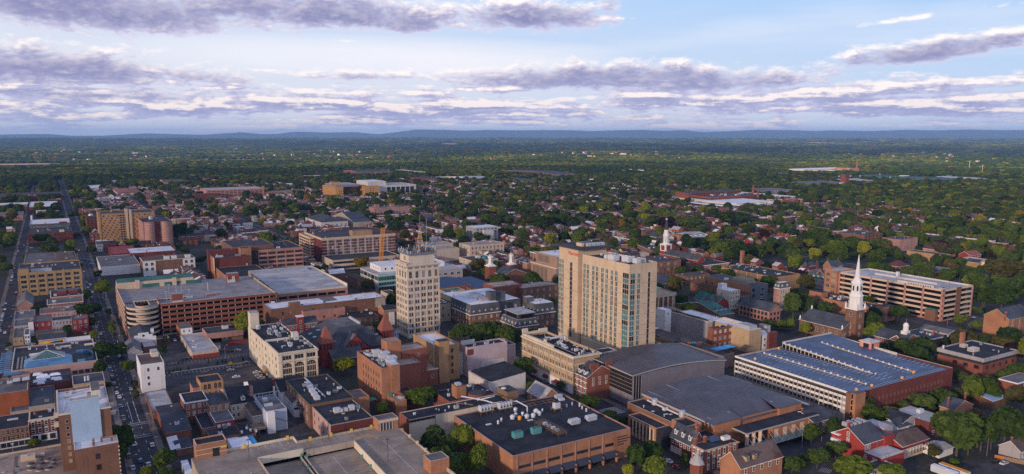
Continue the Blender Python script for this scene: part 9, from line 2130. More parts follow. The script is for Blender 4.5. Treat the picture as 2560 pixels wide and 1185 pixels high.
def build_tree(d):
 o=empty('tree' if d['tone']!='c' else 'evergreen_tree',(d['x'],d['y'],d['z']-.15),None,None,d.get('group'),d['rz'])
 me=CONE if d['tone']=='c' else(BAREC[d['k']%2]if d['tone']=='r' else CROWNS[d['k']])
 sx=d['w']/(.50 if d['tone']=='c' else.82)
 c=link('crown',me,o);c.scale=(sx,sx,d['h']);c.material_slots[0].link='OBJECT';c.material_slots[0].material=LEAF[d['tone']]
 t=link('trunk',TRUNKS[d['k']%2],o);t.scale=(d['h']*.8,d['h']*.8,d['h'])
 tag(o,d['label'],'tree','trees of the town');return o
def TR(t,s):
 for e in s.split(';'):
  if not e.strip():continue
  x,yt,yb,w,tone=e.split();x,yt,yb,w=float(x),float(yt),float(yb),float(w)
  px,py=T(t,x,yb);X,Y=unp(px,py);h=max(3.5,htop(X,Y,T(t,0,yt)[1]));dist=math.sqrt(X*X+Y*Y+CAM_H**2)
  add_tree(X,Y,min(h,27),w/(4.74 if t[0]!='R' else 4)*dist/FPX,tone);occupy(X-3,Y-3,X+3,Y+3,0)
TR('A0','1465 575 1020 250 d;410 760 870 130 l;1280 85 180 95 d;1600 60 170 90 o;1620 190 290 90 o;1750 1080 1260 150 l;1440 780 1100 180 d')
TR('A1','60 855 1200 230 m;90 1100 1270 170 m;1060 95 175 120 o')
TR('A2','1180 150 430 370 b;755 310 510 190 b;1330 640 980 350 d;1690 560 980 300 b;1440 830 1280 270 m;1600 900 1300 300 m;1860 820 1290 240 b;1230 900 1200 200 d;565 380 470 50 m')
TR('A2','1500 700 1000 260 m;1720 900 1240 220 b')
TR('A3','1280 250 450 290 b;1120 250 350 120 b;1530 440 570 220 b;1690 490 630 130 m;1840 800 1200 250 m;1745 1050 1270 140 l;620 90 250 150 m;945 75 215 95 m')
TR('A4','120 760 1100 290 m;180 960 1290 290 b;520 940 1110 110 m;1015 1065 1165 60 m;1800 970 1170 210 m;1890 990 1160 130 m')
TR('A5','130 570 840 210 m;390 500 800 165 d;680 520 790 200 o;540 620 840 230 o;740 250 560 260 m;900 390 660 310 b;1060 370 610 220 b;1240 310 490 190 m;200 870 1120 230 m;420 790 1010 220 m;650 960 1290 440 b;1100 1070 1290 320 b;30 950 1090 130 m;640 660 850 140 d;1180 420 560 150 m')
TR('A6','110 210 490 300 m;380 170 430 260 m;560 130 350 180 o;720 10 360 230 b;880 20 340 210 m;520 420 1010 480 m;810 480 910 260 m;1080 340 920 430 d;1180 130 410 190 o;1290 170 400 120 m;500 1010 1095 110 b;260 850 1000 165 o;1190 850 970 135 m;740 390 570 160 r;250 200 430 180 m;930 560 900 200 d;660 600 960 250 m')
TR('B0','1220 700 970 235 d;1200 920 1160 140 d;1440 720 940 145 m;1520 930 1120 165 b;1050 260 470 290 d;1090 430 590 105 d;1105 590 700 100 l;1240 -20 220 195 l;1030 90 265 105 m;1340 460 670 85 b;1290 330 430 55 b;105 725 815 60 m;450 305 390 125 d;810 520 670 90 d;700 720 800 180 o;1150 820 1000 150 d')
TR('B1','1030 350 650 340 l;1210 480 585 80 o;65 665 765 60 d;30 760 905 95 d;1625 580 670 60 b')
TR('B2','290 895 1130 275 l;720 480 690 155 m;1590 580 700 150 m;1700 510 730 235 m;1850 490 730 210 m;960 1130 1195 80 d')
TR('B3','40 470 810 300 m;180 460 800 235 m;310 500 840 265 m;440 570 810 135 m;500 910 1180 250 m;600 570 640 90 m;900 30 160 165 m')
TR('B4','500 160 340 155 d;1385 160 255 100 b;1810 140 470 230 m;1680 470 600 210 b;1780 430 610 95 b;1500 460 545 145 b;1600 480 590 150 m')
TR('B5','30 130 430 210 d;110 220 450 130 d;290 250 440 210 m;70 500 660 155 l;820 340 670 240 d;980 740 860 115 d;1270 680 970 270 d;1120 720 900 120 d')
TR('B6','110 640 970 310 d;380 640 840 110 c;460 620 780 100 c;590 540 760 150 c;160 890 1040 180 b;300 960 1090 180 m;570 400 535 175 b;780 470 595 155 b;960 500 625 180 b;1100 480 605 130 m;540 1060 1210 190 m;730 1110 1310 210 b;910 1120 1300 160 b;1080 1060 1250 170 m;1250 960 1240 260 m;1050 40 390 340 m;1150 -50 240 260 m;830 90 340 190 m;760 310 405 140 m;1030 330 435 140 d')
TR('C0','500 390 530 200 m;610 420 570 120 m;580 510 660 190 m;860 460 650 110 b;330 630 720 110 b;100 730 880 135 m;1090 540 650 120 o;1440 470 565 200 l;1580 450 565 140 b;1600 510 615 145 d;910 390 445 110 d;870 120 225 95 d;1250 90 180 110 d;1400 60 155 150 d;1160 830 940 85 d;990 250 375 60 m;960 740 825 50 d;20 400 570 70 d;150 380 490 85 m;40 640 780 70 m;820 480 640 90 m')
TR('C1','80 350 475 105 d;480 660 770 135 d;290 550 655 100 m;1200 380 490 115 d;1320 410 520 125 d;1060 20 240 230 m;1550 230 340 115 d;1420 0 140 210 m;1480 860 940 160 b;1380 870 935 120 m;390 280 365 100 m;490 300 395 95 m;1850 760 890 145 d;1740 770 845 65 m;1250 100 200 100 m;1620 30 160 150 m')
TR('C2','900 240 410 215 d;60 750 890 95 d;1560 340 505 175 d;1160 160 310 185 m;690 80 195 185 o;400 80 195 115 d;610 210 295 115 m;1290 270 375 135 m;930 580 700 50 d;1100 250 340 120 m;1640 20 200 160 m;1820 60 240 170 m;20 60 180 150 m')
TR('C3','30 800 950 145 b;215 880 1000 70 c;590 545 665 155 m;520 420 540 180 m;1200 310 490 220 m;600 80 360 235 o;720 130 390 185 d;940 150 350 185 m;1200 60 190 165 m;1460 20 170 205 l;1600 170 340 205 o;1820 430 650 185 m;1440 390 520 205 r;360 260 410 85 c;1720 310 440 185 m;900 900 1060 85 m;240 160 245 125 m;1770 100 260 200 m;820 180 370 150 o;1040 20 160 160 m')
TR('C4','40 440 650 160 d;310 190 380 205 p;110 210 345 205 m;600 210 380 345 m;1110 100 340 430 d;1440 210 350 265 m;1300 290 450 190 r;1460 320 405 125 y;640 440 630 310 d;960 360 510 310 m;1000 460 650 310 m;1200 480 750 290 d;880 550 690 165 b;910 760 875 190 b;1500 720 835 165 c;1820 640 870 165 b;490 1110 1260 125 d;1400 460 535 105 b;1380 1110 1195 105 b;1660 1130 1195 65 b;780 470 620 200 m;1080 560 740 200 m')
TR('C5','240 310 570 275 m;470 590 790 175 d;890 650 830 145 d;1150 590 705 90 m;700 400 530 125 o;560 120 280 175 m;900 200 330 205 m;1000 260 430 155 o;1200 220 330 175 m;400 400 560 150 d;600 420 560 150 m;1100 130 250 180 m;60 160 300 150 m')
TR('C6','310 170 410 340 m;560 310 500 225 m;640 320 490 175 r;770 400 520 255 b;990 400 510 145 m;920 280 430 185 m;560 770 990 175 d;700 780 1020 205 d;1130 930 1190 290 m;1100 700 960 390 o;120 710 870 235 m;900 550 670 145 o;1040 590 690 125 o;1200 490 600 145 m;1280 280 410 125 d;300 900 970 155 b;1180 270 460 125 m;440 180 400 200 d;180 60 260 180 m')
# ---- row houses along every street of the middle distance
def ramp_const(q,r,stops):
 n=q.node('ShaderNodeValToRGB');n.color_ramp.interpolation='CONSTANT';e=n.color_ramp.elements
 e[0].position=0;e[0].color=(*stops[0][1],1);e[1].position=stops[1][0];e[1].color=(*stops[1][1],1)
 for p,c in stops[2:]:
  k=e.new(p);k.color=(*c,1)
 q.link(r,n.inputs[0]);return n.outputs[0]
def mixwall(q):
 r=orand(q).fn('MULTIPLY',3.717).fn('FRACT');p=pos(q)
 col=ramp_const(q,r,[(0,(.23,.085,.06)),(.30,(.15,.05,.045)),(.45,(.30,.135,.08)),(.58,(.20,.11,.08)),(.66,(.36,.21,.16)),(.74,(.34,.33,.34)),(.80,(.66,.65,.63)),(.92,(.50,.41,.30)),(.97,(.30,.04,.04))])
 n=q.noise(p,.8,2);f=n*.5+.75
 return bsdf(q,q.mix(1.0,col,q.xyz(f,f,f),'MULTIPLY'),.9,.15)
def mixroof(q):
 r=orand(q).fn('MULTIPLY',7.313).fn('FRACT');p=pos(q)
 col=ramp_const(q,r,[(0,(.05,.052,.062)),(.28,(.032,.034,.042)),(.46,(.12,.118,.125)),(.62,(.075,.085,.105)),(.72,(.12,.08,.07)),(.80,(.36,.36,.38)),(.90,(.62,.63,.66)),(.97,(.24,.06,.045))])
 n=q.noise(p,.5,3);f=n*.6+.7
 return bsdf(q,q.mix(1.0,col,q.xyz(f,f,f),'MULTIPLY'),.85,.2)
HW=newmat('mixed_house_wall',mixwall);HR=newmat('mixed_house_roof',mixroof)
def house_mesh(kind,w,d,h,seed):
 """front faces -Y; slots: wall, roof, glass, trim"""
 g=random.Random(seed);m=MB();[m.mi(k)for k in(HW,HR,GL,Tw,BRICK)]
 if kind=='flat':
  m.prism([(0,0),(w,0),(w,d*.55),(0,d*.55)],0,h,HW,cap=False);m.prism([(0,0),(w,0),(w,d*.55),(0,d*.55)],h,h+.02,HR);m.box(-.05,-.35,h-.5,w+.05,-.004,h+.2,Tw)
  m.box(.6,d*.55+.003,0,w-.5,d,h*.68,HW,top=HR);zr=h
 elif kind=='gx':
  zr=h+d*.16;D=d*.6;c=D/2;m.prism([(0,0),(w,0),(w,D),(0,D)],0,h,HW,cap=False)
  for x in(0,w):m.face([(x,0,h),(x,D,h),(x,c,zr)],HW)
  m.face([(-.1,-.4,h-.15),(w+.1,-.4,h-.15),(w+.1,c,zr+.05),(-.1,c,zr+.05)],HR);m.face([(-.1,D+.4,h-.15),(w+.1,D+.4,h-.15),(w+.1,c,zr+.05),(-.1,c,zr+.05)],HR);m.box(.5,D+.003,0,w-.6,d,h*.7,HW,top=HR);m.box(-.1,-.45,h-.35,w+.1,-.4,h-.14,Tw)
 else:
  zr=h+w*.42;c=w/2;m.prism([(0,0),(w,0),(w,d),(0,d)],0,h,HW,cap=False)
  for y in(0,d):m.face([(0,y,h),(w,y,h),(c,y,zr)],HW)
  for x in(-.35,w+.35):m.face([(x,-.3,h-.3),(x,d+.3,h-.3),(c,d+.3,zr+.04),(c,-.3,zr+.04)],HR)
  m.bar((-.35,-.32,h-.35),(c,-.32,zr),.11,Tw);m.bar((w+.35,-.32,h-.35),(c,-.32,zr),.11,Tw)
 m.box(.2,d*.28,h-.3,1.0,d*.28+.9,zr+1.4,BRICK)
 n=max(2,int(w/2.4))
 for j in range(int(h/2.9)):
  for i in range(n):
   x=w*(i+.5)/n;z=.9+j*2.9
   if z+1.8>h:continue
   m.box(x-.62,-.05,z-.12,x+.62,-.003,z+1.85,Tw);m.face([(x-.48,-.06,z),(x+.48,-.06,z),(x+.48,-.06,z+1.65),(x-.48,-.06,z+1.65)],GL)
   yb=d+.004 if kind=='gy' else d+.004;hh=h if kind=='gy' else h*.66
   if z+1.8<hh:m.face([(x-.5,yb+.03,z),(x-.5,yb+.03,z+1.6),(x+.5,yb+.03,z+1.6),(x+.5,yb+.03,z)],GL)
 for j in range(int(h/2.9)):
  for f in(.2,.45):
   z=.9+j*2.9;y=d*f
   if z+1.8<h:
    for x,s in((-.03,-1),(w+.03,1)):m.face([(x,y,z),(x,y+.9,z),(x,y+.9,z+1.6),(x,y,z+1.6)],GL)
 return m.mesh('row_house')
HM=[house_mesh('flat',5.6,15,8.2,1),house_mesh('flat',6.4,17,9.4,2),house_mesh('gx',6.0,15,7.2,3),house_mesh('gx',7.2,16,8.4,4),house_mesh('gx',9.5,14,6.4,5),house_mesh('gy',7.5,13,6.2,6),house_mesh('gy',8.5,15,7.6,7),house_mesh('flat',12,20,8.8,8),house_mesh('gy',10,18,5.2,9)]
HWID=[5.6,6.4,6.0,7.2,9.5,7.5,8.5,12,10];HDEP=[15,17,15,16,14,13,15,20,18]
HOUSES=[]
def visible(x,y,z=4,mx=40):
 w=np.array([x,y,z-CAM_H])@FW
 if w<50:return False
 px,py=proj(x,y,z);return-mx<px<2560+mx and py<1185+60
def rows():
 g=random.Random(11)
 def run(along,fixed,a,b,side):
  t=a
  while t<b:
   k=g.choices(range(9),[5,4,5,4,2,2,2,1.2,.6])[0];w,d=HWID[k],HDEP[k]
   n=g.randint(2,6)if k<4 else 1
   for _ in range(n):
    if t+w>b:break
    if along=='x':x0,y0,x1,y1=t,fixed,t+w,fixed+d*side
    else:x0,y0,x1,y1=fixed,t,fixed+d*side,t+w
    bx=(min(x0,x1),min(y0,y1),max(x0,x1),max(y0,y1));cx,cy=(bx[0]+bx[2])/2,(bx[1]+bx[3])/2
    if visible(cx,cy)and free(*bx)and math.hypot(cx,cy)>470 and not in_field(cx,cy):
     if along=='x':p,rz=((t,fixed),0.0)if side>0 else((t+w,fixed),math.pi)
     else:p,rz=((fixed,t+w),-math.pi/2)if side>0 else((fixed,t),math.pi/2)
     pxx,pyy=proj(cx,cy,5)
     if g.random()>((.14 if pyy>520 else.25)if pxx>1150 and pyy<650 else.12 if pxx>640 else.05):HOUSES.append((p[0],p[1],rz,k,cx,cy));NEW.append(bx)
    t+=w+(.03 if k<4 else g.uniform(1.5,4))
   t+=g.choice([.1,.1,3,6,16])
 for x,w,a,b,nm in NS_ROADS:
  for s in(-1,1):run('y',x+s*(w/2+3.6),max(a,430),min(b,2350),s)
 for bx in NEW:occupy(*bx,.5)
 NEW.clear()
 for y,w,a,b,nm in EW_ROADS:
  for s in(-1,1):run('x',y+s*(w/2+3.2),a,b,s)
 for bx in NEW:occupy(*bx,.5)
 NEW.clear()
 for x in[r[0]+o for r in NS_ROADS[3:]for o in(-46,40)]:
  for s in(-1,1):run('y',x+s*3.0,700,2250,s)
  for bx in NEW:occupy(*bx,.5)
  NEW.clear()
NEW=[]
rows()
# ---- free-standing trees between the houses and the wooded country beyond
FOREST=[]
def scatter():
 g=random.Random(21)
 tones='dddmmmmmmbbool'
 for gx in range(-400,2300,9):
  for gy in range(150,2560,9):
   x,y=gx+g.uniform(-4,4),gy+g.uniform(-4,4);r=math.hypot(x,y)
   if r<260 or r>2650 or not visible(x,y,5,60):continue
   px,py=proj(x,y,0)
   if r<600 and(px<2050 or py>960):continue
   p=.10+.30*min(1,max(0,(r-900)/900))
   if px>640 and py<560:p+=.24
   if px>1150 and py<650:p+=.30
   if 1150<px<2300 and 420<py<560:p+=.2
   if px<900:p-=.10
   if r<600:p=.30
   if g.random()>p:continue
   if not free(x-1.5,y-1.5,x+1.5,y+1.5)or in_field(x,y):continue
   w=g.uniform(7,14)if g.random()<.55 else g.uniform(12,19);FOREST.append((x,y,0.0,w*g.uniform(.85,1.2),w,g.choice(tones if g.random()<.96 else 'rrpyc')))
 r=2350.0
 while r<17000:
  st=11.5+(r-2350)*.0040+max(0,r-9000)*.003;n=int(1.33*r/st)
  for i in range(n):
   a=-.16+1.33*(i+g.random())/n;rr=r+g.uniform(-.5,.5)*st;x,y=rr*math.sin(a),rr*math.cos(a)
   if not visible(x,y,5,60)or in_field(x,y)or not free(x-2,y-2,x+2,y+2):continue
   dens=.5+.5*math.sin(x/310+1.7*math.sin(y/420))*math.cos(y/270+x/900)
   dens=dens*.8+.32 if r>3000 else dens*.6+.38;pt=math.sin(x/140+2.1*math.sin(y/230))+math.cos(y/170-x/410)+.8*math.sin(x/61+y/83)
   if g.random()>dens:continue
   w=st*g.uniform(.95,1.7);h=g.uniform(9,17)+max(0,(w-14)*.22);FOREST.append((x,y,float(ground_z(x,y)),h,w,g.choice('mbbblloo' if pt>.9 else 'dmmmbbo' if pt>-.3 else 'ddddmm')if g.random()<.97 else g.choice('rlly')))
  r+=st*.9
scatter()
# ---- choose which trees are things of their own
def camd(x,y):return math.sqrt(x*x+y*y+CAM_H**2)
FOREST.sort(key=lambda f:-f[4]*f[3]/camd(f[0],f[1])**2*(1 if f[0]**2+f[1]**2<2500**2 else.01))
need=max(0,300-len(TREES))
for f in FOREST[:need]:add_tree(f[0],f[1],f[3],f[4],f[5],f[2])
FOREST=FOREST[need:]
ORD=['','second','third','fourth','fifth','sixth','seventh','eighth','ninth','tenth','eleventh','twelfth','thirteenth','fourteenth','fifteenth','sixteenth','seventeenth','eighteenth']
def name_all(items,look):
 """labels from the look and the nearest landmark; ties are told apart by their order of distance from it"""
 groups={}
 for d in items:
  best=min(LAND,key=lambda l:(l[0]-d['x'])**2+(l[1]-d['y'])**2)
  px,py=proj(d['x'],d['y'],3);lx,ly=proj(best[0],best[1],3)
  dd=math.hypot(d['x'],d['y'])-math.hypot(best[0],best[1])
  if abs(px-lx)>abs(dd)*1.4:rel='left of' if px<lx else 'right of'
  else:rel='behind' if dd>0 else 'before'
  d['dist']=math.hypot(best[0]-d['x'],best[1]-d['y'])
  groups.setdefault((look(d),rel,best[2]),[]).append(d)
 for(lk,rel,lm),ds in groups.items():
  ds.sort(key=lambda d:d['dist'])
  for i,d in enumerate(ds):
   d['label']=f'{lk} {rel} {lm}'+('' if len(ds)==1 else ', nearest' if i==0 else f', {ORD[i]} nearest' if i<len(ORD)else f', {i + 1}th nearest')
def tree_look(d):
 if d['tone']=='c':return 'pointed dark evergreen tree'
 s='huge' if d['h']*d['w']>330 else 'large' if d['h']*d['w']>170 else 'medium' if d['h']*d['w']>80 else 'small'
 return f"{s} {TONE[d['tone']]} tree"
name_all(TREES,tree_look)
for d in TREES:build_tree(d)
# ---- houses: the nearest three hundred are things, the rest of the town one mass
HOUSES.sort(key=lambda q:camd(q[4],q[5]))
HN=290
WCH=[(BRICK,'red brick'),(Bd,'dark red brick'),(Bo,'orange brick'),(Bb,'brown brick'),(Bp,'pinkish brick'),(Gw,'grey'),(WHITE,'white'),(STONE,'cream')]
RCH=[(Rd,'dark grey'),(Rb,'black'),(Rg,'grey'),(Rs,'slate'),(RBROWN,'brown'),(Rp,'pale'),(Rw,'white')]
hd=[]
g=random.Random(5)
for x,y,rz,k,cx,cy in HOUSES[:HN]:
 w=g.choices(WCH,[5,3,2.5,2,1.5,1,1.5,.8])[0];r=g.choices(RCH,[4,3,3,2,1,1.4,1.2])[0]
 hd.append(dict(x=cx,y=cy,p=(x,y),rz=rz,k=k,w=w,r=r))
name_all(hd,lambda d:f"{d['w'][1]} {d['r'][1].replace(' ', '-')}-roofed house")
for d in hd:
 o=link('row_house',HM[d['k']],None,(*d['p'],0),d['rz'])
 for i,m in((0,d['w'][0]),(1,d['r'][0])):o.material_slots[i].link='OBJECT';o.material_slots[i].material=m
 tag(o,d['label'],'house','row houses of the town')
# ---- masses made with geometry nodes: one object each
def mass(name,pts,protos,sizes,mats=None):
 """pts: x, y, z, sx, sz, rz, index; instances the listed meshes on the points"""
 A=np.array(pts,float);me=bpy.data.meshes.new(name);me.vertices.add(len(A));me.vertices.foreach_set('co',A[:,:3].ravel())
 sc=me.attributes.new('sc','FLOAT_VECTOR','POINT');sc.data.foreach_set('vector',np.stack([A[:,3],A[:,3],A[:,4]],1).ravel())
 ro=me.attributes.new('ro','FLOAT_VECTOR','POINT');ro.data.foreach_set('vector',np.stack([A[:,5]*0,A[:,5]*0,A[:,5]],1).ravel())
 ix=me.attributes.new('ix','INT','POINT');ix.data.foreach_set('value',A[:,6].astype(np.int32))
 o=link(name,me);stuff(o)
 ng=bpy.data.node_groups.new(name+'_scatter','GeometryNodeTree');ng.interface.new_socket('Geometry',in_out='INPUT',socket_type='NodeSocketGeometry');ng.interface.new_socket('Geometry',in_out='OUTPUT',socket_type='NodeSocketGeometry')
 N,Lk=ng.nodes,ng.links;gi,go=N.new('NodeGroupInput'),N.new('NodeGroupOutput');jn=N.new('GeometryNodeJoinGeometry')
 def attr(nm,tp):
  a=N.new('GeometryNodeInputNamedAttribute');a.data_type=tp;a.inputs[0].default_value=nm;return[s for s in a.outputs if s.enabled][0]
 asc,aro,aix=attr('sc','FLOAT_VECTOR'),attr('ro','FLOAT_VECTOR'),attr('ix','INT')
 for i,ob in enumerate(protos):
  oi=N.new('GeometryNodeObjectInfo');oi.transform_space='ORIGINAL';oi.inputs['Object'].default_value=ob;oi.inputs['As Instance'].default_value=False
  geo=oi.outputs['Geometry']
  if mats:
   sm=N.new('GeometryNodeSetMaterial');sm.inputs['Material'].default_value=mats[i];Lk.new(geo,sm.inputs['Geometry']);geo=sm.outputs[0]
  tf=N.new('GeometryNodeTransform');Lk.new(geo,tf.inputs[0]);tf.inputs['Scale'].default_value=sizes[i]
  cp=N.new('FunctionNodeCompare');cp.data_type='INT';cp.operation='EQUAL';Lk.new(aix,[s for s in cp.inputs if s.type=='INT'][0]);[s for s in cp.inputs if s.type=='INT'][1].default_value=i
  ip=N.new('GeometryNodeInstanceOnPoints');Lk.new(gi.outputs[0],ip.inputs['Points']);Lk.new(cp.outputs[0],ip.inputs['Selection']);Lk.new(tf.outputs[0],ip.inputs['Instance']);Lk.new(aro,ip.inputs['Rotation']);Lk.new(asc,ip.inputs['Scale']);Lk.new(ip.outputs[0],jn.inputs[0])
 Lk.new(jn.outputs[0],go.inputs[0])
 md=o.modifiers.new('scatter','NODES');md.node_group=ng
 return o
# the mass of trees borrows the crowns of five trees that stand in the town
protos=[]
for k in range(5):
 for ob in COL.objects:
  if ob.name.startswith('crown')and ob.data==CROWNS[k]:protos.append(ob);break
tl='dmbolrpyc';PR,MT=[],[]
for tn in tl:
 for k in range(2):PR.append(protos[(tl.index(tn)*2+k)%len(protos)]);MT.append(LEAF[tn])
pts=[]
g=random.Random(9)
for x,y,z,h,w,tn in FOREST:pts.append((x,y,z-.06*h,w/.82,h*1.05,g.uniform(0,6.28),tl.index(tn)*2+g.randrange(2)))
o=mass('distant_woods',pts,PR,[(1,1,1)]*len(PR),MT)
# the mass of houses borrows nine houses of the town
hp=[]
for k in range(9):
 c=[ob for ob in COL.objects if ob.name.startswith('row_house')and ob.data==HM[k]]
 hp.append(c[0]if c else None)
if any(q is None for q in hp):
 hp=[q or next(r for r in hp if r)for q in hp]
pts=[(x,y,0,1,1,rz,k)for x,y,rz,k,cx,cy in HOUSES[HN:]]
g=random.Random(31)
for i in range(2600):
 r=2350*(9000/2350)**(g.random()**1.3);a=g.uniform(-.13,1.07)
 x,y=r*math.sin(a),r*math.cos(a)
 if visible(x,y)and math.sin(x/420+2)*math.cos(y/510)>-.15 and free(x-6,y-6,x+6,y+6):
  s=1.0+(r>4500)*g.uniform(0,1.3);pts.append((x,y,float(ground_z(x,y)),s,s,g.uniform(0,6.28),g.randrange(9)))
def mass_houses():
 o=mass('distant_houses',pts,hp,[(1,1,1)]*9)
 return o
MASSH=mass_houses()
print('trees',len(TREES),'forest',len(FOREST),'houses',len(HOUSES),'masshouses',len(pts))
# ================================================================== VEHICLES AND STREET FURNITURE
def carpaint(name,c):
 def f(q):
  n=q.node('ShaderNodeBsdfPrincipled');n.inputs['Base Color'].default_value=(*c,1);n.inputs['Roughness'].default_value=.25;n.inputs['Metallic'].default_value=.2;n.inputs['Coat Weight'].default_value=.4
  return n.outputs[0]
 return newmat(name,f)
CARP=[(carpaint('car_white',(.72,.72,.74)),'white'),(carpaint('car_silver',(.42,.44,.47)),'silver'),(carpaint('car_black',(.02,.02,.024)),'black'),(carpaint('car_red',(.30,.02,.025)),'red'),(carpaint('car_blue',(.04,.09,.20)),'blue'),(carpaint('car_grey',(.13,.135,.15)),'grey')]
RUBBER=plain('tyre_rubber',(.02,.02,.02),.9)
def car_parts():
 m=MB();P=lambda y:[(-2.25,.35),(2.2,.35),(2.25,.72),(1.9,.9),(.95,.98),(.35,1.42),(-1.05,1.45),(-1.75,1.0),(-2.2,.95),(-2.28,.6)]
 prof=P(0);n=len(prof);w=CARP[0][0]
 ys=[(-.90,1.0),(-.80,1.0),(.80,1.0),(.90,1.0)]
 rings=[]
 for y,s in((-.9,0),(.9,0)):
  rings.append([(x,y*(.84 if z>1.1 else 1.0),z)for x,z in prof])
 for i in range(n):
  j=(i+1)%n;m.face([rings[0][i],rings[0][j],rings[1][j],rings[1][i]][::-1],w)
 m.face(rings[0],w);m.face(rings[1][::-1],w);body=m.mesh('car_body')
 m=MB()
 for s in(-1,1):m.face([(.9,s*.905,1.0),(.36,s*.80,1.36),(-1.02,s*.80,1.38),(-1.6,s*.905,1.02)],GL)
 m.face([(1.0,-.78,1.0),(1.0,.78,1.0),(.42,.70,1.40),(.42,-.70,1.40)],GL);m.face([(-1.72,-.78,1.06),(-1.72,.78,1.06),(-1.12,.70,1.44),(-1.12,-.70,1.44)],GL)
 win=m.mesh('window')
 m=MB();k=10;ring=[(.33*math.cos(2*math.pi*i/k),.33*math.sin(2*math.pi*i/k))for i in range(k)]
 m.face([(x,-.1,z)for x,z in ring],RUBBER);m.face([(x,.1,z)for x,z in ring][::-1],RUBBER)
 for i in range(k):a,b=ring[i],ring[(i+1)%k];m.face([(a[0],-.1,a[1]),(a[0],.1,a[1]),(b[0],.1,b[1]),(b[0],-.1,b[1])],RUBBER)
 wheel=m.mesh('wheel');m=MB();m.face([(.2*math.cos(2*math.pi*i/8),-.11,.2*math.sin(2*math.pi*i/8))for i in range(8)],Ml);m.face([(.2*math.cos(2*math.pi*i/8),.11,.2*math.sin(2*math.pi*i/8))for i in range(8)],Ml)
 return body,win,wheel,m.mesh('rim')
CB,CWN,CWH,CRM=car_parts()
cars=[]
def cpos(t,x,y,rz,c):X,Y=G(t,x,y);cars.append(dict(x=X,y=Y,rz=rz,c=CARP[c]))
V,Hh=math.pi/2,0.0
for t,rz,s in(('A0',V,'1550 185 1;1415 282 0;1585 272 2;1380 462 5;1590 842 0;1805 852 0;1665 1042 4;1575 1125 1;1530 980 2;1700 1150 5;1760 1085 1'),('B0',V,'1065 60 0;1130 125 0;1098 150 1;1145 565 1;1415 915 0;1440 1005 1;60 355 0;70 285 1;40 325 2;30 435 0;20 505 5;5 610 1;60 632 0;85 825 1;1010 640 0;1075 80 5;1160 700 2'),('B0',Hh,'340 772 0;350 786 1;310 792 2;380 770 1'),('B1',Hh,'315 942 2;385 925 3;455 905 5;635 895 0;765 842 3;920 838 1;855 852 2;1030 990 5;835 1053 2;840 1078 1;905 1158 0;1150 1104 0;1170 1140 1;1200 1170 0;1230 1195 3;930 692 1;850 700 2;1185 1120 2'),('B1',V,'175 722 0'),('C0',V,'935 602 0;215 608 0;285 542 1;135 958 0;1000 712 2;1070 1008 0;1130 1078 0;1095 1102 1;980 375 0;955 330 2;240 420 5;115 1010 2'),('C0',Hh,'375 572 1;400 590 2'),('A6',Hh,'1000 1050 2;1090 1070 0'),('A6',.5,'1025 155 0;1130 130 1'),('B6',Hh,'725 452 0;465 468 1;990 412 0'),('B6',.35,'1190 725 2;1320 772 0'),('A4',V,'335 1045 0;430 1115 3'),('C2',Hh,'330 918 0;300 890 3;270 880 2;360 940 5'),('C2',.4,'1430 1150 1;1470 1165 2;1520 1150 5;1560 1140 0'),('C4',Hh,'1550 1180 2'),('A3',V,'700 20 1;640 -40 0')):
 for e in s.split(';'):x,y,c=e.split();cpos(t,float(x),float(y),rz,int(c))
g=random.Random(12)
for x,a,b_ in((21.6,340,1000),(30.6,470,1000),(-41,500,1000),(-35,520,1000),(234.2,300,420),(243.9,330,420)):
 y=a
 while y<b_:
  if g.random()<.22 and visible(x,y,1)and all((q['x']-x)**2+(q['y']-y)**2>30 for q in cars):cars.append(dict(x=x,y=y,rz=V,c=CARP[g.choices(range(6),[2,3,4,1,1,4])[0]]))
  y+=6.2
name_all(cars,lambda d:f"{d['c'][1]} car parked or driving")
for d in cars:
 o=empty('car',(d['x'],d['y'],.03),d['label'],'car','cars of the town',d['rz'])
 b=link('body',CB,o);b.material_slots[0].link='OBJECT';b.material_slots[0].material=d['c'][0];link('window',CWN,o)
 for x in(-1.35,1.35):
  for y in(-.8,.8):k=link('wheel',CWH,o,(x,y,.33));link('rim',CRM,k)
# trailers, bus and motorhome on the right
def trailer(t,x,y,lab,nm='semi_trailer',cat='trailer',L=15.0,w=2.7,h=2.9,z=1.2,mt=Mw,rz=V,top=None):
 X,Y=G(t,x,y,z+h);o=empty(nm,(X,Y,0),lab,cat,None,rz)
 MB().box(-L/2,-w/2,z,L/2,w/2,z+h,mt,top=top or Rw).obj('body',o);MB().box(-L/2+.3,-w/2+.3,z-.35,L/2-.3,w/2-.3,z-.003,STEELG).obj('chassis',o)
 for i in(-L/2+1.6,-L/2+3.0,L/2-2.2):
  for y_ in(-w/2+.25,w/2-.25):k=link('wheel',CWH,o,(i,y_,.5));k.scale=(1.5,1.6,1.5)
 return o
trailer('A4',1190,75,'white box trailer behind the curved main hall, first of three in line');trailer('A4',1490,195,'white box trailer behind the curved main hall, middle one of three');trailer('A4',1850,310,'white box trailer nearest the brick stair tower of the blue garage')
o=trailer('A6',390,1118,'white motorhome with brown side stripes at the bottom right','motorhome','motorhome',10.5,2.6,2.7,.7)
MB().box(-4.8,-1.33,1.3,3.6,-1.304,2.3,RUST).obj('side_stripe',o);MB().box(-4.6,-1.36,2.4,-1.0,-1.308,3.0,GL).obj('window',o);MB().box(-2,-.6,3.4,-.6,.6,3.75,Mw).obj('roof_unit',o);MB().box(5.1,-1.1,1.6,5.27,1.1,2.9,GL).obj('windscreen',o)
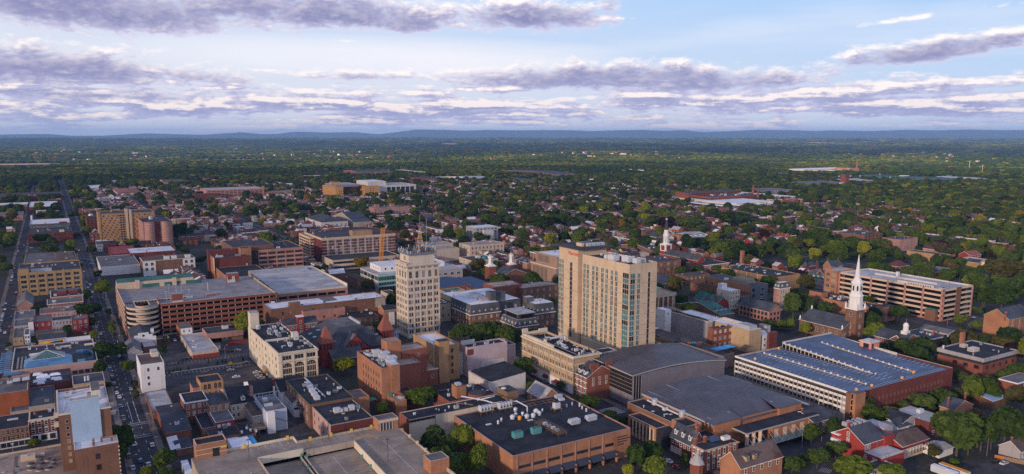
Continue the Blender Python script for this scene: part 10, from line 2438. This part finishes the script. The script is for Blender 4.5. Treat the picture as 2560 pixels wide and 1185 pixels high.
o=trailer('A6',505,1105,'long bus with orange roof beside the white motorhome','bus','bus',12.0,2.6,2.6,.6,Mw,V,ORANGE);MB().box(-5.6,-1.34,1.8,5.4,-1.304,2.7,GL).obj('window',o)
X,Y=G('B1',835,1010);o=empty('loader',(X,Y,0),'small yellow lift truck parked among the car park bays','lift truck');MB().box(-1.2,-.8,.4,1.2,.8,1.5,YELLOW).obj('body',o);MB().box(-.6,-.7,1.5,.5,.7,2.6,YELLOW,top=Td).obj('cab',o);m=MB();m.bar((1.3,-.5,.2),(1.3,-.5,3.4),.1,Td);m.bar((1.3,.5,.2),(1.3,.5,3.4),.1,Td);m.bar((1.3,-.5,3.4),(1.3,.5,3.4),.1,Td);m.obj('mast',o)
for x in(-.8,.8):
 for y in(-.75,.75):link('wheel',CWH,o,(x,y,.33))
# lamps, poles, shrubs
LM=MB();LM.cyl(0,0,0,8.2,.10,STEELG,r1=.07,n=6);POLE=LM.mesh('pole')
LM=MB();LM.bar((0,0,8.1),(2.0,0,8.5),.06,STEELG);LM.box(1.7,-.16,8.42,2.5,.16,8.58,Mw);ARM=LM.mesh('lamp_arm')
lamps=[]
for y in range(345,1000,34):
 for x,rz in((19.2,0),(32.8,math.pi)):lamps.append(dict(x=x,y=y+(17 if x>26 else 0),rz=rz))
for y in range(300,430,26):lamps.append(dict(x=246.5,y=y,rz=math.pi))
for t,x,y in(('B6',415,545),('B6',645,415),('B6',850,345),('A6',885,975),('A5',255,800),('A4',1165,1140),('B1',775,935),('A0',1795,700),('A5',20,890),('A5',900,1010),('B1',1100,760)):X,Y=G(t,x,y);lamps.append(dict(x=X,y=Y,rz=.6))
lamps=[d for d in lamps if visible(d['x'],d['y'],2)]
name_all(lamps,lambda d:'grey street lamp')
for d in lamps:o=empty('street_lamp',(d['x'],d['y'],.1),d['label'],'street lamp','street lamps',d['rz']);link('pole',POLE,o);link('lamp_arm',ARM,o)
m=MB();m.cyl(0,0,0,2.6,.75,LEAF['c'],r1=.06,n=8);SHR=m.mesh('clipped_shrub');sh=[]
for x,y in((110,1105),(160,1090),(200,1065),(245,1078),(340,1066),(575,985),(683,996),(740,975),(780,978),(985,950)):X,Y=G('B1',x,y);sh.append(dict(x=X,y=Y))
name_all(sh,lambda d:'clipped conical shrub')
for d in sh:tag(link('clipped_shrub',SHR,None,(d['x'],d['y'],.2)),d['label'],'shrub','clipped shrubs of the car park')
# a few people on the pavement
def person(t,x,y,cloth,lab,rz):
 X,Y=G(t,x,y,.13);o=empty('person',(X,Y,.13),lab,'person',None,rz)
 J=[(0,0,.93,.15),(0,0,1.25,.16),(0,0,1.45,.12),(0,0,1.53,.055),(0,.02,1.66,.10),(0,.02,1.76,.07),(.10,.12,.5,.075),(.10,.20,.06,.05),(.10,.32,.03,.04),(-.10,-.05,.5,.075),(-.10,-.22,.08,.05),(-.10,-.10,.03,.04),(.21,-.06,1.15,.05),(.22,.08,.88,.04),(-.21,.06,1.15,.05),(-.22,.14,.90,.04)]
 E=[(0,1),(1,2),(2,3),(3,4),(4,5),(0,6),(6,7),(7,8),(0,9),(9,10),(10,11),(2,12),(12,13),(2,14),(14,15)]
 me=bpy.data.meshes.new('body');me.from_pydata([j[:3]for j in J],E,[]);ob=link('body',me,o);md=ob.modifiers.new('skin','SKIN')
 if not me.skin_vertices:me.attributes
 for v,j in zip(me.skin_vertices[0].data,J):v.radius=(j[3],j[3]);
 me.skin_vertices[0].data[0].use_root=True;ob.modifiers.new('sub','SUBSURF').levels=1;me.materials.append(cloth)
 mh=MB();mh.dome(0,.01,1.70,.115,.14,RUST,8);mh.obj('hair',o)
for a in((('A0',1748,480),NAVY,'person in dark clothes walking past the silver-roofed shop',.3),(('A0',1662,300),BURG,'person in a dark red top walking near the tall white house',3.4),(('A0',1600,60),NAVY,'person in dark clothes on the pavement behind the tall white house',.2),(('B0',1395,745),Tw,'person in a pale top on the pavement below the curved ramp',3.3),(('A4',560,1110),NAVY,'person in dark clothes on the pavement by the dormer house',.4)):
 person(*a[0],a[1],a[2],a[3])
# ------------------------------------------------------------------ the air: thin blue haze over the whole land
def make_haze():
 m=MB();m.box(-32500,-32500,HZ0,32500,32500,HZ1,ASPH)
 o=m.obj('haze');o.data.materials.clear()
 mt=bpy.data.materials.new('thin_haze');mt.use_nodes=True;nt=mt.node_tree;nt.nodes.clear()
 v=nt.nodes.new('ShaderNodeVolumePrincipled');v.inputs['Color'].default_value=(0.24,0.44,0.84,1);v.inputs['Density'].default_value=HAZE
 v.inputs['Anisotropy'].default_value=0.0
 out=nt.nodes.new('ShaderNodeOutputMaterial');nt.links.new(v.outputs[0],out.inputs[1])
 o.data.materials.append(mt);stuff(o)
HAZE=4.3e-5
GV=np.array([v.co.z for v in bpy.data.objects['ground'].data.vertices]);HZ0,HZ1=float(GV.min())-1.0,max(float(GV.max()),CAM_H)+25.0
make_haze()
# ------------------------------------------------------------------ clouds toward the sun, unseen, added to dim the town's sunlight and leave gaps beyond
def added_cloud_banks():
 def f(q):
  t=q.node('ShaderNodeBsdfTransparent');t.inputs[0].default_value=(.62,.63,.67,1)
  d=q.node('ShaderNodeBsdfTranslucent');d.inputs[0].default_value=(.8,.8,.84,1)
  m=q.node('ShaderNodeMixShader');m.inputs[0].default_value=.04;q.link(t.outputs[0],m.inputs[1]);q.link(d.outputs[0],m.inputs[2])
  return m.outputs[0]
 mt=newmat('added_cloud',f);alt=1600.0
 for i,(cx,cy,rad,lab)in enumerate(((500,1150,2650,'over the town'),(4500,7300,2700,'over the far woods'),(900,12600,3300,'over the left hills'),(6300,4300,2000,'over the right woods'))):
  g=random.Random(i+3);V,F=[],[];n,k=48,9;o=sdir*(alt/sdir.z);ph=[g.uniform(0,6.28)for _ in range(6)]
  for j in range(k+1):
   el=-math.pi/2+math.pi*j/k
   for c in range(n):
    a=2*math.pi*c/n;rr=rad*(1+.10*math.sin(3*a+ph[0])+.07*math.sin(5*a+ph[1])+.05*math.sin(9*a+ph[2]))
    V.append((cx+o.x+rr*math.cos(el)*math.cos(a),cy+o.y+rr*math.cos(el)*math.sin(a),alt+math.sin(el)*(170+40*math.sin(4*a+ph[3]))+25*math.sin(7*a+ph[4])*math.cos(el)))
  for j in range(k):
   for c in range(n):F.append((j*n+c,j*n+(c+1)%n,(j+1)*n+(c+1)%n,(j+1)*n+c))
  me=bpy.data.meshes.new('cloud');me.from_pydata(V,[],F);me.materials.append(mt);me.polygons.foreach_set('use_smooth',[True]*len(F));me.update();stuff(link('added_clouds',me))
added_cloud_banks()
